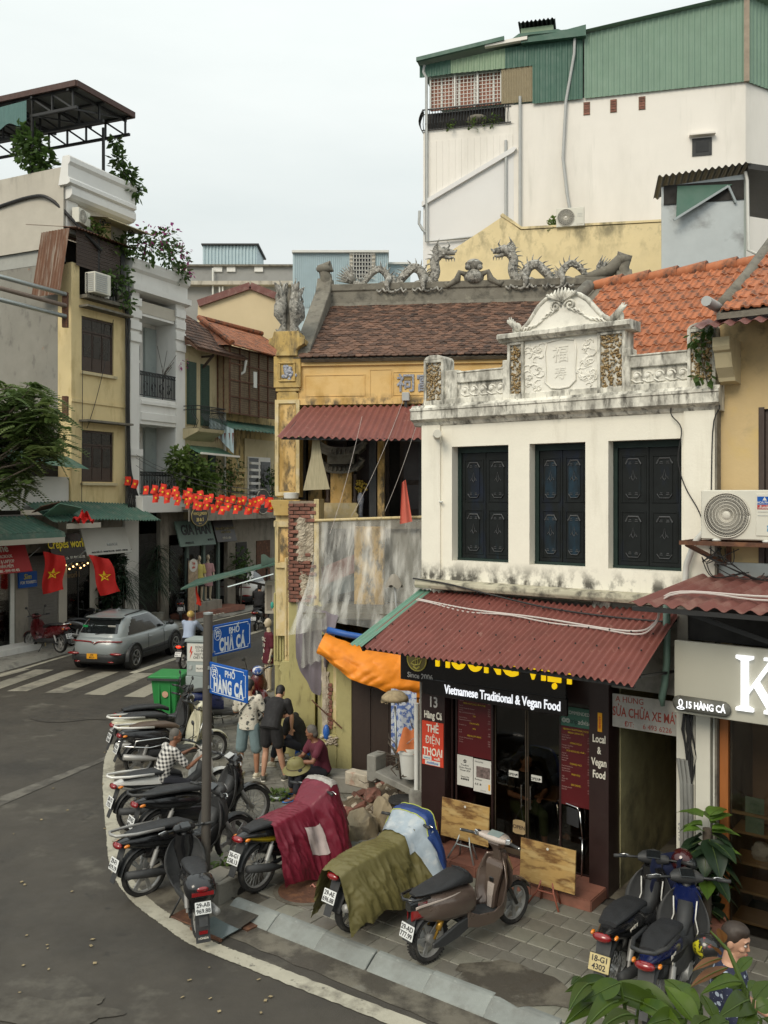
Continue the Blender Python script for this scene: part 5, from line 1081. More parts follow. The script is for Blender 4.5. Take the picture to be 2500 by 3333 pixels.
for a in(5.07,5.86,6.69):
 vt=wb('vent_opening',m_mortar,a-.1,a+.1,16.46,16.86,-.012,.0)
 for k in range(5):MB().box(a-.085,a+.085,-.03,-.012,16.475+.078*k,16.475+.078*k+.06).build('brick',m_brick,vt)
wn=wb('window',m_carb,8.12,8.67,14.93,15.45,-.03,.02);MB().box(8.22,8.58,-.04,-.03,15.03,15.33).build('pane',m_win,wn);MB().box(8.25,8.55,-.044,-.04,15.18,15.26).build('pane_glint',m_win,wn)
wb('window_hood',m_tower,8.03,8.76,15.50,15.55,-.2,.0)
for pts in([(.06,-.1,18.5),(.02,-.1,18.3),(.12,-.1,18.1),(.12,-.1,12.9),(1.6,-.1,12.95)],[(3.06,-.1,17.2),(3.06,-.1,12.5)],[(2.62,-.06,15.9),(2.62,-.06,12.9)],[(4.72,-.16,18.95),(4.70,-.16,18.3),(4.45,-.1,16.9),(4.36,-.1,15.2),(4.48,-.1,14.1),(4.60,-.1,13.4)],[(-.1,-.1,13.9),(-.12,-.1,13.5),(.0,-.1,13.3),(.1,-.1,13.2)]):
 tube('drain_pipe',m_pvc,tow,pts,.045,8)
MB().lathe([(.07,0),(.09,.1)],10,(4.72,-.16,18.95)).build('pipe_hopper',m_pvc,tow)
gy=TW.root('gable_house','yellow stained gable wall between the temple ridge and the white building','building',d=-1.5)
MB().prism([(.4,6),(.4,11.95),(1.05,12.13),(2.676,13.1),(3.2,12.66),(7.3,12.6),(7.3,6)],0,.3).build('gable_wall',m_gable,gy);MB().prism([(2.6,13.13),(3.22,12.68),(7.3,12.62),(7.3,12.68),(3.24,12.75),(2.68,13.19)],-.03,.33).build('coping',m_gable,gy)
def acunit(label,par_fr,a,d,z,s=1,rz=0,mt=None):
 t=par_fr.root('air_conditioner',label,'air conditioner',a=a,d=d,z=z,rz=rz)
 MB().box(-.40*s,.40*s,0,.28*s,0,.54*s).build('casing',m_ac,t,bev=.012*s)
 g=MB();c=(-.125*s,.265*s)
 MB().lathe([(.0,0),(.235*s,0),(.235*s,.004),(0,.004)],28,(c[0],-.003,c[1]),'y').build('fan_recess',m_plastic,t)
 for r in(.045,.08,.115,.15,.185,.22,.242):g.tube([(c[0]+r*s*math.cos(q),-.012*s,c[1]+r*s*math.sin(q))for q in[k*math.pi/16 for k in range(33)]],.004*s if r<.24 else .009*s,5)
 for k in range(72):q=k*math.pi/36;g.tube([(c[0]+r*s*math.cos(q+.7*(r-.04)/.2),-.010*s,c[1]+r*s*math.sin(q+.7*(r-.04)/.2))for r in(.05,.11,.17,.235)],.0028*s,4)
 g.ball((c[0],-.012*s,c[1]),(.045*s,.012*s,.045*s),12,6);tag(g.build('fan_grille',m_acg,t,smooth=True),kind='stuff')
 MB().box(.18*s,.365*s,-.010*s,.0,.05*s,.5*s).build('service_panel',m_ac,t,bev=.006*s)
 for k in range(3):MB().box(.20*s,.345*s,-.014*s,-.010*s,.265*s+.04*s*k,.271*s+.04*s*k).build('groove',m_pvc,t)
 return t
acunit('beige air conditioner unit sitting on top of the stained yellow gable wall',TW,4.63,-1.6,12.64,1.0)
pl_=TW.root('weed','small green weed growing on the yellow gable wall beside the air conditioner','plant',a=4.1,d=-1.4,z=12.62);leaves('leaves',m_leafl,pl_,[(0,0,.12,.1),(.02,0,.28,.1)],40,.10);tube('stem',m_leafl,pl_,[(0,0,0),(.02,0,.3)],.008)
# silver shed on the roofs
SF=TW
sh=TW.root('roof_shed','silver sheet metal rooftop shed with black corrugated roof and torn green flap','shed',d=-6)
k6=TW.px(2146,593,-6),TW.px(2421,550,-6),TW.px(2150,886,-6),TW.px(2425,846,-6)
a0,z1_,a1,z2_=k6[0][0]+.05,k6[0][1],k6[1][0],k6[1][1]
MB().prism([(a0,7),(a1,7),(a1,z2_-.12),(a0,z1_-.12)],0,.1).build('front_wall',m_shed,sh)
MB().box(a1,a1+.05,.0,4,7,z2_-.1).build('side_wall',mat('shed_grey_green',(.30,.34,.32),.6,.1,2,[((.12,.17,.13),1.5,.5,.6,.6,V,None)]),sh)
MB().box(a1+.01,a1+.07,.1,1.4,z2_-1.1,z2_-.05).build('translucent_sheet',mat('shed_tan_sheet',(.33,.27,.15),.6,.1,4,stretch=(1,9,.4)),sh)
corr(a0-.1,a1+.1,14,(-.35,(z1_+z2_)/2),(1.6,(z1_+z2_)/2+.1),amp=.03,fn=lambda u,v,a,d,z:(a,d,z+(u-.5)*(z2_-z1_)+.02)).build('roof_sheet',m_darkmet,sh)
MB().prism([(a1+.05,z2_+.03),(a1+2.2,z2_-.5),(a1+2.2,z2_-.62),(a1+.05,z2_-.1)],-.3,3).build('side_roof',m_darkmet,sh)
MB().box(a0+.05,a1,-.03,-.004,z1_-.55,z1_-.1).build('dark_gap',m_dark,sh)
MB().add([(a0+.35,-.06,z1_-.14),(a1-.25,-.06,z2_-.35),(a0+.3,-.30,z1_-.98)],[(0,1,2)]).build('torn_flap',m_tgreen2,sh);MB().bar((a0+.25,-.3,z1_-1.0),(a1-.35,-.1,z2_-.4),.05).bar((a1-.35,-.1,z2_-.4),(a1-.18,-.05,z2_-.78),.05).build('flap_pole',m_galv,sh)
tube('drain_pipe',m_pvcw,sh,[(a1+.02,-.1,z2_-.1),(a1+.06,-.1,z2_-.3),(a1+.08,-.1,z2_-1.9),(a1+.3,-.1,z2_-2.02),(a1+.8,-.1,z2_-2.1)],.04)
# white house air conditioner on its rusty shelf
ac=acunit('large beige air conditioner unit with brand stickers on a rusty shelf over the grey sign',WH,4.335,-.36,4.41,1.0)
MB().box(.195,.345,-.0135,-.0105,.385,.47).build('sticker',m_blue,ac);MB().box(.195,.345,-.0135,-.0105,.335,.38).build('sticker',mat('sticker_red',(.4,.02,.03),.5,.05),ac)
text('HOA PHAT',.036,m_paper,ac,(.27,-.0145,.405),ext=.0006,sx=.85,bold=.0008);text('Funiki',.045,m_paper,ac,(.27,-.0145,.357),ext=.0006,sx=.95,bold=.0012);text('▲',.05,m_paper,ac,(.27,-.0145,.443),ext=.0006)
MB().box(.295,.345,-.0135,-.0105,.10,.165).build('sticker',mat('sticker_cyan',(.03,.25,.5),.5,.05),ac);text('R32',.028,m_paper,ac,(.32,-.0145,.135),ext=.0006)
sf=WH.root('wall_shelf','rusty steel angle shelf carrying the large air conditioner','shelf',d=0)
fr_=MB();
for p,q in(((3.74,-.48,4.37),(5.1,-.48,4.37)),((3.74,-.12,4.37),(5.1,-.12,4.37)),((3.76,-.48,4.37),(3.76,.0,4.37)),((4.12,-.48,4.37),(4.12,.08,4.37)),((4.72,-.48,4.37),(4.72,.08,4.37)),((4.12,.06,4.37),(4.12,.06,4.05)),((3.80,-.42,4.35),(4.1,.05,4.10)),((4.72,-.42,4.35),(4.72,.05,4.05))):fr_.bar(p,q,.045)
fr_.build('frame',m_rust,sf)
for a in(4.1,4.62):MB().lathe([(.04,0),(.05,.012),(.03,.03)],10,(a,-.34,4.39)).build('rubber_foot',m_pvcw,sf)
hs=WH.root('insulated_hose','thick white insulated hose curving down from the air conditioner to the awning','hose');tube('hose',m_pvcw,hs,[(3.94,-.16,4.52),(3.80,-.14,4.36),(3.70,-.12,4.10),(3.67,-.08,3.85),(3.66,-.06,3.72)],.035,9)
cw=[([(3.56,-.05,6.1),(3.50,-.06,5.85),(3.62,-.05,5.66),(3.58,-.05,5.3),(3.66,-.05,5.0),(3.80,-.05,4.75),(3.88,-.1,4.6)],'thin dark wire straying down the white wall from the cornice to the air conditioner'),
 ([(3.95,-.10,6.15),(4.05,-.06,5.9),(3.97,-.05,5.6),(3.95,-.05,4.2)],'dark cable following the joint between the white house and the yellow neighbour')]
for pts,lb in cw:o=WH.root('wire',lb,'wire');tube('strand',m_wire,o,[tuple(p)for p in smooth_line3(pts,5)],.007,5)
o=WH.root('wire','tangled loops of black wire under the air conditioner shelf','wire')
for k in range(7):tube('strand',m_wire,o,[tuple(p)for p in smooth_line3([(3.95+random.uniform(0,.4),-.12,4.3),(3.9+random.uniform(0,.5),-.25,4.15),(4.0+random.uniform(-.1,.3),-.3,4.05+random.uniform(0,.2)),(4.1+random.uniform(-.1,.5),-.2,3.98),(4.4+random.uniform(-.2,.3),-.15,4.05)],5)],.006,5)
for mtt,z,lb in((m_wirew,.0,'pale double cable running across the top of the maroon awnings'),(m_wire,.10,'dark cable lying along the mossy ledge above the restaurant awning')):
 o=WH.root('cable',lb,'cable')
 pts=[(.12,-.30,3.48),(1.0,-.42,3.42),(2.0,-.48,3.40),(3.2,-.62,3.36),(3.55,-.7,3.5),(3.75,-.8,3.84),(4.6,-.75,3.86),(5.4,-.8,3.88)]if z==0 else[(-.05,-.17,3.74),(.5,-.18,3.70),(1.2,-.2,3.6),(2.0,-.25,3.50),(2.8,-.3,3.46),(3.5,-.35,3.46)]
 tube('strand',mtt,o,[tuple(p)for p in smooth_line3(pts,6)],.012,6)
 if z==0:tube('strand',mtt,o,[(p.x,p.y-.04,p.z-.02+.015*math.sin(p.x*5))for p in smooth_line3(pts,6)],.010,6)
# ================================================================== far street, left row of houses (frame LS: a along the street, d into the houses)
def house(name,label):return LS.root(name,label,'house')
yh=house('yellow_house','narrow yellow town house with brown windows and a roof terrace at the street corner')
def B(name,m,par,a0,a1,d0,d1,z0,z1,**k):return box(name,m,par,a0,a1,d0,d1,z0,z1,**k)
yw=MB()
for a0,a1,z0,z1 in((3.0,5.62,4.2,5.35),(3.0,3.48,5.35,7.15),(5.02,5.62,5.35,7.15),(3.0,5.62,7.15,9.2),(3.0,3.45,9.2,11.1),(5.03,5.62,9.2,11.1),(3.0,5.62,11.1,11.8),(3.0,3.35,11.8,12.85)):yw.box(a0,a1,0,.25,z0,z1)
yw.box(3.0,5.62,.25,8,4.2,4.4)
yw.build('wall',m_yhouse,yh)
sw=MB();sw.box(2.98,3.0,.62,9,4.2,12.9);sw.box(5.6,5.62,.25,9,4.2,12);sw.build('side_wall',m_yside,yh);B('side_strip',m_yhouse,yh,2.978,2.999,0,.62,4.2,12.8)
for z0,z1 in((5.36,7.14),(9.21,11.09)):
 f=MB();
 for q in((3.48,3.54,z0,z1),(4.96,5.02,z0,z1),(3.54,4.96,z1-.07,z1),(3.54,4.96,z0,z0+.06),(3.54,4.96,z1-.52,z1-.46)):f.box(q[0],q[1],.05,.14,q[2],q[3])
 wf=f.build('window',m_wood,yh)
 for k in range(3):B('pane',m_win,wf,3.54+.473*k+.01,3.54+.473*(k+1)-.01,.08,.1,z1-.46,z1-.07);B('leaf_panel',m_wood,wf,3.54+.473*k+.015,3.54+.473*(k+1)-.015,.07,.11,z0+.06,z1-.53);B('pane',m_win,wf,3.54+.473*k+.06,3.54+.473*(k+1)-.06,.06,.07,z0+.5,z1-.6)
 B('window_sill',m_cream,yh,3.40,5.12,-.10,0,z0-.13,z0-.04);B('window_hood',m_cement,yh,3.32,5.6,-.42,0,z1+.28,z1+.35)
B('string_course',m_yhouse,yh,2.97,5.6,-.04,0,8.08,8.2)
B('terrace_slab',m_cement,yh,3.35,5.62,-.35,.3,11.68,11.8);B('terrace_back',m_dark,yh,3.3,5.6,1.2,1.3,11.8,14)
B('shed_side',mat('corrugated_pale_sheet',(.33,.33,.30),.6,.1,3),yh,2.97,3.0,.3,6,12.9,13.95)
corr(2.85,5.75,20,(2.0,14.35),(-.35,13.95),amp=.02).build('terrace_roof',m_rust,yh)
for a0,zb in((3.10,12.75),(4.22,12.55)):
 bl=MB()
 for k in range(22):bl.box(a0,a0+1.02,-.12+.015*(k%2),-.10+.015*(k%2),zb+.062*k,zb+.062*k+.05)
 tag(bl.build('bamboo_blind',m_wood,yh),kind='stuff')
B('post',m_iron,yh,5.30,5.5,-.1,.0,11.8,13.95);B('post',m_iron,yh,4.14,4.22,-.1,.0,11.8,13.95)
rsheet=MB();rsheet.sheet(lambda u,v:(2.80-.35*v+.02*math.sin(u*60),-.1+1.3*u+.1*v,13.95-2.3*v),40,4);rsheet.build('rusty_sheet',mat('sheet_rust_streaked',(.15,.075,.045),.9,.25,3,[((.34,.3,.25),2.5,.5,.68,.8,(1,3,.25),None)],stretch=(1,5,.3)),yh)
rl=MB()
for k in range(14):rl.bar((3.4+.16*k,-.3,11.8),(3.4+.16*k,-.3,12.5),.025)
rl.bar((3.36,-.3,12.5),(5.6,-.3,12.5),.035);rl.bar((3.36,-.3,12.1),(5.6,-.3,12.1),.02);tag(rl.build('terrace_railing',m_iron,yh),kind='stuff')
acy=LS.root('air_conditioner','old boxy air conditioner unit hanging on the yellow house terrace','air conditioner',a=3.42,d=-.62,z=11.85);MB().box(0,.8,0,.45,0,.72).build('casing',m_ac,acy,bev=.02);gq=MB()
for k in range(9):gq.box(-.02,.0,.04,.42,.06+.07*k,.10+.07*k);gq.box(.05,.6,-.02,.0,.06+.07*k,.10+.07*k)
tag(gq.build('louvres',m_pvc,acy),kind='stuff')
for i,(a,lb)in enumerate(((4.32,'white flower pot with broad leaves on the yellow house terrace rail'),(5.0,'dense dark green pot plant at the end of the yellow house terrace'))):
 t=LS.root('potted_plant',lb,'plant',a=a,d=-.28,z=11.82);MB().lathe([(.12,0),(.17,.34),(.15,.34),(.1,.1)],12).build('pot',m_pvcw if i==0 else m_cement,t,smooth=40)
 leaves('leaves',m_leaf,t,[(0,0,.62,.3),(.15,-.05,.8,.25)]if i==0 else[(0,0,.7,.5),(-.35,0,.5,.35),(.1,-.1,1.1,.35),(.2,-.15,.1,.35)],90 if i==0 else 230,.13)
# upper pale house behind (roof terrace with steel canopy)
up=house('upper_house','pale weathered house with white parapet and steel canopy on its roof')
uw=MB();uw.box(2.9,6.05,.3,.5,13.9,15.45);uw.box(2.86,2.9,.25,9,13.4,16.1);uw.box(6.0,6.05,.5,9,12,16.1);uw.build('wall',m_ytop,up)
MB().prism([(.0,15.45),(-.12,15.5),(-.12,15.62),(-.05,15.7),(-.05,16.1),(-.14,16.2),(-.14,16.36),(-.08,16.42),(.2,16.42),(.4,15.45)],2.78,6.1,'x').build('parapet',m_wh2,up);MB().prism([(.3,15.0),(.05,15.05),(-.05,15.15),(-.05,15.35),(.0,15.45),(.4,15.45)],2.95,6.15,'x').build('cornice',m_wh2,up)
B('pilaster',m_wh2,up,3.0,3.5,.22,.3,13.9,15.0);B('window',m_gable,up,4.2,5.2,.28,.32,13.9,14.8)
acunit('white air conditioner unit high on the pale upper house below the parapet',LS,3.55,-.05,14.25,.95,rz=14)
cn_=LS.root('glass_awning','small glass awning on scrolled iron brackets on the pale upper house','awning');MB().add([(4.0,.3,14.75),(6.3,.3,14.75),(6.4,-.6,14.60),(4.1,-.6,14.60),(4.0,.3,14.72),(6.3,.3,14.72),(6.4,-.6,14.57),(4.1,-.6,14.57)],[(0,1,2,3),(7,6,5,4),(2,3,7,6),(1,2,6,5)]).build('pane',m_cream,cn_)
for a in(4.25,5.7):tube('bracket',m_iron,cn_,spiral((a,14.5),.16,1.5,1,-.2)+[(a+.3,-.3,14.56)],.02,5)
cn_=LS.root('roof_canopy','dark steel roof canopy with trusses above the pale upper house','canopy')
m_can=mat('canopy_translucent_grey',(.13,.14,.14),.6,.15,1.5)
A0,A1=2.9,5.78
zc_=lambda d:18.86+.035*(d+.3)
pts=[(A0,-.3,zc_(-.3)),(A1,-.3,zc_(-.3)),(A1,9,zc_(9)),(A0,9,zc_(9))]
MB().add(pts+[(x,y,z-.06)for x,y,z in pts],[(0,1,2,3),(7,6,5,4),(0,4,5,1),(1,5,6,2),(2,6,7,3),(3,7,4,0)]).build('roof_sheet',m_can,cn_)
edge=MB()
for p,q in((0,1),(1,2),(3,0)):edge.bar(pts[p],pts[q],.09,.20)
edge.build('edge_trim',mat('canopy_dark_red',(.07,.035,.028),.7,.2),cn_)
for a in(A0+.15,A0+1.4,A1-.15):
 ts_=MB();ts_.bar((a,-.2,zc_(0)-.75),(a,9,zc_(9)-.75),.09);ts_.bar((a,-.2,zc_(0)-.1),(a,9,zc_(9)-.1),.09)
 for k in range(10):q=k*.95;ts_.bar((a,q,zc_(q)-.75),(a,q,zc_(q)-.1),.06);ts_.bar((a,q,zc_(q)-.75),(a,q+.95,zc_(q)-.1),.06)
 ts_.build('truss',m_darkmet,cn_)
for d in(.1,1.8,3.6,5.4):MB().bar((A0,d,zc_(d)-.15),(A1,d,zc_(d)-.15),.09).build('purlin',m_darkmet,cn_);MB().bar((A0+.15,d,zc_(d)-.75),(A1-.15,d,zc_(d)-.1),.05).build('brace',m_darkmet,cn_)
for a,d in((A0+.15,1.9),(A0+.15,3.6),(A1-.9,.35),(A0+.15,6.2)):MB().bar((a,d,15.9),(a,d,zc_(d)-.7),.08).build('post',m_darkmet,cn_)
MB().sheet(lambda u,v:(A0-.02,2.0+2.6*u,18.7-(.75+.1*math.sin(u*14))*v),16,6).build('torn_awning',mat('cloth_teal',(.08,.16,.15),.8,.2,4,stretch=(1,6,.3)),cn_)
for i,(a,d,z,b,n,lb,mt)in enumerate(((3.2,2.0,16.0,[(0,0,1.0,.65),(.1,-.4,.5,.5),(0,.3,1.5,.45)],700,'green leafy shrub on the roof terrace under the steel canopy',m_leaf),(5.7,.15,16.3,[(0,0,.5,.45),(.35,.0,.1,.5),(-.25,0,.9,.22),(-.3,.1,1.5,.15),(.6,.1,-.1,.3)],420,'smaller shrub trailing over the white parapet beside the canopy post',m_leaf))):
 t=LS.root('shrub',lb,'shrub','roof terrace shrubs',a=a,d=d,z=z);leaves('crown',mt,t,b,n,.17);tube('stem',m_bark,t,[(0,0,-.4),(.03,0,.5),(0,.05,1.2)],.03)
t=LS.root('bougainvillea','bougainvillea with pink flowers spilling over the white house parapet','shrub',a=6.5,d=-.15,z=13.7)
leaves('crown',m_leaf,t,[(0,0,.5,.7),(.9,-.2,.9,.55),(1.6,-.1,.5,.6),(-.9,0,.3,.45),(2.2,0,.0,.35)],800,.13);leaves('flowers',m_flower,t,[(0,-.3,.8,.6),(.9,-.4,1.1,.5),(1.7,-.4,.7,.5),(2.3,-.2,.1,.3)],150,.10);tube('stem',m_bark,t,[(0,.2,-.3),(.1,0,.6)],.04)
t=LS.root('creeper','light green creeper along the roof edge of the yellow house','creeper',a=4.3,d=.1,z=13.9);leaves('crown',m_leafl,t,[(0,0,.1,.45),(.8,0,.1,.45),(1.4,0,.0,.4),(-.4,.0,.5,.25),(.3,.1,.55,.25)],380,.12);tube('stem',m_bark,t,[(-.4,0,0),(1.4,0,0)],.02)
# white balcony house
wh=house('white_house','white town house with stacked balconies and black iron railings')
w=MB();w.box(5.9,9.06,1.0,1.2,4.3,13.4);w.box(5.86,6.36,-.05,1.2,4.3,12.5);w.box(8.47,9.06,-.05,1.2,4.3,12.5);w.box(9.0,9.06,1.2,8,4.3,13.4);w.box(5.86,9.06,0,1.2,12.45,13.1)
w.box(6.36,8.47,-.05,1.2,7.55,8.58);w.box(5.86,9.06,-.62,1.2,4.22,4.86)
w.build('wall',m_wh2,wh,bev=.02)
MB().prism([(.3,12.4),(-.08,12.45),(-.25,12.5),(-.25,12.72),(-.05,12.78),(-.05,13.2),(-.18,13.3),(-.22,13.5),(-.22,13.66),(.3,13.68)],5.8,9.2,'x').build('cornice',m_wh2,wh)
MB().prism([(-.05,7.7),(-.10,7.72),(-.10,8.0),(-.05,8.02)],6.4,8.44,'x').build('moulding',m_wh2,wh);MB().prism([(-.05,8.3),(-.12,8.32),(-.12,8.44),(-.05,8.46)],6.4,8.44,'x').build('moulding',m_wh2,wh)
for a0 in(5.84,8.45):
 for k in range(4):B('quoin',m_wh2,wh,a0-.03,a0+.56,-.12,-.04,10.6+.45*k,10.9+.45*k)
 B('column_cap',m_wh2,wh,a0-.05,a0+.6,-.14,-.04,6.35,6.6)
B('frieze',m_ytop,wh,6.36,8.47,-.02,.1,11.75,12.2);B('balcony_ceiling',m_wh2,wh,6.36,8.47,.0,1.0,11.65,11.75)
for z0,zr in((8.58,9.55),(4.87,5.76)):
 dr=B('balcony_door',m_wh2,wh,6.45,7.55,.9,1.0,z0,z0+2.2);
 for i in range(2):
  for j in range(3):B('pane',m_win,dr,6.55+.48*i,6.95+.48*i,.87,.9,z0+.2+.68*j,z0+.78+.68*j)
 B('grey_panel',m_cab,wh,7.75,8.4,.88,1.0,z0,z0+2.9)
 r_=MB()
 for k in range(23):r_.bar((6.38+.093*k,-.02,z0+.06),(6.38+.093*k,-.02,zr),.024)
 for z in(zr,zr-.13,z0+.08):r_.bar((6.36,-.02,z),(8.47,-.02,z),.035)
 for k in range(11):r_.tube([(6.46+.186*k+.06*math.cos(q),-.03,zr-.065+.06*math.sin(q))for q in[i*math.pi/4 for i in range(9)]],.012,4)
 for k in range(4):r_.tube([(6.7+.45*k+.14*math.cos(q)*(1-q/9),-.03,z0+.4+.2*math.sin(q))for q in[i*math.pi/4 for i in range(9)]],.014,4)
 tag(r_.build('balcony_railing',m_iron,wh),kind='stuff')
t=LS.root('plant','bare potted shrub with a few pink blossoms on the upper white balcony','plant',a=7.9,d=.15,z=8.6);tube('stem',m_bark,t,[(0,0,0),(0,0,.9),(.25,-.1,1.3)],.02);
for k in range(9):tube('twig',m_bark,t,[(.02,0,.7+.05*k),(random.uniform(-.5,.8),random.uniform(-.3,.1),1.1+.12*k)],.01,5)
leaves('blossoms',m_flower,t,[(.9,-.2,1.6,.25)],24,.1)
t=LS.root('tree','bright green leafy tree growing at the lower white balcony','tree',a=8.2,d=-.75,z=4.85);leaves('crown',m_leafl,t,[(0,0,1.1,.75),(.7,-.2,.8,.7),(-.5,-.1,1.4,.5),(.5,0,.25,.6),(1.1,0,.3,.5)],1500,.15);tube('trunk',m_bark,t,[(0,0,0),(.05,0,.7),(.2,-.1,1.4)],.05)
for k in range(6):tube('limb',m_bark,t,[(.05,0,.6),(random.uniform(-.6,1.1),random.uniform(-.4,.2),random.uniform(.8,1.6))],.018,5)
# cream house with green louvred doors
gh=house('cream_house','cream house with green louvred doors and a curved iron balcony under brown tiles')
w=MB();w.box(9.06,11.9,.0,.2,3.9,10.95);w.box(11.85,11.9,.2,6,3.9,11);w.build('wall',m_cream,gh)
for a0,a1,z0,z1 in((9.2,9.78,7.75,10.3),(10.1,10.66,7.75,10.3),(9.4,9.9,4.4,6.9),(10.6,11.1,4.4,6.9)):
 o=B('louvred_door',m_gshut,gh,a0,a1,-.05,.0,z0,z1)
 for k in range(int((z1-z0)/.09)-1):B('slat',m_gshut,o,a0+.06,a1-.06,-.075,-.05,z0+.06+.09*k,z0+.115+.09*k)
rr=MB();rr.add([(8.9,-.75,10.75),(12.4,-.75,10.75),(12.1,2.4,12.9),(9.0,2.4,12.9),(8.9,-.75,10.65),(12.4,-.75,10.65),(12.1,2.4,12.7),(9.,2.4,12.7)],[(0,1,2,3),(7,6,5,4),(0,4,5,1),(1,5,6,2),(3,0,4,7)])
rro=rr.build('tile_roof',m_rtile,gh);rt_=MB()
for j in range(11):
 for i in range(17):
  if i*.2>3.4-.03*j:continue
  rt_.ob((9.0+.2*i+.1*(j%2),-.72+.28*j,10.83+.1915*j),(.18,.3,.05),rotm(32,random.uniform(-3,3),0))
tag(rt_.build('tile_courses',m_rt2,rro),kind='stuff')
r_=MB()
for k in range(22):
 q=k/21;a=8.95+1.85*q;dd=-.75 if .08<q<.92 else-.75+.3*abs((q-.5)*2)
 r_.tube([(a,dd,8.45),(a,dd,8.15),(a,dd-.22*math.sin(math.pi*.5),7.85),(a,dd-.12,7.6),(a,dd,7.52)],.014,5)
for z in(8.45,8.3,7.55):r_.tube([(8.95,.0,z),(8.95,-.75,z),(10.8,-.75,z),(10.8,.0,z)],.02,5)
tag(r_.build('balcony_railing',m_iron,gh),kind='stuff');MB().prism([(0,7.1),(-.5,7.3),(-.8,7.42),(-.85,7.55),(0,7.55)],8.9,10.9,'x').build('balcony_slab',m_cream,gh)
for a in(10.2,11.3):MB().bar((a,0,10.1),(a,-.6,10.65),.08).bar((a,0,10.6),(a,-.6,10.6),.08).build('eave_bracket',m_wood,gh)
tube('drain_pipe',m_pvcw,gh,[(12.3,-.75,10.7),(12.25,-.7,10.2),(11.7,-.2,9.7),(11.65,-.1,9.4),(11.65,-.1,4.5)],.06,8)
ga=LS.root('awning','small green awning with a white edge strip on the cream house','awning');MB().add([(9.0,0,6.9),(11.4,0,6.9),(11.4,-.9,6.5),(9.0,-.9,6.5)],[(0,1,2,3)]).sheet(lambda u,v:(11.4+.02*u,-1.0*math.sin(v*1.57),6.9-.9*(1-math.cos(v*1.57))),1,8).build('cover',m_greentrim,ga);MB().bar((8.9,-.95,6.55),(11.5,-.95,6.5),.08).build('edge_strip',m_tower,ga)
# lattice box house
lh=house('lattice_house','old house with a brown mesh lattice bay under a tiled hip roof')
w=MB();w.box(11.9,18.5,0,.2,3.9,11.2);w.build('wall',m_yblock,lh);B('pale_wall',m_cream,lh,13.2,15.6,-.06,.0,4.2,7.4)
lo=MB();lo.box(11.25,14.9,-.62,-.5,8.36,11.15);lo.box(11.25,11.3,-.5,0,8.36,11.15);lob=lo.build('lattice_bay',m_lattice,lh);fr_=MB()
for k in range(6):fr_.bar((11.25+.73*k,-.65,8.3),(11.25+.73*k,-.65,11.2),.05)
for k in range(5):fr_.bar((11.22,-.65,8.36+.70*k),(14.92,-.65,8.36+.70*k),.05)
for k in range(3):fr_.bar((11.22,-.65+.3*k,8.3),(11.22,-.65+.3*k,11.2),.04)
fr_.build('bay_frame',m_rust,lob);tag(MB().box(13.0,13.25,-.68,-.64,9.6,10.3).build('paper_patch',m_pvcw,lob),kind=None)
ms=MB()
for k in range(40):ms.bar((11.25+.092*k,-.635,8.36),(11.25+.092*k,-.635,11.15),.012)
for k in range(30):ms.bar((11.25,-.635,8.36+.095*k),(14.9,-.635,8.36+.095*k),.012)
tag(ms.build('mesh',m_wood,lob),kind='stuff')
rr=MB();rr.add([(11.0,-.95,11.15),(18,-.95,11.0),(18,2.2,12.9),(13.0,2.2,12.75),(11.2,3.2,11.5)],[(0,1,2,3),(0,3,4)]);rro=rr.build('tile_roof',m_otile,lh);rt_=MB()
for j in range(11):
 for i in range(32):
  a=11.1+.2*i+.1*(j%2)
  if a<11.0+.17*j:continue
  rt_.ob((a,-.92+.28*j,11.2+.149*j),(.18,.3,.06),rotm(28,random.uniform(-3,3),0))
m_ot2=m_otile.copy();gn=m_ot2.node_tree.nodes.new('ShaderNodeNewGeometry')
for n in m_ot2.node_tree.nodes:
 if n.type=='OBJECT_INFO':
  for l in list(n.outputs['Random'].links):m_ot2.node_tree.links.new(gn.outputs['Random Per Island'],l.to_socket)
tag(rt_.build('tile_courses',m_ot2,rro),kind='stuff');MB().tube([(11.0,-.95,11.25),(12.9,2.2,12.9),(18,2.2,13.0)],.12,7).build('ridge',m_otile,rro)
wn=B('louvre_window',m_wh2,lh,13.4,15.2,-.12,-.06,4.6,6.6);
for k in range(6):B('slat',m_wh2,wn,13.45,14.2,-.24,-.12,4.75+.3*k,4.86+.3*k)
for k in range(1):B('dark_opening',m_win,wn,13.45,14.2,-.13,-.121,4.65,6.55);B('grille',m_win,wn,14.35,15.15,-.14,-.121,4.65,6.4)
for k in range(6):MB().box(12.1,13.1,-.16,-.0,4.5+.28*k,4.66+.28*k).build('ledge_course',m_yblock,lh)
la=LS.root('awning','corrugated green and grey awning below the lattice bay with a torn red fringe','awning');corr(10.6,15.8,20,(.0,8.1),(-1.3,7.6),amp=.03).build('metal_sheet',m_green2,la);MB().sheet(lambda u,v:(10.6+.02*math.sin(u*40),-1.3*u,8.1-.5*u-.85*v*(.4+u*.8)),30,1).build('flank_sheet',m_bluebox,la)
fr2=MB()
for k in range(12):fr2.add([(10.6+.01,-1.3+.085*k,7.45),(10.6,-1.3+.085*k+.075,7.45),(10.6,-1.3+.085*k+.04,7.45-random.uniform(.3,.55))],[(0,1,2)])
tag(fr2.build('torn_fringe',m_maroon,la),kind='stuff')
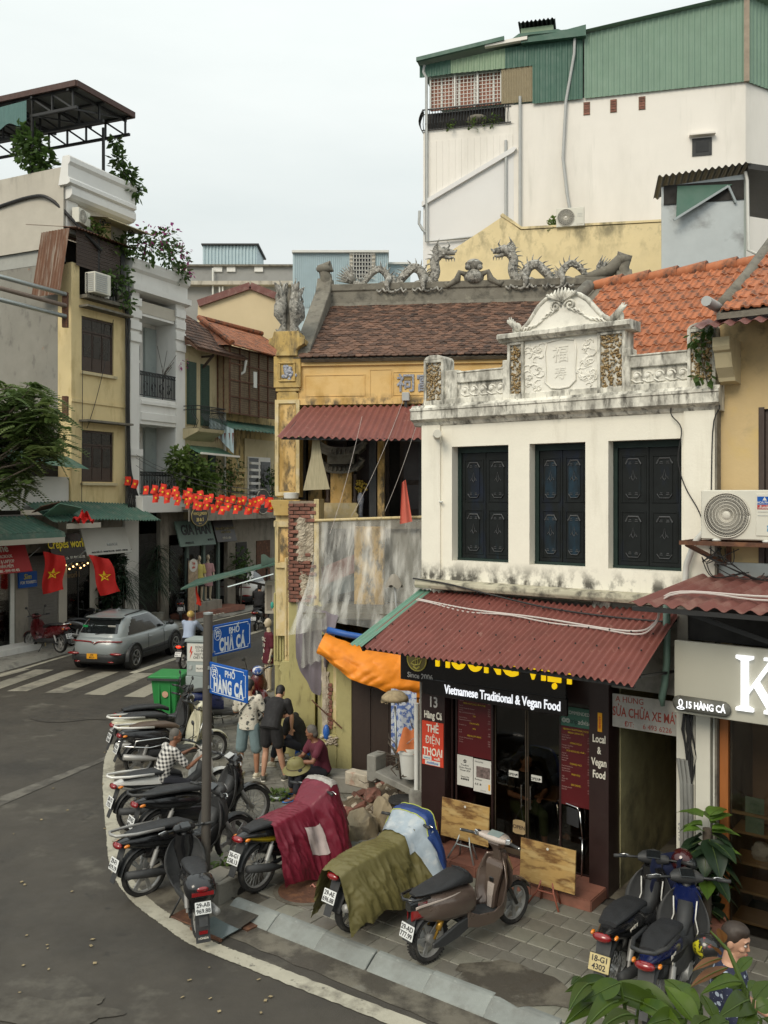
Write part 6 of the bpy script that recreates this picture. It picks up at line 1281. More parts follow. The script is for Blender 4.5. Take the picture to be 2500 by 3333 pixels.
# skyline between: grey block, blue boxes, cream gable, sheet houses
gb=thing('grey_building','low grey block with a pale blue sheet metal hut on its roof','building',(0,0,0))
def pbx(m,x0,y0,x1,y1,Y,dep,name,par):
 p,q=P3(x0,y1,Y),P3(x1,y0,Y);return MB().box(p.x,q.x,Y,Y+dep,p.z,q.z).build(name,m,par)
pbx(m_greywall,560,864,960,1300,52,10,'wall',gb);pbx(m_bluebox,660,796,836,862,53,3,'sheet_hut',gb);pbx(m_darkmet,655,792,842,797,52.8,3.4,'hut_roof',gb);pbx(m_cement,560,860,960,866,51.8,10.4,'roof_edge',gb);pbx(m_ytop,585,914,995,926,51.5,.5,'ledge',gb)
for x in(580,695,738,828):pbx(m_wh2,x,868,x+28,884,51.9,.1,'vent_window',gb)
for k in range(16):pbx(m_bluebox,662+11*k,798,666+11*k,861,52.94,.06,'sheet_rib',gb)
for x in(690,712,722):pbx(m_pvcw,x,872+60*(x>700),x+5,970,51.7,.1,'drain_pipe',gb)
bb=thing('sheet_house','pale blue sheet metal rooftop house with a barred window behind the temple','building',(0,0,0))
pbx(m_bluebox,953,820,1262,1100,44,6,'wall',bb);pbx(m_pvcw,950,814,1266,821,43.8,6.4,'roof_edge',bb);pbx(m_bluebox,1262,858,1336,1000,45,4,'lower_wall',bb);pbx(m_pvcw,1262,853,1338,859,44.8,4,'lower_roof_edge',bb)
wnn=pbx(m_win,1150,824,1208,905,43.93,.05,'window',bb);pbx(m_ytop,1138,822,1148,905,43.9,.05,'window_frame',wnn);pbx(m_ytop,1210,822,1222,880,43.9,.05,'window_frame',wnn)
for k in range(7):pbx(m_pvcw,1150+9.4*k,824,1152+9.4*k,905,43.85,.04,'bar',wnn)
for k in range(7):pbx(m_pvcw,1138,826+13*k,1220,828+13*k,43.85,.04,'bar',wnn)
for k in range(46):pbx(m_bluebox,957+6.6*k,822,959.5+6.6*k,1000,43.95,.05,'sheet_rib',bb)if not 1138<957+6.6*k<1222 else None
cg=thing('gable_house','cream gable house end between the grey block and the temple pier','building',(0,0,0));Yg=47
ptl=[P3(x,y,Yg)for x,y in((640,1100),(645,990),(815,932),(1010,1010),(1010,1200),(640,1200))];MB().loft([[(p.x,Yg,p.z)for p in ptl],[(p.x,Yg+9,p.z)for p in ptl]]).build('gable_wall',mat('gable_cream_wall',(.64,.52,.33),.88,.05,.8),cg)
for q in(((645,988),(815,930)),((815,930),(1010,1008))):MB().bar(P3(*q[0],Yg-.1),P3(*q[1],Yg-.1),.2,.35).build('verge',m_maroon2,cg)
# wires bundle on the white house corner
cbv=LS.root('cable_bundle','thick bundle of black cables running down between the yellow and white houses','cables')
for k in range(8):
 pts=[(5.55+.05*k,-.05,12.4),(5.62+random.uniform(-.1,.1),-.1,11),(5.60+random.uniform(-.08,.1),-.15,8.5),(5.7+random.uniform(-.1,.05),-.12,6.2),(5.5+.06*k,-.2,5.2),(5.45+.09*k,-.3,4.6),(5.6+.05*k,-.25,4.2)]
 tube('cable',m_wire,cbv,[tuple(p)for p in smooth_line3(pts,4)],.028,6)
hw=LS.root('cable','heavy black cable sagging across the grey side wall of the pale house','cable');tube('strand',m_wire,hw,[tuple(p)for p in smooth_line3([(2.80,7.0,14.8),(2.8,4,15.05),(2.8,1.8,15.25),(2.8,.8,15.05),(3.2,.0,14.2),(4.2,-.2,13.5)],6)],.06,7)
for i,(p,q)in enumerate((((3.6,-.1,7.2),(4.9,-.1,11.2)),((3.35,-.1,4.5),(3.4,-.1,9.3)))):o=LS.root('wire',['thin wire curving up the yellow wall between the two brown windows','thin wire hanging on the yellow wall beside the lower brown window'][i],'wire');tube('strand',m_wire,o,sag(p,q,.35*(1-i)),.012,5)
# galvanised pipes bracket reaching in from the left
gp=thing('pipe_bracket','three galvanised pipes bolted to a rusty plate on the yellow house corner','pipes')
pl0=P3(216,1000,30.2)
for y0,y1,m in((900,958,m_galv),(938,995,mat('pipe_rusty_grey',(.2,.15,.12),.6,.2)),(975,1030,m_galv)):MB().tube([P3(-420,y0-110,26),P3(0,y0,28.3),P3(214,y1,30.1)],.075,10).build('pipe',m,gp,smooth=True)
p,q=P3(205,952,30.2),P3(222,1066,30.2);MB().box(p.x,q.x,30.1,30.25,q.z,p.z).build('plate',m_rust,gp);p,q=P3(205,1290,30.2),P3(222,1370,30.2);MB().box(p.x,q.x,30.1,30.25,q.z,p.z).build('plate',m_rust,gp)
# ---------------------------------------------------------------- ground floor shops of the row
sr=house('shop_row','row of small street level shops below the yellow and white houses')
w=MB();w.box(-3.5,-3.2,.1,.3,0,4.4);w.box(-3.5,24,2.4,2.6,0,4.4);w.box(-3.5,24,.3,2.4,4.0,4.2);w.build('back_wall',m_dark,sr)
def sh_(name,m,a0,a1,z0,z1,d0=0.,d1=.2,par=None,**k):return B(name,m,par or sr,a0,a1,d0,d1,z0,z1,**k)
sh_('pier',m_shopgrey,.60,1.12,0,4.2);sh_('pier',m_ytop,2.42,2.78,0,4.2);sh_('pier',m_ytop,3.85,4.25,0,4.2);sh_('pier',m_wh2,5.55,6.3,0,4.2,-.05,.3);sh_('pier',m_shopgrey,7.6,8.1,0,4.2);sh_('fascia',m_shopgrey,-3.5,5.6,3.0,4.2,.05,.25)
sh_('glass_frame',m_pvcw,.40,.55,0,2.6,-.02,.12);sh_('window_pane',gm,-3.2,.4,.1,2.6,.02,.03);sh_('glass_frame',m_pvcw,-.75,-.68,0,2.6,-.02,.12)
for k in range(5):sh_('display_shelf',m_pvcw,-3.2,.35,.5+.42*k,.53+.42*k,.25,.6)
dsp=MB()
for k in range(90):x=random.uniform(-2,.3);z=.53+.42*random.randint(0,4);dsp.box(x,x+random.uniform(.06,.2),.28,.45,z,z+random.uniform(.1,.32))
tag(dsp.build('goods',mat('shop_goods_mixed',(.32,.32,.30),.5,.6,9,[((.05,.12,.4),4,.5,.55,.9,V,None),((.6,.3,.05),5,.58,.62,.9,V,None)]),sr),kind='stuff')
ro_=sh_('roller_shutter',mat('roller_grey',(.17,.16,.145),.5,.12,5),1.13,2.40,0,2.9,.06,.12)
for k in range(30):sh_('slat',mat('roller_grey',()),1.14,2.39,.04+.095*k,.04+.095*k+.075,.03,.06,ro_)
for a0,a1 in((2.78,3.85),):sh_('window_pane',gm,a0,a1,.1,2.6,.02,.03);sh_('glass_frame',m_iron,a0+.5,a0+.54,0,2.6,0,.05)
sh_('step',m_wh2,-3.5,.95,0,.18,-.75,.0)
m_reds=mat('sign_red',(.36,.012,.014),.5,.06,4)
def board(label,a0,a1,zt,zb,dt,db,m,texts,name='shop_sign',skew=0):
 s=LS.root(name,label,'sign');ang=math.degrees(math.atan2(dt-db,zt-zb));hh=math.hypot(zt-zb,dt-db)
 MB().box(a0,a1,0,.05,0,hh).build('panel',m,s,loc=(0,db,zb),rot=(R(ang),0,0))
 for t_,x,v,sz,mm,sx,bo,*sk in texts:
  o=text(t_,sz,mm,s,(0,0,0),ext=.004,sx=sx,bold=bo,ax='CENTER',shear=sk[0]if sk else 0)
  M_=Matrix.Translation((0,db,zb))@Matrix.Rotation(R(ang),4,'X')@Matrix.Translation((x,-.012,hh*v))@Matrix.Rotation(R(90),4,'X')@Matrix.Scale(sx,4,(1,0,0));o.matrix_local=M_
 return s
board('red phone repair shop sign hanging below the green awning',-3.8,.42,3.42,2.53,-1.32,-.95,m_reds,[('Tech Zone',-1.0,.82,.36,m_letw,.9,.01),('ĐIỆN THOẠI - LAPTOP - MACBOOK',-1.1,.55,.14,m_letw,.8,.002),('SỬA CHỮA - REPAIR PHONE & LAPTOP',-1.15,.38,.14,m_letw,.8,.002),('THAY KHÓA - CÀI ĐẶT PHẦN MỀM',-1.15,.22,.14,m_letw,.8,.002),('0906 340 885 - 0949 490 405',-.65,.07,.12,m_letw,.8,.002)])
board('black crepe shop sign with slanted yellow lettering',1.32,2.75,3.62,2.67,-1.24,-.92,m_sign,[('Crêpes world',2.06,.64,.42,mat('crepe_yellow',(.75,.60,.02),.5,.03),.72,.01,.2),('80 PHỐ CHẢ CÁ',1.65,.15,.11,m_letw,.8,.001),('ĐT: 024 9902 330',2.38,.17,.11,m_letw,.8,.001)])
board('large pale blank shop sign with small grey print',2.80,4.95,3.75,2.85,-1.22,-.9,mat('sign_offwhite',(.42,.41,.37),.5,.05,2),[('MANICHE',4.1,.35,.15,m_pvc,.8,.001),('44-56 CHẢ CÁ   MANICHE.COM   0243232 - 0989393',3.9,.1,.085,m_plastic,.9,.001)])
board('dull green clothes shop sign with large dark letters',8.2,10.5,3.85,2.85,-.8,-.5,mat('sign_dull_green',(.11,.165,.135),.5,.08,3),[('GIA HÂN',9.4,.62,.58,m_black,.8,.03),('0918.824.212',8.8,.13,.12,m_black,.8,.001),('09.322.44',10.2,.2,.12,m_black,.8,.001)])
board('dark brown shop sign with small gold lettering',10.6,12.0,3.9,2.92,-.8,-.5,mat('sign_dark_brown',(.03,.02,.015),.4,.1),[('KÍNH MẮT & MẮT KÍNH',11.35,.55,.17,m_gold,.75,.002),('CHẤT LƯỢNG',11.35,.4,.14,m_gold,.75,.001),('CHẢ CÁ - 0904',11.3,.15,.12,m_letw,.75,.001)])
board('small blue sim card sign beside the roller shutter',.68,1.42,2.42,1.92,-.1,-.08,m_blue,[('Sim',1.02,.68,.24,mat('sim_yellow',(.6,.5,.05),.5,.03),.9,.006,.2),('FOR TOURISTS',1.05,.32,.13,m_letw,.75,.003)])
board('dark inner shop sign reading world below strings of lamps',2.6,3.5,2.35,1.95,.04,.04,m_sign,[('world',3.1,.5,.28,mat('inner_amber',(.4,.22,.03),.5,.1),.85,.005)])
lmp=LS.root('string_lights','small warm bulbs lit under the black crepe shop sign','lamps')
for k in range(8):MB().ball((2.45+.17*k,-.1,2.45+.08*math.sin(k*2.1)),.03,8,6).build('bulb',mat('bulb_warm',(1,.62,.25),.4,.02,emit=3),lmp)
tube('cord',m_wire,lmp,[(2.4,-.1,2.55),(3.0,-.1,2.5),(3.8,-.1,2.55)],.006,5)
gs=LS.root('oval_sign','black oval hotel sign with gold border and lettering','sign',a=8.45,d=-1.2,z=4.06)
MB().lathe([(0,-.03),(.5,-.03),(.5,.03),(0,.03)],30,ax='y',m=Matrix.Diagonal((1.05,1,.78))).build('disc',m_sign,gs);tube('rim',m_gold,gs,[(.52*math.cos(t),-.03,.385*math.sin(t))for t in[k*math.pi/16 for k in range(33)]],.02,5)
m_gl=mat('hotel_gold',(.75,.58,.22),.4,.05)
text('HANOI GARDEN',.155,m_gl,gs,(0,-.04,.10),sx=.72,bold=.003);text('HOTEL',.07,m_gl,gs,(0,-.04,.02),sx=.8);text('3B & 5',.19,m_gl,gs,(0,-.04,-.14),sx=.9,bold=.006);text('CHẢ CÁ',.06,m_gl,gs,(0,-.04,-.29),sx=.8)
rs2=LS.root('round_sign','dark round sign with pale ring standing above the flags','sign',a=13.2,d=-1.0,z=4.6);MB().lathe([(0,-.03),(.55,-.03),(.55,.03),(0,.03)],26,ax='y').build('disc',mat('sign_brown_black',(.04,.03,.025),.5,.1),rs2);tube('rim',m_ytop,rs2,[(.54*math.cos(t),-.03,.54*math.sin(t))for t in[k*math.pi/13 for k in range(27)]],.025,5);text('VIỆT\nCAFE',.2,m_letw,rs2,(0,-.04,0),sx=.8)
# green corrugated awnings of the row
g1=LS.root('awning','green corrugated awning over the crepe shop with loose patches','awning');corr(1.0,6.1,34,(.0,4.62),(-1.25,4.02),amp=.03,fn=lambda u,v,a,d,z:(a,d,z+.05*math.sin(u*5))).build('metal_sheet',m_green2,g1,smooth=60);MB().box(1.5,3.0,-1.3,-1.26,3.80,3.97).build('fascia',m_ytop,g1)
MB().ob((1.6,-1.0,4.35),(1.2,.7,.02),rotm(-35,8,10)).build('patch_sheet',m_greentrim,g1);MB().ob((1.1,-.8,4.5),(.8,.5,.02),rotm(-25,-10,0)).build('rusty_patch',m_rust,g1)
g0=LS.root('awning','lower green corrugated awning over the phone repair shop','awning');corr(-3.6,1.25,26,(.0,4.2),(-1.38,3.72),amp=.03).build('metal_sheet',m_green2,g0,smooth=60);MB().prism([(-1.38,3.73),(-1.44,3.56),(-1.42,3.55),(-1.35,3.71)],-3.6,1.3,'x').build('fascia',m_green2,g0);MB().box(-3.6,1.25,-1.45,-1.42,3.40,3.56).build('valance',m_ytop,g0)
gl_=LS.root('lean_to','makeshift lean to roof with white wall behind the street tree','shed');MB().add([(-3.6,.1,6.6),(2.9,.1,6.2),(2.9,-.9,5.75),(-3.6,-.9,6.1),(-3.6,.1,6.55),(2.9,.1,6.15)],[(0,1,2,3),(0,4,5,1)]).build('roof_sheet',m_green2,gl_);MB().box(-3.6,2.96,.1,.2,4.4,5.5).build('low_wall',m_wh2,gl_);MB().box(-3.6,2.96,.6,.7,5.4,7).build('back',m_dark,gl_)
sw2=LS.root('upper_wall','stained plaster wall under the tree canopy beside the yellow house','wall');MB().box(-9,2.96,.9,1.1,4.4,7.5).build('wall',m_yside,sw2);MB().box(-12,-3.5,.0,.4,0,7).build('wall',m_shopgrey,sw2)
# plants along the shops: spiky palms, climbing shrub
def spiky(label,a,d,z,r,n,h_):
 t=LS.root('pandan_plant',label,'plant','long leaved plants outside the shops',a=a,d=d,z=z);m=MB()
 for _ in range(n):
  th=random.uniform(0,6.28);b=h_*random.uniform(.25,1);L_=r*random.uniform(.7,1.3);el=random.uniform(.1,1.3)
  pts=[Vector((math.cos(th)*L_*s*math.cos(el*(1-s*.5)),math.sin(th)*L_*s*math.cos(el*(1-s*.5)),b+L_*(s*math.sin(el)-1.05*s*s)))for s in(0,.25,.5,.75,1)]
  sd=Vector((-math.sin(th),math.cos(th),0))*.022
  for i in range(4):w0,w1=(1-i/4.3),(1-(i+1)/4.3);m.add([pts[i]-sd*w0,pts[i]+sd*w0,pts[i+1]+sd*w1,pts[i+1]-sd*w1],[(0,1,2,3)])
 m.build('leaves',m_leafd,t,recalc=False);tube('stem',m_bark,t,[(0,0,-.3),(0,0,h_)],.05);MB().lathe([(.18,-z),(.24,-z+.45),(.2,-z+.45)],10).build('pot',m_concrete,t);tube('stem',m_bark,t,[(0,0,-z+.3),(0,0,0)],.05);return t
spiky('large drooping long leaved plant outside the shop beside the white door post',5.1,-.4,.7,1.15,260,1.5)
spiky('tall dense long leaved plant in front of the dark shop pillar',6.9,-.45,.6,1.0,330,2.3)
t=LS.root('shrub','dark leafy shrub climbing by the crepe shop door','shrub',a=4.5,d=-.35,z=0);leaves('crown',m_leafd,t,[(0,0,.7,.5),(.0,0,1.5,.45),(.2,0,2.2,.4),(-.1,0,.2,.45),(.35,0,2.7,.35)],650,.14);tube('trunk',m_bark,t,[(0,0,0),(.05,0,1.4),(.2,0,2.6)],.04)
for a,z0,s,lb in((10.5,4.6,1.0,'sparse twiggy shrub on the ledge of the cream house'),(11.6,4.5,1.1,'thin leafy shrub beside the mouldy yellow ledges'),(14.9,4.5,.9,'small shrub against the barred window above the flags')):
 t=LS.root('shrub',lb,'shrub','twiggy shrubs over the flags',a=a,d=-.4,z=z0);leaves('crown',m_leaf,t,[(0,0,.7*s,.7*s),(.3,0,1.4*s,.5*s),(-.4,0,1.1*s,.45*s)],220,.11);tube('stem',m_bark,t,[(0,0,-.3),(.1,0,1.4)],.02)
 for k in range(5):tube('twig',m_bark,t,[(0,0,.2),(random.uniform(-.6,.6),0,1.2+.2*k)],.01,4)
t=LS.root('shrub','small olive tree in front of the grey shop wall','shrub',a=12.4,d=-.4);leaves('crown',m_leaf,t,[(0,0,2.2,.5),(.3,0,1.6,.5),(-.3,0,1.7,.4)],240,.12);tube('stem',m_bark,t,[(0,0,0),(.1,0,2.0)],.03)
sh_('shop_wall',m_shopgrey,12.0,24,0,4.4,.0,.2);sh_('fascia',m_shopgrey,8.0,24,3.3,4.3,.05,.25);sh_('dark_door',m_dark,6.3,7.6,0,3.4,.2,.3);sh_('grey_canopy',m_cement,8.1,18,4.3,4.42,-1.0,.1);sh_('grey_fascia',m_shopgrey,8.1,18,3.86,4.3,-1.0,-.94)
for a0 in(8.3,9.4,10.4):sh_('shop_pane',m_win,a0,a0+.9,.15,2.9,.1,.14);sh_('door_frame',mat('frame_seagreen',(.12,.17,.15),.6,.1),a0+.9,a0+1.05,0,2.9,.0,.12)
sh_('grille_door',m_rust,14.2,15.3,0,2.8,-.04,.0);sh_('glass_door',m_win,12.6,13.4,0,2.8,-.04,.0);sh_('step',m_terra,8.2,12,0,.2,-.9,.0)
# flags strung across the street
sA,sB=Vector((*LS.w(5.75,-.4),6.25)),Vector(P3(905,1620,18.2))
fm_=MB().sheet(lambda u,v:(-.15+.30*v+.03*math.sin(u*5),.03*math.sin(v*6+u*2),-.45*u),5,5).mesh('flag_cloth',m_flagp,smooth=True)
def star(r):return[(r*(1 if k%2==0 else .40)*math.sin(k*math.pi/5),r*(1 if k%2==0 else .40)*math.cos(k*math.pi/5))for k in range(10)]
stm=MB().prism(star(.08),-.004,.004).mesh('star',m_star)
xs_=[(416,1562,.98),(441,1572,.97),(475,1592,.95),(505,1590,.9),(507,1608,.91),(505,1618,.9),(533,1586,.88),(530,1598,.88),(545,1604,.87),(540,1620,.87),(567,1600,.85),(572,1594,.85),(580,1628,.84),(574,1610,.84),(605,1606,.8),(618,1600,.8),(603,1622,.8),(612,1638,.8),(622,1620,.78),(636,1616,.76),(650,1608,.75),(637,1640,.74),(652,1644,.73),(672,1622,.7),(688,1618,.69),(674,1642,.69),(690,1652,.68),(708,1628,.65),(722,1622,.64),(710,1646,.63),(725,1658,.62),
 (742,1628,.58),(758,1624,.57),(745,1646,.56),(768,1655,.54),(782,1630,.5),(795,1626,.5),(780,1646,.49),(806,1658,.47),(815,1636,.44),(828,1630,.43),(842,1626,.42),(812,1655,.42),(855,1622,.38),(838,1652,.38),(868,1634,.33),(880,1628,.32),(885,1650,.3)]
for i,(x,y,t)in enumerate(xs_):
 Y=sA.y*t+sB.y*(1-t)-.0;p=P3(x,y-11,Y);f=bpy.data.objects.new('bunting_flag',fm_);C.objects.link(f);s=(22/F*Y)/.36;f.location=p;f.scale=(s*1.05,)*3;f.rotation_euler=(R(random.uniform(-15,15)),R(random.uniform(-14,14)),R(random.uniform(-40,30)))
 tag(f,'small red flag with yellow star in the strings hanging across the far street','flag','bunting flags across the street')
 so_=bpy.data.objects.new('star',stm);C.objects.link(so_);so_.parent=f;so_.location=(.0,-.035,-.22)
for i,dz in enumerate((0,.12,-.28)):o=thing('bunting_string',['upper string of small red flags across the street','middle string of small red flags across the street','lower string of small red flags across the street'][i],'string');tube('cord',m_wire,o,sag(sA+Vector((0,0,dz)),sB+Vector((0,0,dz)),.25),.008,4)
def bigflag(label,x,y,Y,sway,pole):
 f=thing('flag',label,'flag',P3(x,y,Y),10);m=MB()
 g=lambda u,v:(.62*v-sway*u*.5+.05*math.sin(u*6),.10*math.sin(v*7+u*2),-1.35*u-.30*v*(1-u)+.15*v)
 m.sheet(g,14,12);m.build('cloth',m_flag,f,smooth=True);q=[Vector(g(.52+dz/1.35*-1,.5+dx/.62))for dx,dz in star(.21)];MB().add([(p.x,p.y-.03-.02*0,p.z)for p in q]+[(sum(p.x for p in q)/10,sum(p.y for p in q)/10-.05,sum(p.z for p in q)/10)],[(i,(i+1)%10,10)for i in range(10)]).build('star',m_star,f)
 tube('pole',m_galv,f,[(-.1,0,.12),(-.9,.5,-.55)]if pole else[(0,0,.02),(-.3,.4,-.2)],.018,6)
bigflag('large red flag folded in front of the black crepe sign',140,1795,28.0,.0,1);bigflag('large red flag with full star hanging below the pale blank sign',288,1805,28.8,-.75,1)
sf2=thing('flag_scrap','crumpled red and yellow flags lying on the green awning edge','flag',P3(272,1688,29.0));MB().sheet(lambda u,v:(-.35+.7*u,.1*math.sin(v*5+u*9),-.1+.35*v*math.sin(u*3.1)+.08*math.sin(u*20)),14,5).build('cloth',m_flag,sf2)
# street tree reaching in from the left: trunk, limbs, feathery leaves
tr=thing('street_tree','feathery leaved street tree reaching in from the left over the shops','tree',(*LS.w(-4.6,-3.0),-.1))
B0=Vector(tr.location)
tube('trunk',m_bark,tr,[(0,0,0),(.1,-.1,2.5),(.3,-.2,5.0),(.5,-.3,7.2)],[.22,.18,.13,.07],9)
lv=MB()
def frond(s0,dr,L_):
 for i in range(11):
  q=i/11;p=s0+dr*L_*q+Vector((0,0,-.5*L_*q*q));sd=dr.cross(Vector((0,0,1))).normalized()
  for sg in(-1,1):
   tip=p+(sd*sg*.8+dr*.5+Vector((0,0,-.25)))*.21*(1-.5*q);wv=dr*.052
   lv.add([p,p.lerp(tip,.5)+wv,tip,p.lerp(tip,.5)-wv],[(0,1,2,3)])
for cx_,cy_,rx,ry,n_ in((60,1330,120,75,170),(130,1400,85,80,120),(20,1430,110,110,190),(30,1560,60,70,90),(-110,1420,120,160,150),(175,1470,40,35,30),(70,1270,70,30,50)):
 for k in range(5):e_=P3(cx_+random.uniform(-.6,.6)*rx,cy_+random.uniform(-.6,.6)*ry,random.uniform(23,25.5))-B0;st_=Vector((.3,-.2,random.uniform(3.8,6.6)));tube('limb',m_bark,tr,[st_,st_.lerp(e_,.5)+Vector((0,0,.4)),e_],[.05,.03,.012],6)
 for _ in range(n_):
  th=random.uniform(0,6.28);q=random.random()**.5;d_=Vector((math.cos(random.uniform(0,6.28)),math.sin(random.uniform(0,6.28)),random.uniform(-.3,.35))).normalized()
  frond(P3(cx_+rx*q*math.cos(th),cy_+ry*q*math.sin(th),random.uniform(22.6,25.8))-B0,d_,random.uniform(.5,.85))
lv.build('crown',mat('leaf_feathery_green',(.09,.14,.04),.5,.35,2.5,[((.17,.21,.07),1.1,.5,.62,.8,V,None)]),tr,recalc=False);leafy(_m['leaf_feathery_green'])
# ================================================================== motorbikes
def wheel_mesh(r,w,spokes):
 t=MB();prof=[(r-.055,-w*.55),(r-.03,-w*.95),(r-.008,-w*.75),(r,-w*.25),(r,w*.25),(r-.008,w*.75),(r-.03,w*.95),(r-.055,w*.55),(r-.055,-w*.55)]
 t.loft([[(p[0]*math.cos(a),p[1],p[0]*math.sin(a))for p in prof[:-1]]for a in[2*math.pi*k/28 for k in range(29)]],cap=False)
 q=MB();ri=r-.05
 for rr,ww in((ri,w*.55),):q.loft([[(x*math.cos(a),y,x*math.sin(a))for x,y in((rr,-ww),(rr-.018,-ww*.8),(rr-.022,0),(rr-.018,ww*.8),(rr,ww))]for a in[2*math.pi*k/28 for k in range(29)]],cap=False,closed=False)
 q.lathe([(.0,-w*.9),(.045,-w*.9),(.05,-w*.4),(.05,w*.4),(.045,w*.9),(0,w*.9)],12,ax='y')
 if spokes=='wire':
  for k in range(32):
   a=2*math.pi*k/32;b=a+(.5 if k%2 else-.5);q.bar((.04*math.cos(b),(w*.6 if k%4<2 else-w*.6),.04*math.sin(b)),(ri*math.cos(a),0,ri*math.sin(a)),.005)
 else:
  for k in range(spokes):
   a=2*math.pi*k/spokes
   for s in(-.14,.14):q.bar((.04*math.cos(a+s),0,.04*math.sin(a+s)),((ri-.01)*math.cos(a+s*.55),0,(ri-.01)*math.sin(a+s*.55)),.016,.022)
  q.lathe([(.05,w*.3),(.11,w*.3),(.11,w*.36),(.05,w*.36)],18,ax='y')
 return t.mesh('tyre',m_tyre,smooth=40),q.mesh('rim',m_rim,smooth=40)
_wm={}
def wheel(par,x,r,w,sp):
 k=(r,w,sp)
 if k not in _wm:_wm[k]=wheel_mesh(*k)
 o=bpy.data.objects.new('wheel',_wm[k][0]);C.objects.link(o);o.parent=par;o.location=(x,0,r);o.rotation_euler=(0,R(random.uniform(0,90)),0)
 i=bpy.data.objects.new('rim',_wm[k][1]);C.objects.link(i);i.parent=o;return o
def plate(par,loc,ry,l1,l2,m=None,sc=1.):
 p=MB().box(-.095*sc,.095*sc,-.004,.004,-.07*sc,.07*sc).build('number_plate',m or m_plate,par,bev=.004);p.location=loc;p.rotation_euler=(R(0),R(ry),R(-90));p.rotation_euler=(Matrix.Rotation(R(ry),3,'Y')@Matrix.Rotation(R(-90),3,'Z')).to_euler()
 if l1:
  text(l1,.066*sc,m_ink,p,(0,-.006,.031*sc),ext=.001,sx=.95,bold=.0022);text(l2,.066*sc,m_ink,p,(0,-.006,-.033*sc),ext=.001,sx=.95,bold=.0022)
 return p
def arc_fender(x,r,a0,a1,hw,m,par,name='fender'):
 return MB().sheet(lambda u,v:(x+(r-.02*abs(2*v-1)**2)*math.cos(R(a0+(a1-a0)*u)),(2*v-1)*hw,r_c(par)+(r-.02*abs(2*v-1)**2)*math.sin(R(a0+(a1-a0)*u))),14,6,.006).build(name,m,par,smooth=True)
def r_c(par):return par['_r']
def lerpring(st,n=18,p=2.6):return[sring(*q,n=n,p=p)for q in st]
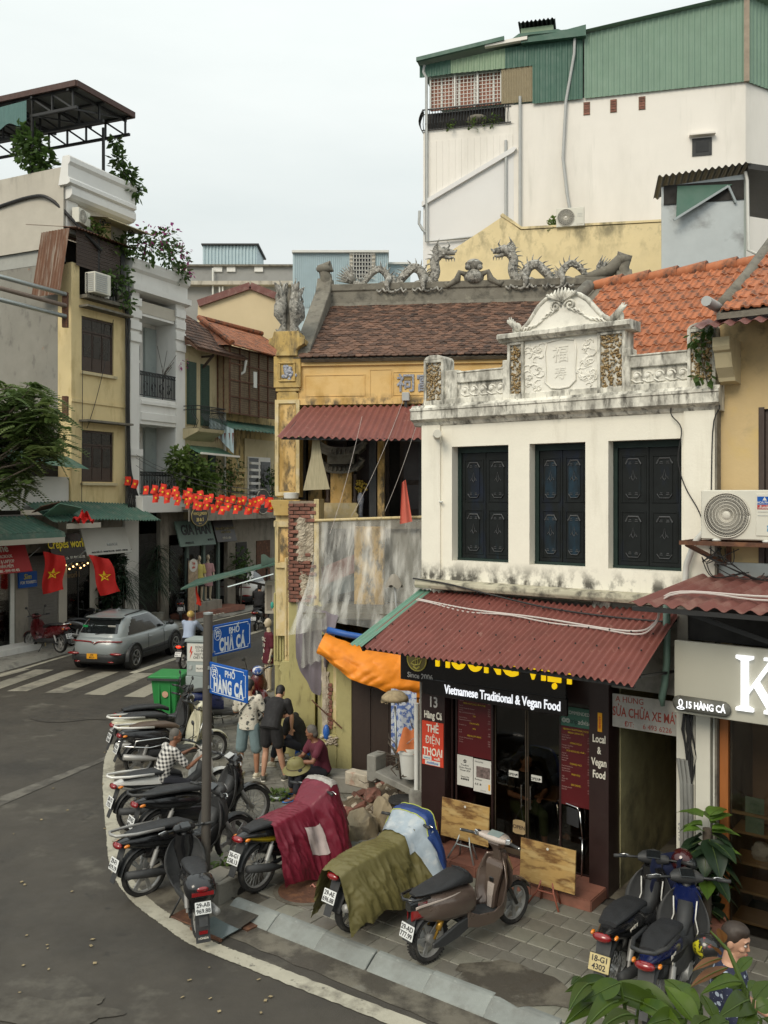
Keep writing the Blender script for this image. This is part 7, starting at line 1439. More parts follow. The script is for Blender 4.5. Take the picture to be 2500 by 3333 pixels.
def bike(label,x,y,rz,kind='wave',body=None,shield=None,tailm=None,plate_=None,pm=None,rail=None,mirrors=False,scale=1.0,z=0.,pitch=0,group='parked motorbikes',seatm=None,name='motorbike',rim='wire',steer=0,lights=False):
 body=body or m_blk;shield=shield or body;b=thing(name,label,'motorbike',(x,y,z),rz,group);b.scale=(scale,)*3;b.rotation_euler=(0,R(-pitch),R(rz))
 sc=kind=='scooter';r,w=(.25,.055)if sc else(.285,.044);b['_r']=r;wb=.62
 wheel(b,-wb,r,w,rim if not sc else 5);wheel(b,wb,r,w,rim if not sc else 5)
 sm=seatm or m_seat
 if sc:st=[(-.93,.05,.70,.76),(-.86,.10,.62,.79),(-.7,.15,.52,.80),(-.45,.175,.42,.77),(-.2,.16,.36,.72),(-.08,.13,.34,.62)]
 else:st=[(-.93,.045,.69,.75),(-.8,.085,.63,.77),(-.55,.12,.55,.76),(-.3,.125,.46,.73),(-.1,.10,.42,.66),(.05,.07,.40,.56)]
 MB().loft(lerpring(st)).build('body_panel',body,b,smooth=60)
 st=[(-.74,.09,.775,.82),(-.55,.135,.77,.845),(-.35,.14,.75,.83),(-.15,.125,.70,.80),(0,.085,.66,.745),(.05,.04,.66,.70)]if sc else[(-.80,.085,.755,.80),(-.6,.12,.75,.825),(-.35,.125,.735,.805),(-.12,.11,.69,.775),(.03,.07,.63,.70)]
 MB().loft(lerpring(st,p=3)).build('seat',sm,b,smooth=60)
 for s in(-1,1):
  MB().sheet(lambda u,v:(-.9+.75*u,s*(.055+.10*math.sin(min(1,u*1.3)*1.57)+.004),.72-.12*u-.06*v*math.sin(u*3.1)),10,2,.004).build('side_stripe',tailm or m_plastic,b,smooth=True)
 if sc:
  MB().loft([[(xx,yy,zz)for yy,zz in((-hw,.27),(hw,.27),(hw,.33),(-hw,.33))]for xx,hw in((-.12,.13),(.1,.16),(.3,.16),(.36,.12))]).build('floorboard',m_plastic,b,bev=.01)
  MB().loft(lerpring([(-.5,.13,.28,.44),(-.1,.13,.24,.42),(.3,.10,.22,.32)])).build('lower_cover',m_plastic,b,smooth=60)
 else:
  MB().tube([(-.15,0,.48),(.15,0,.50),(.32,0,.58),(.40,0,.74)],[.07,.065,.075,.08],10).build('frame_spine',m_plastic,b,smooth=True)
  MB().loft(lerpring([(-.62,.075,.46,.66),(-.35,.115,.34,.62),(-.05,.14,.27,.58),(.22,.125,.25,.52),(.38,.07,.36,.66)])).build('side_fairing',m_plastic if body is not m_blk else m_blk,b,smooth=60);en=MB();en.loft(lerpring([(-.12,.10,.20,.40),(.12,.11,.19,.42),(.26,.07,.24,.38)],p=4));en.lathe([(.0,-.14),(.09,-.14),(.10,-.1),(.10,.1),(.09,.14),(0,.14)],14,(.0,0,.27),'y');en.build('engine',m_rim,b,smooth=50)
 hw0,hw1=(.20,.14)if sc else(.19,.10)
 def leg(u,v):
  s=2*u-1;hw=hw0*(1-v)**.6*.7+hw1*v+.11*math.sin(v*math.pi);yy=s*hw;return(.34+.13*v-.14*s*s*(1-.3*v)-(.05 if v<.15 else 0),yy,(.26 if sc else .30)+(.60 if sc else .56)*v)
 MB().sheet(leg,14,12,.015).build('leg_shield',m_plastic if shield in(m_blk,m_bblue,m_plastic)else shield,b,smooth=True)
 MB().loft([[(xx+.0,yy,zz)for xx,yy in((fx,0),(fx-.03,.6*hw),(fx-.11,hw),(fx-.16,.6*hw),(fx-.16,-.6*hw),(fx-.11,-hw),(fx-.03,-.6*hw))]for zz,fx,hw in((.46,.47,.05),(.56,.53,.12),(.72,.53,.16),(.84,.51,.13),(.90,.49,.10))]).build('front_cowl',shield,b,smooth=60)
 hb=thing('handlebar',None,None);hb.parent=b;hb.location=(.40,0,.90);hb.scale=(1,.88,1);hb.rotation_euler=(0,0,R(steer))
 MB().tube([(0,0,-.08),(0,0,.02)],.05,8).tube([(-.10,.32,.10),(-.02,.16,.075),(.02,0,.06),(-.02,-.16,.075),(-.10,-.32,.10)],.013,7).build('bar',m_iron,hb,smooth=True)
 hl=MB();hl.loft([[(cx+rx*math.cos(t),yy,.07+rz_*math.sin(t))for t in[k*2*math.pi/12 for k in range(12)]]for yy,cx,rx,rz_ in((-.17,-.01,.035,.03),(-.12,.02,.07,.055),(0,.035,.10,.075),(.12,.02,.07,.055),(.17,-.01,.035,.03))]);hl.build('handlebar_cover',shield if sc or random.random()<.5 else m_plastic,hb,smooth=60)
 MB().ball((.10,0,.06),(.04,.085,.055),12,8).build('headlight',m_lens,hb,smooth=True);MB().ob((-.045,0,.125),(.10,.15,.015),rotm(0,-25,0)).build('instrument_panel',m_cgl if random.random()<.6 else m_lens,hb,bev=.005)
 for s in(-1,1):
  MB().tube([(-.09,s*.30,.098),(-.135,s*.43,.105)],.019,8).build('grip',m_plastic,hb,smooth=True);MB().tube([(-.05,s*.26,.09),(-.02,s*.32,.09),(-.07,s*.43,.09)],.008,6).build('brake_lever',m_chrome,hb,smooth=True)
  if mirrors:MB().tube([(-.06,s*.26,.1),(-.02,s*.30,.22),(.0,s*.34,.30)],.007,6).build('mirror_stem',m_iron,hb,smooth=True);MB().ball((-.0,s*.37,.33),(.015,.055,.038),10,6).build('mirror',m_plastic,hb,smooth=True)
  MB().tube([(.40,s*.055,.72),(.5,s*.06,.5),(wb,s*.065,r)],[.028,.026,.020],8).build('fork_leg',m_rim,b,smooth=True)
  MB().tube([(-wb+.02,s*.12,r+.05),(-.47,s*.12,.62)],.016,6).tube([(-wb+.04,s*.12,r+.1+.0),(-.50,s*.12,.55)],.03,8).build('shock_absorber',m_rim,b,smooth=50)
  MB().tube([(.36,s*.10,.95),(.50,s*.06,.80),(.46,s*.03,.55),(.20,s*.05,.42)],.007,5).build('cable',m_wire,b,smooth=True)
  MB().ball((-.86,s*.11,.70),(.04,.018,.02),8,5).build('indicator',m_amber,b,smooth=True)
  MB().bar((-wb,s*.085,r),(-.15,s*.08,.33),.03,.04).build('swing_arm',m_plastic,b)
 arc_fender(wb,r+.035,15,165,w+.02,shield,b);arc_fender(-wb,r+.045,40,170,w+.02,m_plastic,b,'rear_mudguard')
 MB().sheet(lambda u,v:(-.86-.16*u,(2*v-1)*(.07-.02*u),.66-.38*u*(1 if u<.8 else .95)),6,3,.006).build('plate_holder',m_plastic,b)
 pz=plate_ or('29-H1','%d.%d'%(random.randint(100,999),random.randint(10,99)));plate(b,(-.985,0,.50),22,pz[0],pz[1],pm)
 MB().ball((-.925,0,.705),(.045,.09,.042),12,7).build('tail_light',m_tail,b,smooth=True)
 if rail:MB().tube([(-.40,.14,.775),(-.75,.145,.82),(-.97,.09,.85),(-1.0,0,.855),(-.97,-.09,.85),(-.75,-.145,.82),(-.40,-.14,.775)],.013 if rail is m_chrome else(.018),8).build('grab_rail',rail,b,smooth=True)
 MB().tube([(.15,-.12,.24),(-.2,-.15,.22),(-.4,-.16,.27),(-.55,-.17,.31),(-.92,-.175,.40)],[.016,.018,.022,.05,.045],10).build('exhaust',m_rim if sc else m_plastic,b,smooth=True)
 MB().tube([(-.1,.12,.28),(-.02,.2,.08),(-.0,.24,.0)],.012,6).build('side_stand',m_iron,b,smooth=True)
 return b
RZ_='motorbikes parked in a row on the corner'
bike('large black motorbike with grey tail rail at the road edge beside the sign pole',-2.50,11.70,42,'wave',m_blk,m_plastic,scale=1.07,z=-.09,pitch=4,rail=m_rim,plate_=('29-F1','419.19'),group=RZ_,rim=7)
bike('black motorbike with red tail light and chrome forks behind the sign pole',-2.52,12.82,35.5,'wave',m_blk,m_blk,scale=1.12,z=-.05,pitch=3,rail=m_plastic,plate_=('29-K5','602.11'),group=RZ_)
whb=bike('white motorbike with a tall white tail rail under the man in the checked shirt',-3.12,13.72,36,'wave',m_bwhite,m_bwhite,scale=1.08,z=-.07,pitch=3,rail=m_bwhite,plate_=('30-Y3','7725'),group=RZ_,mirrors=True)
bike('black scooter with chrome side guards and brown seat in the rear group of the row',-3.74,16.22,31.5,'scooter',m_blk,m_cream2,scale=1.1,z=-.05,pitch=2,rail=m_bwhite,seatm=mat('seat_brown',(.09,.06,.042),.5,.15),plate_=('29-E2','553.17'),group=RZ_)
bike('cream scooter with pointed white tail behind the chrome railed scooter',-4.12,16.98,32,'scooter',m_cream2,m_blk,scale=1.08,z=-.05,pitch=2,rail=m_bwhite,plate_=('29-X7','118.40'),group=RZ_,mirrors=True)
bike('black motorbike next to the green bin, last of the parked row',-4.28,17.72,33,'wave',m_blk,m_plastic,scale=1.08,z=-.05,pitch=2,plate_=('29-P1','907.26'),group=RZ_,mirrors=True)
lead=[o for o in C.objects if o.get('label','').startswith('black scooter with chrome')][0]
for s in(-1,1):
 cg_=MB();cg_.tube([(-.75,s*.19,.52),(-.72,s*.21,.62),(-.25,s*.21,.60),(-.1,s*.2,.50),(-.5,s*.21,.48),(-.9,s*.17,.56)],.011,7);cg_.tube([(.28,s*.2,.28),(.30,s*.25,.55),(.40,s*.23,.80)],.011,7);cg_.build('side_guard',m_chrome,lead,smooth=True)
e1=bike('black electric scooter with plate 29-AB 969.88 standing on the white road line',-2.33,10.70,112,'scooter',m_blk,m_blk,scale=.93,z=-.11,plate_=('29-AB','969.88'),group=RZ_,steer=15)
MB().sheet(lambda u,v:(-.90-.10*u,(2*v-1)*.085,.42-.32*u),4,4,.01).build('long_mudguard',m_plastic,e1);MB().box(-1.005,-.985,-.05,.05,.20,.235).build('reflector',m_tail,e1);MB().loft(lerpring([(-.95,.11,.66,.74),(-.9,.17,.52,.80),(-.72,.19,.5,.82)])).build('rear_cover',m_blk,e1,smooth=60);MB().box(-.965,-.945,-.13,.13,.635,.675).build('tail_strip',m_tail,e1)
text('HONDA',.032,m_letw,e1,(-1.01,0,.155),rot=(75,0,-90),ext=.001,bold=.001)
# hero electric scooter
def hero():
 b=thing('electric_scooter','taupe electric scooter with plate 29-AD 777.99 parked alone before the restaurant step','scooter',(.97,9.84,0),39.7,'parked motorbikes');b['_r']=.245;wb=.655
 wheel(b,-wb,.245,.06,5);wheel(b,wb,.245,.05,7)
 tr=MB()
 for k in range(44):
  a=2*math.pi*k/44
  for s in(-1,1):tr.ob((-wb+.241*math.cos(a),s*.03,.245+.241*math.sin(a)),(.016,.05,.014),Euler((0,-a,R(25*s))).to_matrix())
 tag(tr.build('tread',m_tyre,b),kind='stuff')
 st=[(-.90,.04,.60,.70),(-.82,.10,.49,.735),(-.68,.16,.43,.74),(-.5,.195,.39,.735),(-.32,.20,.37,.725),(-.17,.18,.36,.70),(-.08,.14,.35,.66)]
 MB().loft(lerpring(st,26,2.3)).build('rear_body',m_taupe,b,smooth=60)
 for s in(-1,1):
  MB().sheet(lambda u,v:(-.90+.52*u,s*(.05+.152*math.sin(min(1,.12+u*1.05)*1.45)),.655+.065*u**.6-.030*v*(1-u*.7)),14,4,.004).build('pale_flash',m_taupel,b,smooth=True)
  MB().sheet(lambda u,v:(-.925+.16*u,s*(.03+.075*u),.655-.155*v+.045*u),6,6,.006).build('tail_light',m_tail,b,smooth=True)
  MB().tube([(-wb,s*.09,.26),(-.56,s*.085,.40),(-.52,s*.08,.50)],.014,7).tube([(-.60,s*.088,.34),(-.55,s*.085,.43)],.032,10).build('shock_absorber',mat('shock_gold',(.42,.24,.04),.3,.1,metal=.6),b,smooth=True)
  MB().loft([[(x,s*.115,z)for z in(zl,zh)]+[(x,s*.15,z)for z in(zh,zl)]for x,zl,zh in((-.72,.20,.25),(-.55,.17,.30),(-.35,.20,.36),(-.18,.26,.38),(-.08,.30,.37))]).build('swing_arm_cover',m_plastic,b,bev=.012)
  MB().loft([[(x,s*(hw-.015),zl),(x,s*hw,zl),(x,s*hw,zh),(x,s*(hw-.015),zh)]for x,hw,zl,zh in((-.22,.155,.27,.44),(-.05,.16,.22,.36),(.18,.165,.20,.33),(.34,.15,.24,.38),(.43,.12,.36,.6))]).build('side_skirt',m_taupe,b,bev=.006)
 MB().loft([[(x,y,z)for y,z in((-hw,.25),(hw,.25),(hw,.29),(-hw,.29))]for x,hw in((-.2,.14),(.15,.15),(.36,.13))]).build('floorboard',m_plastic,b,bev=.008)
 st=[(-.88,.05,.745,.765),(-.80,.095,.745,.775),(-.62,.13,.735,.79),(-.45,.145,.725,.815),(-.28,.145,.71,.86),(-.16,.13,.69,.85),(-.09,.10,.68,.78),(-.06,.06,.68,.72)]
 so_=MB().loft(lerpring(st,22,3)).build('seat',m_seat,b,smooth=60)
 for k in range(7):MB().tube([(-.20-.05*k,-.12,.845-.010*k),(-.20-.05*k,0,.862-.011*k),(-.20-.05*k,.12,.845-.010*k)],.006,5).build('seat_rib',m_seat,so_)
 MB().tube([(-.75,-.13,.74),(-.95,-.10,.745),(-1.0,0,.745),(-.95,.10,.745),(-.75,.13,.74)],.017,8).build('grab_rail',m_blk,b,smooth=True)
 MB().loft(lerpring([(-.94,.04,.60,.70),(-.86,.07,.56,.735)])).build('tail_recess',m_blk,b,smooth=60)
 def fr(u,v):s=2*u-1;hw=nlerp(v,[(0,.12),(.25,.215),(.6,.225),(.85,.17),(1,.12)]);return(.36+.13*v-.12*s*s*abs(s),s*hw,.27+.58*v)
 MB().sheet(fr,18,14,.02).build('front_shield',m_taupe,b,smooth=True)
 MB().loft([[(x,y,z)for x,y in((fx,0),(fx-.03,.6*hw),(fx-.10,hw),(fx-.12,0),(fx-.10,-hw),(fx-.03,-.6*hw))]for z,fx,hw in((.40,.50,.07),(.55,.57,.16),(.70,.57,.17),(.82,.54,.12),(.88,.52,.08))]).build('front_cowl',m_taupe,b,smooth=60)
 MB().loft([[(x-.02,-hw,z),(x-.02,hw,z),(x+.06,hw*.8,z),(x+.06,-hw*.8,z)]for z,x,hw in((.29,.29,.06),(.45,.30,.07),(.60,.33,.10),(.74,.36,.13),(.80,.38,.12))]).build('glove_box',m_taupe,b,bev=.012)
 MB().loft([[(x-.024,-hw,z),(x-.024,hw,z),(x-.02,hw,z),(x-.02,-hw,z)]for z,x,hw in((.30,.288,.03),(.42,.295,.04),(.56,.32,.05))]).build('pale_strip',m_taupel,b)
 MB().box(.295,.31,-.03,.03,.57,.62).build('bag_hook',m_blk,b,bev=.005)
 hb=thing('handlebar',None,None);hb.parent=b;hb.location=(.41,0,.84);hb.rotation_euler=(0,0,R(6))
 MB().loft([[(x-hx,0-hy,z),(x+hx,-hy,z),(x+hx,hy,z),(x-hx,hy,z)]for z,x,hx,hy in((-.06,.03,.05,.055),(.08,.0,.05,.05),(.16,-.03,.07,.09))]).build('steering_column',m_taupe,hb,bev=.015)
 MB().loft([[(cx+rx*math.cos(t),yy,.20+cz+rz_*math.sin(t))for t in[k*2*math.pi/14 for k in range(14)]]for yy,cx,cz,rx,rz_ in((-.25,-.10,.02,.02,.018),(-.19,-.06,.01,.05,.035),(-.08,-.02,0,.10,.05),(0,-.01,0,.115,.055),(.08,-.02,0,.10,.05),(.19,-.06,.01,.05,.035),(.25,-.10,.02,.02,.018))]).build('handlebar_cover',m_taupel,hb,smooth=60)
 MB().ob((-.045,0,.25),(.095,.17,.014),rotm(0,-18,0)).build('screen',mat('screen_grey',(.20,.25,.25),.15,.1),hb,bev=.004);MB().ball((.10,0,.17),(.035,.09,.045),12,8).build('headlight',m_lens,hb,smooth=True)
 for s in(-1,1):
  MB().tube([(-.10,s*.24,.215),(-.16,s*.40,.225)],.0175,9).build('grip',m_plastic,hb,smooth=True);MB().tube([(-.16,s*.40,.225),(-.165,s*.415,.226)],.016,8).build('bar_end',m_chrome,hb,smooth=True)
  MB().ob((-.09,s*.215,.225),(.07,.06,.06),rotm(0,10,-s*20)).build('switch_box',m_chrome,hb,bev=.01);MB().ob((-.115,s*.215,.235),(.02,.035,.035),rotm(0,10,-s*20)).build('switch_button',m_blk,hb,bev=.004)
  MB().tube([(.42,s*.05,.62),(.56,s*.055,.42),(wb,s*.06,.245)],[.026,.024,.02],8).build('fork_leg',m_blk,b,smooth=True)
 arc_fender(wb,.285,20,150,.06,m_taupe,b);arc_fender(-wb,.29,55,150,.07,m_plastic,b,'rear_mudguard')
 MB().sheet(lambda u,v:(-.86-.10*u,(2*v-1)*.06,.56-.26*u),5,3,.008).build('plate_holder',m_plastic,b);plate(b,(-.955,0,.40),16,'29-AD','777.99',None,1.05)
 MB().tube([(-.3,.1,.22),(-.38,.22,.08),(-.36,.26,.0)],.011,6).build('side_stand',m_iron,b,smooth=True);return b
hero()
# covered bikes
mb_=bike('motorbike under a maroon rain cover with plate 36-G1 258.13',-1.14,11.56,49,'wave',m_blk,m_plastic,scale=1.04,plate_=('36-G1','258.13'),tailm=m_yel if False else mat('stripe_yellow',(.5,.36,.02),.5,.1))
def drape(label,name,par_xy,rz,m,x0,x1,hfun,hem,w0=.16,flare=.3,folds=1.,nu=130,nv=110,sc=1.04):
 t=thing(name,label,'cover',(*par_xy,0),rz);t.scale=(sc,)*3
 def f(u,v):
  x=x0+(x1-x0)*u;h_,wd_=hfun(x);s=2*v-1;L_=(h_-hem(u,s));q=abs(s)*(wd_+L_);sg=1 if s>0 else-1
  rg_=lambda f_,g_,o_:1-2*abs(noise.noise((x*f_+s*g_,s*g_*.6-x*2,o_)))
  fold=noise.noise((x*4,s*1.8,2))*.06+.030*rg_(7,2.5,4)+.016*rg_(15,6,9)+.008*rg_(30,13,1)
  if q<wd_:return(x,sg*q,h_-.05*(q/wd_)**2*.6+noise.noise((x*6,s*6,3))*.012+.010*rg_(12,9,5)+.005*rg_(26,20,2))
  dz=q-wd_;return(x+.02*math.sin(s*9)*dz,sg*(wd_+flare*dz*(1-.3*dz)+fold*min(1,dz*4)*folds),h_-.03-dz*.97)
 MB().sheet(f,nu,nv).build('cloth',m,t,smooth=True);return t,f
m_mar=mat('cover_maroon_nylon',(.155,.010,.026),.42,.1,4,[((.27,.03,.06),5,.55,.7,.4,V,None)],.25,30)
hf=lambda x:(nlerp(x,[(-.55,.80),(-.2,.84),(.1,.86),(.28,1.0),(.42,1.10),(.52,1.08),(.66,.92)]),nlerp(x,[(-.55,.17),(.1,.16),(.35,.24),(.5,.22),(.66,.12)]))
mc,mf=drape('crumpled maroon rain cover with a silver patch over the motorbike by the kerb stones','rain_cover',(-1.14,11.56),49,m_mar,-.52,.66,hf,lambda u,s:(.05 if s<0 else .2)+.08*math.sin(u*5+1)+.42*max(0,u-.6)*1.4)
m_sil=mat('cover_silver_clear',(.36,.34,.31),.35,.25,12,[((.55,.5,.42),4,.55,.7,.7,V,None)])
def sub(f,u0,u1,v0,v1,off=.006):
 def g(u,v):
  p=Vector(f(u0+(u1-u0)*u,v0+(v1-v0)*v));q=Vector((p.x,0,.55));return p+(p-q).normalized()*off
 return g
MB().sheet(sub(mf,.76,.99,.40,.62),20,20).build('silver_panel',m_sil,mc,smooth=True)
tri=[(.40,.22),(.66,.30),(.62,.17),(.5,.10)]
MB().sheet(lambda u,v:tuple(Vector(sub(mf,0,1,0,1,.012)(.36+.22*u+.05*v,.33-.17*v-.02*u))),14,10).build('pale_flap',mat('cover_pale_pink',(.50,.42,.40),.6,.08),mc,smooth=True)
for k in range(9):MB().tube([tuple(Vector(sub(mf,0,1,0,1,.010)(.77+.012*k+.2*q*(1-.06*k),.43+.02*k+.0*q)))for q in(0,.3,.6,1.0)],.006,4).build('fold_line',m_pvcw,mc)
ob_=bike('electric scooter under an olive cover with plate 29-AE 696.88',.07,10.53,47,'scooter',m_blk,m_blk,scale=1.0,plate_=('29-AE','696.88'))
m_oli=mat('cover_olive_nylon',(.125,.108,.036),.5,.12,4,[((.19,.165,.06),4,.55,.7,.5,V,None)],.25,30)
hf2=lambda x:(nlerp(x,[(-.95,.76),(-.8,.83),(-.35,.87),(-.05,.86),(.15,.93),(.36,1.10),(.48,1.10),(.62,.94)]),nlerp(x,[(-.95,.15),(-.4,.19),(.1,.18),(.35,.26),(.48,.25),(.62,.14)]))
oc_,of_=drape('olive nylon cover draped over the electric scooter beside the taupe scooter','rain_cover',(.07,10.53),47,m_oli,-.96,.60,hf2,lambda u,s:.16+.08*math.sin(u*8)+(.12*math.sin(u*3.1)if s<0 else .0)-.08*math.exp(-((u-.20)/.06)**2)*(s<0),nu=140,sc=1.0)
po_=thing('raincoat','blue and silver raincoat thrown over the front of the olive covered scooter','raincoat',(.07,10.53,0),47)
m_rb=mat('raincoat_blue',(.022,.055,.20),.4,.1,4,bump=.2,bsc=30);m_rs=mat('raincoat_silver_blue',(.33,.39,.44),.4,.12,5,[((.5,.52,.52),9,.5,.65,.6,V,None)],.25,30);m_rl=mat('piping_lime',(.45,.50,.10),.5,.05)
for u0,u1,v0,v1,m in((.66,.74,.30,.72,m_rs),(.74,.82,.28,.72,m_rs),(.82,.92,.24,.72,m_rb),(.92,.98,.22,.70,m_rs)):
 MB().sheet(sub(of_,u0,u1,v0,v1,.016),10,24).build('panel',m,po_,smooth=True)
MB().sheet(lambda u,v:tuple(Vector(sub(of_,0,1,0,1,.03)(.70+.22*u+.10*v,.30-.20*v+.01*math.sin(u*20)))),16,12).build('sleeve',m_rs,po_,smooth=True);MB().sheet(lambda u,v:tuple(Vector(sub(of_,0,1,0,1,.036)(.80+.12*u+.10*v,.30-.22*v))),10,12).build('sleeve',m_rb,po_,smooth=True)
for u in(.82,.92):MB().tube([Vector(sub(of_,0,1,0,1,.022)(u,.26+.02*k))for k in range(23)],.006,5).build('piping',m_rl,po_)
# right hand pair, red bike, far bikes
w1=bike("black motorbike with red tail and faded plate 18-G1 in front of the alley",2.62,9.20,54,'wave',m_blk,m_blk,scale=1.06,plate_=('18-G1','4302'),pm=m_platey,steer=18)
text('24',.05,m_letw,w1,(-1.06,0,.30),rot=(70,0,-90),ext=.001)
w2=bike('blue motorbike with grey tail and faded plate 33-N4 at the kerb',2.83,8.72,57,'wave',m_bblue,m_bblue,scale=1.06,plate_=('33-N4','5946'),pm=m_platey,steer=25,rail=m_plastic,mirrors=False)
text('Future\nneo',.055,m_letw,w2,(-.55,-.137,.64),rot=(90,0,0),ext=.002,bold=.001,shear=.3);text('WAVE α',.05,m_letw,w1,(-.5,-.135,.66),rot=(90,0,0),ext=.002,bold=.001)
for s in(-1,1):
 for w_ in(w1,w2):MB().tube([(.31,s*.10,.38),(.315,s*.13,.52),(.335,s*.10,.62),(.36,s*.11,.78)],.007,6).build('shield_trim',m_bwhite,w_,smooth=True)
hm=thing('helmet','dark helmet with yellow stickers hanging on the blue motorbike','helmet',(3.10,8.62,.55));MB().ball((0,0,0),(.13,.12,.125),16,12).build('shell',mat('helmet_graphic',(.015,.015,.015),.3,.1,5,[((.6,.55,.03),9,.57,.6,1,V,None),((.25,.03,.02),7,.62,.66,1,V,None)],coat=.6),hm,smooth=True);MB().tube([(.0,.12,-.06),(.1,.09,-.1),(.13,0,-.1),(.1,-.09,-.1),(0,-.12,-.06)],.012,6).build('rim',m_blk,hm,smooth=True)
hm=thing('helmet','dark red helmet hooked on the handlebar of the black motorbike by the alley','helmet',(3.16,9.50,1.02));MB().ball((0,0,0),(.12,.115,.13),16,12).build('shell',mat('helmet_dark_red',(.05,.008,.008),.2,.1,coat=.7),hm,smooth=True);MB().ball((.06,-.05,-.02),(.085,.085,.08),12,8).build('visor',m_cgl,hm,smooth=True)
bg_=thing('jacket','navy jacket draped over the handlebar of the black motorbike by the alley','jacket',(3.0,9.40,.95),40);MB().sheet(lambda u,v:(.16*math.cos((u-.5)*5)+.02*math.sin(v*14+u*8),.30*(u-.5)*1.1+.02*math.sin(u*17),.16-.45*v+.02*math.sin(u*12)-.06*abs(u-.5)),18,12).build('cloth',mat('jacket_navy',(.012,.018,.055),.75,.15,6,bump=.3,bsc=30),bg_,smooth=True)
bike('dark red motorbike with a spoked front wheel standing by the temple wall',-2.98,20.2,-62,'wave',m_red,m_red,scale=1.05,mirrors=True);
hm=thing('helmet','blue and white helmet hanging on the dark red motorbike by the mannequin','helmet',(-2.78,19.75,1.02));MB().ball((0,0,0),(.13,.12,.11),14,10).build('shell',mat('helmet_blue_white',(.03,.08,.3),.3,.1,5,[((.7,.7,.7),6,.52,.55,1,(1,6,1),None)]),hm,smooth=True)
bike('blue and white scooter partly hidden behind the grey electric cabinet',-3.35,19.0,25,'scooter',m_bblue,m_bwhite,scale=1.0)
bike('dark red scooter parked on the far pavement by the roller shutter',-10.62,28.1,150,'scooter',m_red,m_red,scale=1.1,mirrors=True,rail=m_chrome)
bike('black scooter facing the crepe shop behind the dark red scooter',-9.95,29.7,75,'scooter',m_blk,m_blk,scale=1.05,mirrors=True)
bike('dark motorbike with red tail parked beside the white bicycle',-8.0,35.4,100,'wave',m_blk,m_blk)
bike('pale scooter parked far down the street beside the white car',-7.6,41.2,190,'scooter',m_ac,m_ac)
rb1=bike('motorbike ridden by the man in the light blue shirt',-5.62,26.3,78,'wave',m_plastic,m_blk,z=-.12,group='motorbikes in traffic',mirrors=True)
MB().ball((-.95,0,.705),(.03,.085,.038),12,7).build('lit_tail_light',mat('tail_lit',(.9,.03,.01),.3,.05,emit=1.2),rb1)
rb2=bike('black scooter ridden away by the man in dark clothes',-4.62,33.6,82,'scooter',m_blk,m_blk,z=-.12,group='motorbikes in traffic')
# bicycle
bc=thing('bicycle','white bicycle with a wire front basket on the far pavement','bicycle',(-9.15,35.7,0),-35)
for x in(-.52,.52):wheel(bc,x,.33,.018,'wire')
f=MB();
for p,q in(((-.52,0,.33),(-.15,0,.36)),((-.15,0,.36),(-.25,0,.85)),((-.52,0,.33),(-.22,0,.75)),((-.15,0,.36),(.36,0,.72)),((-.22,0,.7),(.36,0,.62))):f.tube([p,q],.02,8)
f.build('frame',m_bwhite,bc,smooth=True);tube('fork',m_bwhite,bc,[(.52,0,.33),(.40,0,.6),(.36,0,.95)],.018);tube('handlebar',m_chrome,bc,[(.2,.3,1.02),(.34,.15,1.06),(.36,0,1.0),(.34,-.15,1.06),(.2,-.3,1.02)],.012);MB().ball((-.28,0,.9),(.13,.09,.04),10,6).build('saddle',m_seat,bc,smooth=True)
bk=MB()
for k in range(9):
 for z in(.80,.88,.96,1.04):pass
for z in(.78,.85,.92,.99,1.05):s=.13+.05*(z-.78)/.27;bk.tube([(.58-s,-s,z),(.58+s,-s,z),(.58+s,s,z),(.58-s,s,z),(.58-s,-s,z)],.007,5)
for k in range(7):
 for s in(-1,1):t=-.13+.043*k;bk.bar((.58+t,s*.13,.78),(.58+t*1.35,s*.18,1.05),.007);bk.bar((.58+s*.13,t,.78),(.58+s*.18,t*1.35,1.05),.007)
tag(bk.build('basket',m_bwhite,bc),kind='stuff')
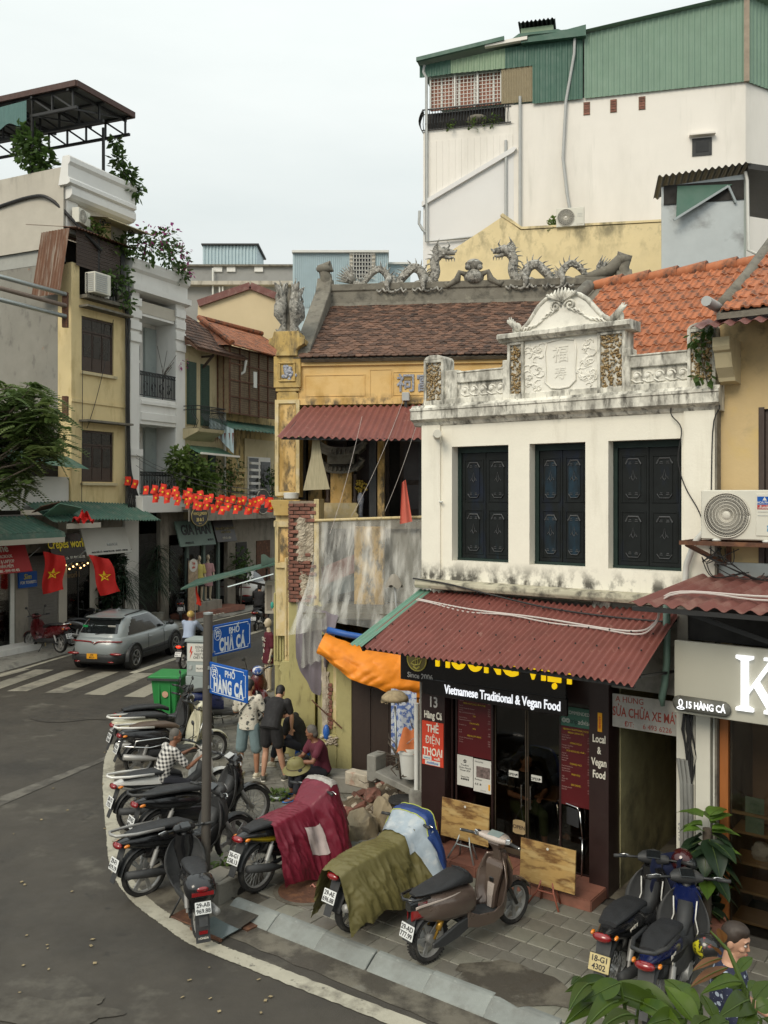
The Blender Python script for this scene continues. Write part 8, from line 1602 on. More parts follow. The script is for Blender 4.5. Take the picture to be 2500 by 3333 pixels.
# ================================================================== cars
def zring(z,x0,x1,yh,n=48,p=5.):
 xc,xh=(x0+x1)/2,(x1-x0)/2;o=[]
 for k in range(n):
  t=2*math.pi*k/n;c,s=math.cos(t),math.sin(t);o.append((xc+xh*math.copysign(abs(c)**(2/p),c),yh*math.copysign(abs(s)**(2/p),s),z))
 return o
def car(label,x,y,rz,m,plate_t,z=-.12,sc=1.,big=0):
 c=thing('car',label,'car',(x,y,z),rz);c.scale=(sc,)*3
 low=[(.40,-1.93,1.93,.80,6),(.52,-1.99,2.0,.865,5),(.70,-2.0,2.03,.88,5),(.82,-1.97,1.98,.872,5),(.90,-1.93,1.90,.85,5),(.955,-1.90,1.75,.82,5),(.985,-1.86,1.5,.78,5)]
 MB().loft([zring(q[0],q[1],q[2],q[3],56,q[4])for q in low]).build('body',m,c,smooth=45)
 gr_=[(.95,-1.88,1.22,.80),(1.10,-1.80,.98,.765),(1.28,-1.64,.66,.70),(1.44,-1.44,.36,.625),(1.51,-1.30,.18,.57),(1.555,-1.10,-.05,.48),(1.575,-.9,-.3,.3)]
 MB().loft([zring(q[0],q[1],q[2],q[3],56,5)for q in gr_]).build('roof',m,c,smooth=45)
 def gl(name,sel,zs):
  g=MB()
  def R_(z):
   for(za,*A),(zb,*B_)in zip(gr_,gr_[1:]):
    if za<=z<=zb:t=(z-za)/(zb-za);A=[p+(q-p)*t for p,q in zip(A,B_)];return zring(z,A[0]-.006,A[1]+.006,A[2]+.006,96,5)
  rings=[R_(z)for z in zs]
  for i in range(len(zs)-1):
   for k in range(96):
    k2=(k+1)%96;mid=[(a+b)/2 for a,b in zip(rings[i][k],rings[i+1][k2])]
    if sel(mid):g.add([rings[i][k],rings[i][k2],rings[i+1][k2],rings[i+1][k]],[(0,1,2,3)])
  if g.v:g.build(name,m_cgl,c,smooth=True)
 Z=[1.0,1.08,1.16,1.24,1.32,1.40,1.46]
 rear_x=lambda z:nlerp(z,[(q[0],q[1])for q in gr_]);fr_x=lambda z:nlerp(z,[(q[0],q[2])for q in gr_])
 gl('rear_window',lambda p:p[0]<rear_x(p[2])+.07 and abs(p[1])<.66,Z[1:]);gl('windscreen',lambda p:p[0]>fr_x(p[2])-.10 and abs(p[1])<.68,Z)
 for s in(-1,1):
  gl('side_window',lambda p:p[1]*s>.4 and-.42<p[0]<fr_x(p[2])-.26,Z);gl('side_window',lambda p:p[1]*s>.4 and rear_x(p[2])+.42<p[0]<-.50,Z)
  for dx in(-.46,.52):MB().tube([(dx,s*.884,.45),(dx-.01,s*.888,.7),(dx-.0,s*.86,.93)],.005,4).build('door_gap',m_carb,c)
  for dx in(-.33,.62):MB().box(dx-.09,dx+.09,s*.885-.012,s*.885+.012,.80,.83).build('door_handle',m,c,bev=.008)
  MB().tube([(.80,s*.80,1.03),(.82,s*.90,1.05)],.03,6).ball((.80,s*.97,1.07),(.06,.10,.07),12,8).build('mirror',m_carb,c,smooth=True);MB().ball((.86,s*.99,1.07),(.012,.05,.018),8,5).build('mirror_indicator',m_amber,c)
  for wx in(-1.24,1.24):
   MB().loft([[(wx+rr*math.cos(a),s*yy,.34+rr*math.sin(a))for rr,yy in((.37,.80),(.37,.896),(.42,.902),(.44,.87),(.44,.8))]for a in[math.pi*k/18-.12 for k in range(19)]+[math.pi+.12]],cap=False,closed=False).build('wheel_arch',m_carb,c,smooth=60)
   MB().lathe([(.0,.70),(.375,.70),(.375,.885),(.0,.885)],26,(wx,0,.34),'y',Matrix.Diagonal((1,s,1))).build('arch_liner',m_black,c)
   ty=MB().loft([[(r_*math.cos(a),yy,r_*math.sin(a))for r_,yy in((.21,-.10),(.31,-.115),(.335,-.09),(.34,0),(.335,.09),(.31,.115),(.21,.10))]for a in[2*math.pi*k/30 for k in range(31)]],cap=False,closed=False).build('wheel',m_tyre,c,smooth=True,loc=(wx,s*.80,.34))
   rm_=MB();rm_.lathe([(0,.05*s),(.22,.07*s),(.225,.11*s),(.20,.115*s),(.19,.085*s),(0,.075*s)],26,ax='y')
   for k in range(5):
    a=2*math.pi*k/5
    for d_ in(-.10,.10):rm_.bar((.03*math.cos(a),.10*s,.03*math.sin(a)),(.205*math.cos(a+d_),.115*s,.205*math.sin(a+d_)),.035,.02)
   rm_.build('rim',mat('car_alloy',(.36,.36,.35),.35,.08,metal=.7),ty,smooth=40)
  MB().box(-1.975,-1.60,s*.60 if s>0 else-.86,.86 if s>0 else-.60,.50,.575).build('tail_light',m_tail,c,bev=.02)if False else MB().ball((-1.965,s*.66,.535),(.05,.19,.038),14,8).build('tail_light',m_tail,c,smooth=True)
  MB().ball((-1.985,s*.52,.31),(.03,.10,.022),10,6).build('reflector',m_tail,c,smooth=True)
  MB().bar((-1.2,s*.52,1.53),(-.1,s*.52,1.57),.025).build('roof_rail',m_carb,c)
  MB().loft([[(x_,s*.80,.26),(x_,s*.875,.27),(x_,s*.89,.40),(x_,s*.80,.42)]for x_ in(-.85,.85)]).build('sill_cladding',m_carb,c)
 MB().loft([zring(z_,a_,b_,w_,48,5)for z_,a_,b_,w_ in((.22,-1.86,1.86,.78),(.30,-2.0,1.98,.84),(.42,-2.025,2.03,.872),(.50,-2.015,2.02,.872),(.53,-1.98,1.98,.85))]).build('bumper',m_carb,c,smooth=45)
 MB().tube([(-1.80,.78,.865),(-1.90,.62,.872),(-1.955,.3,.875),(-1.97,.12,.87),(-1.985,.04,.835),(-1.985,-.04,.835),(-1.97,-.12,.87),(-1.955,-.3,.875),(-1.90,-.62,.872),(-1.80,-.78,.865)],(.022),8).build('light_bar',m_tail,c,smooth=True)
 MB().tube([(-1.995,.07,.89),(-2.005,0,.80),(-1.995,-.07,.89)],.014,6).build('badge',m_chrome,c,smooth=True)
 p=MB().box(-.165,.165,-.006,.006,-.075,.075).build('number_plate',m_platec if not big else m_plate,c,bev=.004,loc=(-2.03,.04,.47));p.rotation_euler=(0,0,R(-90));text(plate_t,.075,m_ink,p,(0,-.008,0),ext=.001,sx=.9,bold=.001,line=.9)
 if not big:
  MB().box(-.08,.08,-.003,.003,-.035,.035).build('sticker',mat('sticker_green',(.02,.4,.12),.5,.05),c,loc=(-1.685,.45,1.26),rot=(R(25),0,R(-90)));MB().box(-.12,.12,-.003,.003,-.025,.025).build('sticker',m_paper,c,loc=(-1.68,-.38,1.28),rot=(R(25),0,R(-90)))
  tube('wiper',m_carb,c,[(-1.83,.05,1.06),(-1.80,-.25,1.09)],.012,5);MB().prism([(-.55,1.59),(-.75,1.585),(-.70,1.64),(-.62,1.66)],-.02,.02).build('antenna_fin',m,c)
 MB().loft([zring(z_,a_,b_,w_,40,5)for z_,a_,b_,w_ in((1.475,-1.56,-1.2,.56),(1.50,-1.60,-1.15,.57),(1.52,-1.52,-1.1,.55))]).build('spoiler',m,c,smooth=45)
 return c
car('silver green small crossover car with dark windows driving away over the crossing',-7.72,27.2,76.7,m_carg,'29E\n400.91')
car('white car far down the street behind the green market awning',-6.3,41.6,78,m_carw,'30A\n512.77',sc=1.08,big=1)
# ================================================================== people
def blend(o,vox,sm=6):
 m=o.modifiers.new('remesh','REMESH');m.mode='VOXEL';m.voxel_size=vox;m.use_smooth_shade=True
 s=o.modifiers.new('smooth','SMOOTH');s.factor=.5;s.iterations=sm;return o
def torso(m,pts,lat,n=14):
 pts=[(Vector(p),rx,ry)for p,rx,ry in pts];rings=[];lat=Vector(lat).normalized()
 for i,(p,rx,ry)in enumerate(pts):
  t=(pts[min(i+1,len(pts)-1)][0]-pts[max(i-1,0)][0]).normalized();b=lat.cross(t).normalized()
  rings.append([p+lat*rx*math.copysign(abs(math.cos(a))**.85,math.cos(a))+b*ry*math.sin(a)for a in[2*math.pi*k/n for k in range(n)]])
 return m.loft(rings)
def limb(m,pts,r):
 m.tube(pts,r,10)
 for p,q in zip(pts,r):m.ball(p,q if not isinstance(q,tuple)else q[0],10,6)
def hand(m,w,d,up,side,curl=.5,s=1.):
 """palm and five bent fingers from wrist w, pointing along d, palm facing -up; side=+1 thumb on the d x up side"""
 d=Vector(d).normalized();up=Vector(up);up=(up-d*up.dot(d)).normalized();sd=d.cross(up)*side
 c=w+d*.05*s;m.tube([w,w+d*.03*s,w+d*.085*s],[(.022*s,.028*s),(.026*s,.017*s),(.040*s,.014*s)],10)
 for k,L_ in enumerate((.068,.078,.072,.055)):
  b=w+d*.085*s+sd*(.030-.020*k)*s;c1=curl*.5;c2=curl*1.1
  p1=b+(d*math.cos(c1)-up*math.sin(c1))*L_*.45*s;p2=p1+(d*math.cos(c2)-up*math.sin(c2))*L_*.32*s;p3=p2+(d*math.cos(c2*1.4)-up*math.sin(c2*1.4))*L_*.25*s
  m.tube([w+d*.06*s+sd*(.028-.018*k)*s,b,p1,p2,p3],[.010*s,.0095*s,.009*s,.0085*s,.006*s],7)
 b=w+d*.03*s+sd*.028*s;m.tube([b,b+(d*.6+sd*.7)*.035*s,b+(d*.85+sd*.55-up*curl*.4)*.068*s],[.012*s,.0105*s,.007*s],7)
def human(label,loc,rz,J,skin,hairm,shirt,pants,shoe=None,sleeve=.55,pant=.5,group=None,vox=.013,hair='short',face=False,shirt_len=.0,curl=.6,scale=1.,shirt_m=None):
 h_=thing('person',label,'person',loc,rz,group);h_.scale=(scale,)*3;J={k:Vector(v)for k,v in J.items()}
 lat=(J['sl']-J['sr']).normalized();lath=(J['hl']-J['hr']).normalized();pel,ch,nk,hd=J['pel'],J['ch'],J['nk'],J['hd'];ud=(nk-ch).normalized();wst=pel.lerp(ch,.5)
 b=MB();torso(b,[(pel-(ch-pel)*.25,.10,.09),(pel,.155,.115),(wst,.135,.10),(ch,.16,.115),(ch+(nk-ch)*.55,.165,.10),(ch+(nk-ch)*.88,.09,.065),(nk,.058,.058),(nk.lerp(hd,.45),.054,.056)],lat)
 for s in 'lr':
  S_,E_,W_=J['s'+s],J['e'+s],J['w'+s];H_,K_,A_=J['h'+s],J['k'+s],J['a'+s]
  limb(b,[S_,S_.lerp(E_,.5),E_,E_.lerp(W_,.3),W_],[.058,.048,.041,.041,.027]);hand(b,W_,W_-E_,J.get('up'+s,Vector((0,0,1))),-1 if s=='l' else 1,curl)
  limb(b,[H_,H_.lerp(K_,.5),K_,K_.lerp(A_,.3),A_.lerp(K_,.05)],[.088,.075,.054,.058,.037])
  f=J.get('f'+s,Vector((1,0,0))).normalized();b.tube([A_-f*.04-Vector((0,0,.03)),A_+f*.06-Vector((0,0,.04)),A_+f*.13-Vector((0,0,.055)),A_+f*.19-Vector((0,0,.06))],[(.034,.03),(.038,.032),(.045,.022),(.035,.014)],8)
 fw=J.get('look',Vector((1,0,0))).normalized();up=J.get('hup',Vector((0,0,1)));up=(up-fw*up.dot(fw)).normalized();sd=up.cross(fw);M3=Matrix((fw,sd,up)).transposed()
 hp=lambda x,y,z:hd+M3@Vector((x,y,z))
 b.ball(hd+up*.015,(.094,.076,.108),16,12,M3);b.ball(hp(.030,0,-.055),(.062,.055,.062),12,8,M3);b.ball(hp(.062,0,-.088),(.026,.030,.022),8,6,M3)
 b.tube([hp(.086,0,.025),hp(.097,0,-.004),hp(.104,0,-.026),hp(.090,0,-.034)],[.009,.010,.0135,.010],8);b.ball(hp(.082,0,.038),(.018,.055,.013),10,6,M3);b.ball(hp(.088,0,-.062),(.014,.026,.011),8,5,M3)
 for s in(-1,1):b.ball(hp(-.008,s*.078,-.010),(.020,.010,.032),8,6,M3);b.ball(hp(.066,s*.046,-.018),(.025,.022,.02),8,5,M3)
 blend(b.build('body',skin,h_),vox if not face else .0065,5 if not face else 3)
 if face:
  for s in(-1,1):
   MB().ball(hp(.081,s*.033,.012),(.012,.016,.008),10,7,M3).build('eye',mat('eye_white',(.5,.47,.44),.3,.02),h_,smooth=True);MB().ball(hp(.089,s*.034,.012),(.006,.008,.0075),8,6,M3).build('iris',m_ink,h_,smooth=True)
   MB().tube([hp(.092,s*.012,.036),hp(.093,s*.034,.042),hp(.080,s*.056,.034)],[.004,.006,.003],6).build('eyebrow',m_hairb,h_,smooth=True)
  MB().tube([hp(.093,.026,-.062),hp(.103,.0,-.060),hp(.093,-.026,-.062)],[.003,.006,.003],6).build('lips',mat('lip_rose',(.30,.10,.08),.5,.05),h_,smooth=True)
 if hair:
  hm_=MB();hm_.ball(hp(-.014,0,.036),(.092,.083,.098),14,10,M3);hm_.ball(hp(-.045,0,-.02),(.062,.070,.075),12,8,M3)
  if hair=='top':hm_.ball(hp(.01,0,.085),(.082,.068,.055),12,8,M3)
  blend(hm_.build('hair',hairm,h_),.011,3)
 sh=MB();e=.022;bot=pel-(ch-pel)*(.12+shirt_len)
 torso(sh,[(bot,.165+e,.125+e),(pel,.158+e,.118+e),(wst,.145+e,.110+e),(ch,.165+e,.118+e),(ch+(nk-ch)*.55,.172+e,.105+e),(ch+(nk-ch)*.86,.105+e,.075+e),(nk-ud*.015,.062+e*.5,.06+e*.5)],lat)
 for s in 'lr':
  S_,E_,W_=J['s'+s],J['e'+s],J['w'+s]
  if sleeve<=1:limb(sh,[S_,S_.lerp(E_,sleeve*.6),S_.lerp(E_,sleeve)],[.075,.070,.068])
  else:limb(sh,[S_,S_.lerp(E_,.5),E_,E_.lerp(W_,sleeve-1)],[.075,.066,.056,.046])
 blend(sh.build('shirt',shirt,h_),.013,5)
 pn=MB();torso(pn,[(pel-(ch-pel)*.26,.155,.12),(pel,.165,.128),(pel.lerp(ch,.22),.155,.118)],lath)
 for s in 'lr':
  H_,K_,A_=J['h'+s],J['k'+s],J['a'+s]
  if pant<=1:limb(pn,[H_,H_.lerp(K_,pant*.6),H_.lerp(K_,pant)],[.110,.106,.104])
  else:limb(pn,[H_,H_.lerp(K_,.5),K_,K_.lerp(A_,pant-1)],[.105,.090,.072,.062])
 blend(pn.build('shorts' if pant<=1 else 'trousers',pants,h_),.014,5)
 if shoe:
  for s in 'lr':
   A_,f=J['a'+s],J.get('f'+s,Vector((1,0,0))).normalized();z=Vector((0,0,1));q=MB()
   q.tube([A_-f*.065-z*.055,A_-f*.05-z*.05,A_+f*.04-z*.048,A_+f*.12-z*.06,A_+f*.195-z*.066,A_+f*.215-z*.07],[(.026,.022),(.042,.038),(.046,.042),(.050,.032),(.042,.022),(.02,.012)],12);q.tube([A_-z*.05,A_-z*.0],[.045,.042],10)
   o=q.build('shoe',shoe,h_,smooth=True);so_=MB();so_.tube([A_-f*.07-z*.083,A_+f*.05-z*.083,A_+f*.14-z*.085,A_+f*.22-z*.083],[(.036,.010),(.045,.011),(.052,.011),(.03,.008)],12);so_.build('sole',m_letw,o,smooth=True)
 return h_,hp
def stand(dz=0,**k):
 J=dict(pel=(0,0,.96),ch=(.0,0,1.24),nk=(0,0,1.45),hd=(.025,0,1.585),sl=(0,.185,1.39),sr=(0,-.185,1.39),el=(.0,.25,1.11),er=(0,-.25,1.11),wl=(.10,.25,.88),wr=(.10,-.25,.88),hl=(0,.095,.90),hr=(0,-.095,.90),kl=(.02,.11,.49),kr=(.02,-.11,.49),al=(0,.12,.09),ar=(0,-.12,.09))
 J.update(k);return J
# shirts with their own patterns
def pattern(name,kind,base,inks):
 m=mat(name,base,.8,.06,5,bump=.15,bsc=120);t=m.node_tree;L=t.links.new;nw=t.nodes.new;bs=t.nodes['Principled BSDF'];src=bs.inputs['Base Color'].links[0].from_socket;tc=nw('ShaderNodeTexCoord')
 if kind=='check':
  mp_=nw('ShaderNodeMapping');mp_.inputs['Rotation'].default_value=(0,R(8),R(20));L(tc.outputs['Object'],mp_.inputs[0]);sx=nw('ShaderNodeSeparateXYZ');L(mp_.outputs[0],sx.inputs[0]);fs=[]
  for sock in('X','Z','Y'):
   a=nw('ShaderNodeMath');a.operation='MULTIPLY';a.inputs[1].default_value=17;L(sx.outputs[sock],a.inputs[0]);f=nw('ShaderNodeMath');f.operation='FRACT';L(a.outputs[0],f.inputs[0]);g=nw('ShaderNodeMath');g.operation='GREATER_THAN';g.inputs[1].default_value=.5;L(f.outputs[0],g.inputs[0]);fs.append(g.outputs[0])
  ad=nw('ShaderNodeMath');ad.operation='ADD';L(fs[0],ad.inputs[0]);L(fs[1],ad.inputs[1]);mu=nw('ShaderNodeMath');mu.operation='MULTIPLY';mu.inputs[1].default_value=.5;L(ad.outputs[0],mu.inputs[0]);fac=mu.outputs[0];mx=nw('ShaderNodeMix');mx.data_type='RGBA';L(fac,mx.inputs[0]);L(src,mx.inputs[6]);mx.inputs[7].default_value=(*inks[0],1);src=mx.outputs[2]
 else:
  for i,(ink,sc,th)in enumerate(inks):
   v=nw('ShaderNodeTexVoronoi');v.inputs['Scale'].default_value=sc;mp_=nw('ShaderNodeMapping');mp_.inputs['Location'].default_value=(i*.37,i*.21,i*.5);mp_.inputs['Scale'].default_value=(1,1,1.25+.3*i);L(tc.outputs['Object'],mp_.inputs[0]);L(mp_.outputs[0],v.inputs['Vector']);g=nw('ShaderNodeMath');g.operation='LESS_THAN';g.inputs[1].default_value=th;L(v.outputs['Distance'],g.inputs[0])
   mx=nw('ShaderNodeMix');mx.data_type='RGBA';L(g.outputs[0],mx.inputs[0]);L(src,mx.inputs[6]);mx.inputs[7].default_value=(*ink,1);src=mx.outputs[2]
 L(src,bs.inputs['Base Color']);return m
m_chk=pattern('shirt_check','check',(.60,.58,.54),[(.018,.018,.02)])
m_prt=pattern('shirt_printed_cream','dots',(.58,.54,.45),[((.09,.09,.08),9,.26),((.35,.26,.22),12,.16),((.05,.12,.05),15,.14),((.10,.10,.09),24,.14)])
m_pai=pattern('shirt_navy_paisley','dots',(.014,.018,.045),[((.30,.35,.42),13,.27),((.02,.025,.06),13,.18),((.38,.42,.48),26,.14)])
m_lbl=mat('shirt_light_blue',(.42,.50,.66),.8,.06,4,bump=.3,bsc=14);m_blks=mat('shirt_black',(.016,.015,.016),.85,.15,6,bump=.3,bsc=14);m_mrn=mat('shirt_maroon',(.10,.014,.028),.85,.12,5,bump=.3,bsc=14)
m_dnm=mat('shorts_denim',(.15,.21,.22),.9,.12,8,bump=.3,bsc=25);m_trs=mat('trousers_dark',(.016,.017,.024),.85,.15,6,bump=.2,bsc=20);m_shoe=mat('shoe_cream',(.55,.50,.38),.6,.2,10);m_shoeg=mat('shoe_grey_green',(.075,.072,.058),.8,.15,12)
# man in printed shirt, seen from behind
p,_=human('standing man in a cream printed shirt and blue denim shorts seen from behind',(-2.35,15.55,0),78,stand(el=(.06,.27,1.13),wl=(.24,.14,1.10),er=(.06,-.27,1.13),wr=(.24,-.14,1.12),al=(-.02,.17,.09),ar=(.0,-.15,.09),kl=(.02,.145,.49),kr=(.02,-.14,.49),look=(1,-.15,-.35),hd=(.06,0,1.575),fr=(1,-.7,0)),m_skin,m_hair,m_prt,m_dnm,m_shoe,pant=.95,sleeve=.8,shirt_len=.25,scale=.99)
MB().tube([(-.12,-.10,1.42),(-.16,.05,1.25),(-.12,.19,1.08)],[(.022,.006)]*3,6).build('bag_strap',m_plastic,p,smooth=True)
# man in a black polo bending forward
p,_=human('standing man in black polo shirt and black shorts bending forward with a phone',(-1.93,15.35,0),70,stand(pel=(-.03,0,.95),ch=(.13,0,1.20),nk=(.28,0,1.36),hd=(.40,.03,1.43),sl=(.23,.19,1.31),sr=(.23,-.19,1.31),el=(.24,.25,1.03),wl=(.24,.22,.80),er=(.30,-.24,1.05),wr=(.38,-.20,.83),kl=(.03,.12,.49),kr=(.06,-.13,.49),al=(-.05,.13,.09),ar=(.12,-.2,.09),look=(.8,.1,-.6),upl=(0,1,0),fl=(.9,.5,0),fr=(1,-.3,0)),m_skinl,m_hair,m_blks,m_blks,m_shoeg,pant=.62,sleeve=.62,shirt_len=.1,scale=1.0)
MB().box(.245,.255,.215,.28,.69,.82).build('phone',m_lens,p,bev=.004);MB().tube([(.245+.03*math.cos(t),.222+.035*math.sin(t),.825)for t in[k*math.pi/6 for k in range(13)]],.006,5).build('wristband',m_black,p)
# seated figure in black, rounded back, white trainers
p,_=human('person in black t-shirt hunched on a low stool against the olive wall',(-1.50,16.15,0),165,dict(pel=(-.05,0,.42),ch=(.08,0,.70),nk=(.24,0,.86),hd=(.34,0,.93),sl=(.17,.18,.82),sr=(.17,-.18,.82),el=(.22,.24,.56),er=(.22,-.24,.56),wl=(.40,.14,.45),wr=(.40,-.14,.45),hl=(-.02,.10,.40),hr=(-.02,-.10,.40),kl=(.38,.14,.48),kr=(.38,-.14,.45),al=(.48,.12,.09),ar=(.40,-.16,.12),look=(.9,0,-.5)),m_skin,m_hair,m_blks,m_trs,m_shoe,pant=1.7,sleeve=.7,scale=1.04)
st2=thing('plastic_stool','low blue plastic stool under the person in black','stool',(-1.44,16.13,0),165);stool(st2,m_blue,1,.34)
# old man on the step, helmet on his knee, flip flops
p,_=human('old grey haired man in maroon t-shirt sitting on a stone step smoking',(-1.05,14.72,0),205,dict(pel=(-.04,0,.40),ch=(.02,.0,.70),nk=(.10,0,.88),hd=(.15,.01,1.01),sl=(.07,.185,.83),sr=(.07,-.185,.83),el=(.22,.25,.60),er=(.22,-.22,.58),wl=(.42,.08,.58),wr=(.42,-.06,.57),hl=(.0,.10,.37),hr=(.0,-.10,.37),kl=(.42,.18,.46),kr=(.42,-.12,.46),al=(.50,.20,.08),ar=(.45,-.14,.08),look=(.75,-.5,-.25),upl=(0,.5,1),upr=(0,-.5,1)),m_skind,m_hairg,m_mrn,m_trs,None,pant=1.8,sleeve=.62,curl=1.0,scale=1.0)
MB().tube([(.54,.03,.60),(.61,.05,.63)],.006,6).build('cigarette',m_paper,p);MB().lathe([(.035,-.012),(.037,0),(.035,.012)],12,(.40,-.06,.575),'x').build('watch',m_paper,p)
for s in('flip_flop','flip_flop'):
 sy=.20 if s and not p.get('_f')else-.14;p['_f']=1;q=MB();sx=.50 if sy>0 else .45;q.tube([(sx-.08,sy,.012),(sx+.05,sy,.012),(sx+.18,sy,.012),(sx+.22,sy,.012)],[(.035,.010),(.04,.011),(.05,.011),(.02,.008)],12);fo=q.build('flip_flop',mat('flipflop_blue',(.05,.16,.42),.6,.1),p,smooth=True)
 MB().tube([(sx+.02,sy-.05,.02),(sx+.12,sy,.06),(sx+.02,sy+.05,.02)],.008,6).build('thong_strap',mat('flipflop_blue',()),fo,smooth=True)
ste=thing('stone_step','pale concrete step where the old man sits','step',(-.78,14.95,0),-10);MB().box(-.45,.62,-.25,.22,0,.27).build('block',m_concrete,ste,bev=.02)
ph_=thing('pith_helmet','olive green pith helmet resting on the knee of the old man','helmet',(-1.42,14.45,.52),20);ph_.rotation_euler=(R(18),R(-8),0)
m_pith=mat('helmet_olive',(.20,.18,.07),.65,.1,6,[((.3,.28,.14),8,.55,.7,.4,V,None)]);MB().lathe([(.0,.155),(.05,.15),(.10,.12),(.125,.07),(.135,.01),(.17,-.02),(.205,-.045),(.20,-.052),(.13,-.005),(.0,.0)],24,(0,0,0),m=Matrix.Diagonal((1.12,.95,1))).build('shell',m_pith,ph_,smooth=50)
tube('ridge',m_pith,ph_,[(.14,0,.03),(.08,0,.14),(0,0,.16),(-.08,0,.14),(-.14,0,.03)],.008);MB().ball((0,0,.16),.018,8,6).build('button',m_gold,ph_);MB().tube([(.15*math.cos(t),.128*math.sin(t),.008)for t in[k*math.pi/12 for k in range(25)]],.009,6).build('band',m_wood,ph_)
bp=thing('backpack','black backpack standing on the pavement beside the old man','backpack',(-1.38,15.05,.0),20);MB().loft([zring(z,-.14*s,.14*s,.17*s,24,4)for z,s in((.02,.9),(.1,1),(.4,.95),(.52,.75),(.56,.4))]).build('bag',mat('bag_black',(.02,.02,.021),.8,.2,8,bump=.3,bsc=40),bp,smooth=60)
MB().loft([zring(z,-.22,-.12,.12,20,4)for z in(.06,.30)]).build('front_pocket',m_plastic,bp,smooth=60);MB().tube([(.0,.05,.56),(-.02,0,.61),(0,-.05,.56)],.012,6).build('carry_loop',m_black,bp,smooth=True)
for s in(-1,1):MB().tube([(-.13,s*.09,.5),(-.17,s*.1,.35),(-.15,s*.1,.1)],[(.02,.006)]*3,6).build('strap',m_black,bp,smooth=True)
hb2=thing('herb_bundle','bag of green herbs on the pavement by the flip flops','vegetables',(*G(905,2600),0));leaves('herbs',m_leafl,hb2,[(0,0,.06,.14,(1.3,1,.5))],160,.05);MB().lathe([(.10,0),(.14,.03),(.13,.07),(.0,.02)],12).build('bag',m_galv,hb2,smooth=True)
# rider on the white bike in a checked shirt
RJ=lambda lean=.25,h_=.80,reach=.62:dict(pel=(-.0,0,h_+.06),ch=(.10*lean*4,0,h_+.34),nk=(.22*lean*3.2,0,h_+.53),hd=(.24*lean*3.6,0,h_+.67),sl=(.15*lean*3.6,.185,h_+.47),sr=(.15*lean*3.6,-.185,h_+.47),el=(.36,.28,h_+.24),er=(.36,-.28,h_+.24),wl=(reach,.30,h_+.20),wr=(reach,-.30,h_+.20),hl=(.02,.10,h_),hr=(.02,-.10,h_),kl=(.40,.19,h_-.08),kr=(.40,-.19,h_-.08),al=(.30,.16,.38),ar=(.30,-.16,.38))
J=RJ(.30,.70,.66);J.update(wl=(.60,.24,1.02),wr=(.58,-.22,1.0),el=(.38,.30,.92),er=(.36,-.29,.90),look=(.9,-.35,-.1))
human('seated man in a black and white checked shirt holding the handlebar of the white motorbike',(-3.38,13.56,-.05),36,J,m_skind,m_hairg,m_chk,m_trs,m_shoeg,pant=1.7,sleeve=.75,shirt_len=.15,scale=.92,curl=.9)
J=RJ(.18,.80,.55);J['look']=(1,0,0)
p,hp=human('motorbike rider in a light blue long sleeved shirt and yellow helmet',(-5.68,26.05,-.10),78,J,m_skin,None,m_lbl,m_trs,m_shoeg,pant=1.8,sleeve=1.8,hair=None,scale=1.0)
hl_=MB();hl_.ball(hp(-.01,0,.04),(.125,.11,.105),16,10);hl_.build('helmet_shell',mat('helmet_yellow',(.62,.44,.13),.35,.06,coat=.5),p,smooth=True)
fl_=thing('flag','small red pennant standing upright above the rider with the yellow helmet','flag',(-5.60,26.6,.65));tube('stick',m_galv,fl_,[(0,0,0),(0,0,1.55)],.01);MB().sheet(lambda u,v:(.02+.16*v*(1-u*.85)+.02*math.sin(u*7),.02*math.sin(v*6+u*4),1.0+.56*u-.05*v),8,5).build('cloth',m_flagp,fl_,smooth=True)
human('motorbike rider in a black shirt and shorts riding away down the street',(-4.66,33.35,-.10),82,RJ(.15,.80,.55),m_skin,m_hair,m_blks,m_blks,m_shoeg,pant=.9,sleeve=.7,scale=1.06)
# man at the lower edge in a paisley shirt, looking aside
J=stand(sl=(0,.20,1.45),sr=(0,-.20,1.45),el=(.05,.27,1.16),er=(.05,-.27,1.16),wl=(.26,.18,1.08),wr=(.26,-.18,1.08),ch=(0,0,1.28),nk=(.01,0,1.52),hd=(.035,0,1.665),look=(.95,-.28,-.22))
p,hp=human('short haired young man in a navy paisley shirt standing behind the leaves',(2.55,6.62,-.10),-18,J,m_skinl,m_hairb,m_pai,m_trs,m_shoeg,pant=1.8,sleeve=.75,hair='top',face=True,scale=1.03,shirt_len=.15)
# diners dimly seen behind the glass
for lb,a,d,rz,sm_,pm_ in(('diner in green trousers sitting behind the glass door of the restaurant',1.18,.75,-45,m_blks,mat('trousers_green',(.07,.10,.04),.8,.1)),('diner in dark shirt sitting at the table inside the restaurant',2.15,.95,150,m_trs,m_trs)):
 x,y=WH.w(a,d);human(lb,(x,y,.128),rz-36.4,dict(pel=(-.05,0,.50),ch=(.02,0,.80),nk=(.06,0,.99),hd=(.12,0,1.12),sl=(.04,.185,.93),sr=(.04,-.185,.93),el=(.18,.25,.70),er=(.18,-.25,.70),wl=(.38,.12,.70),wr=(.38,-.12,.70),hl=(.0,.10,.47),hr=(.0,-.10,.47),kl=(.42,.14,.47),kr=(.42,-.12,.47),al=(.42,.16,.08),ar=(.50,-.1,.08),look=(.9,0,-.3)),m_skin,m_hair,sm_,pm_,None,pant=1.6,sleeve=.7)
 stl=WH.root('plastic_stool','dark stool under the '+lb.split(' sitting')[0],'stool',a=a,d=d,z=.128);stool(stl,m_plastic,1,.42)
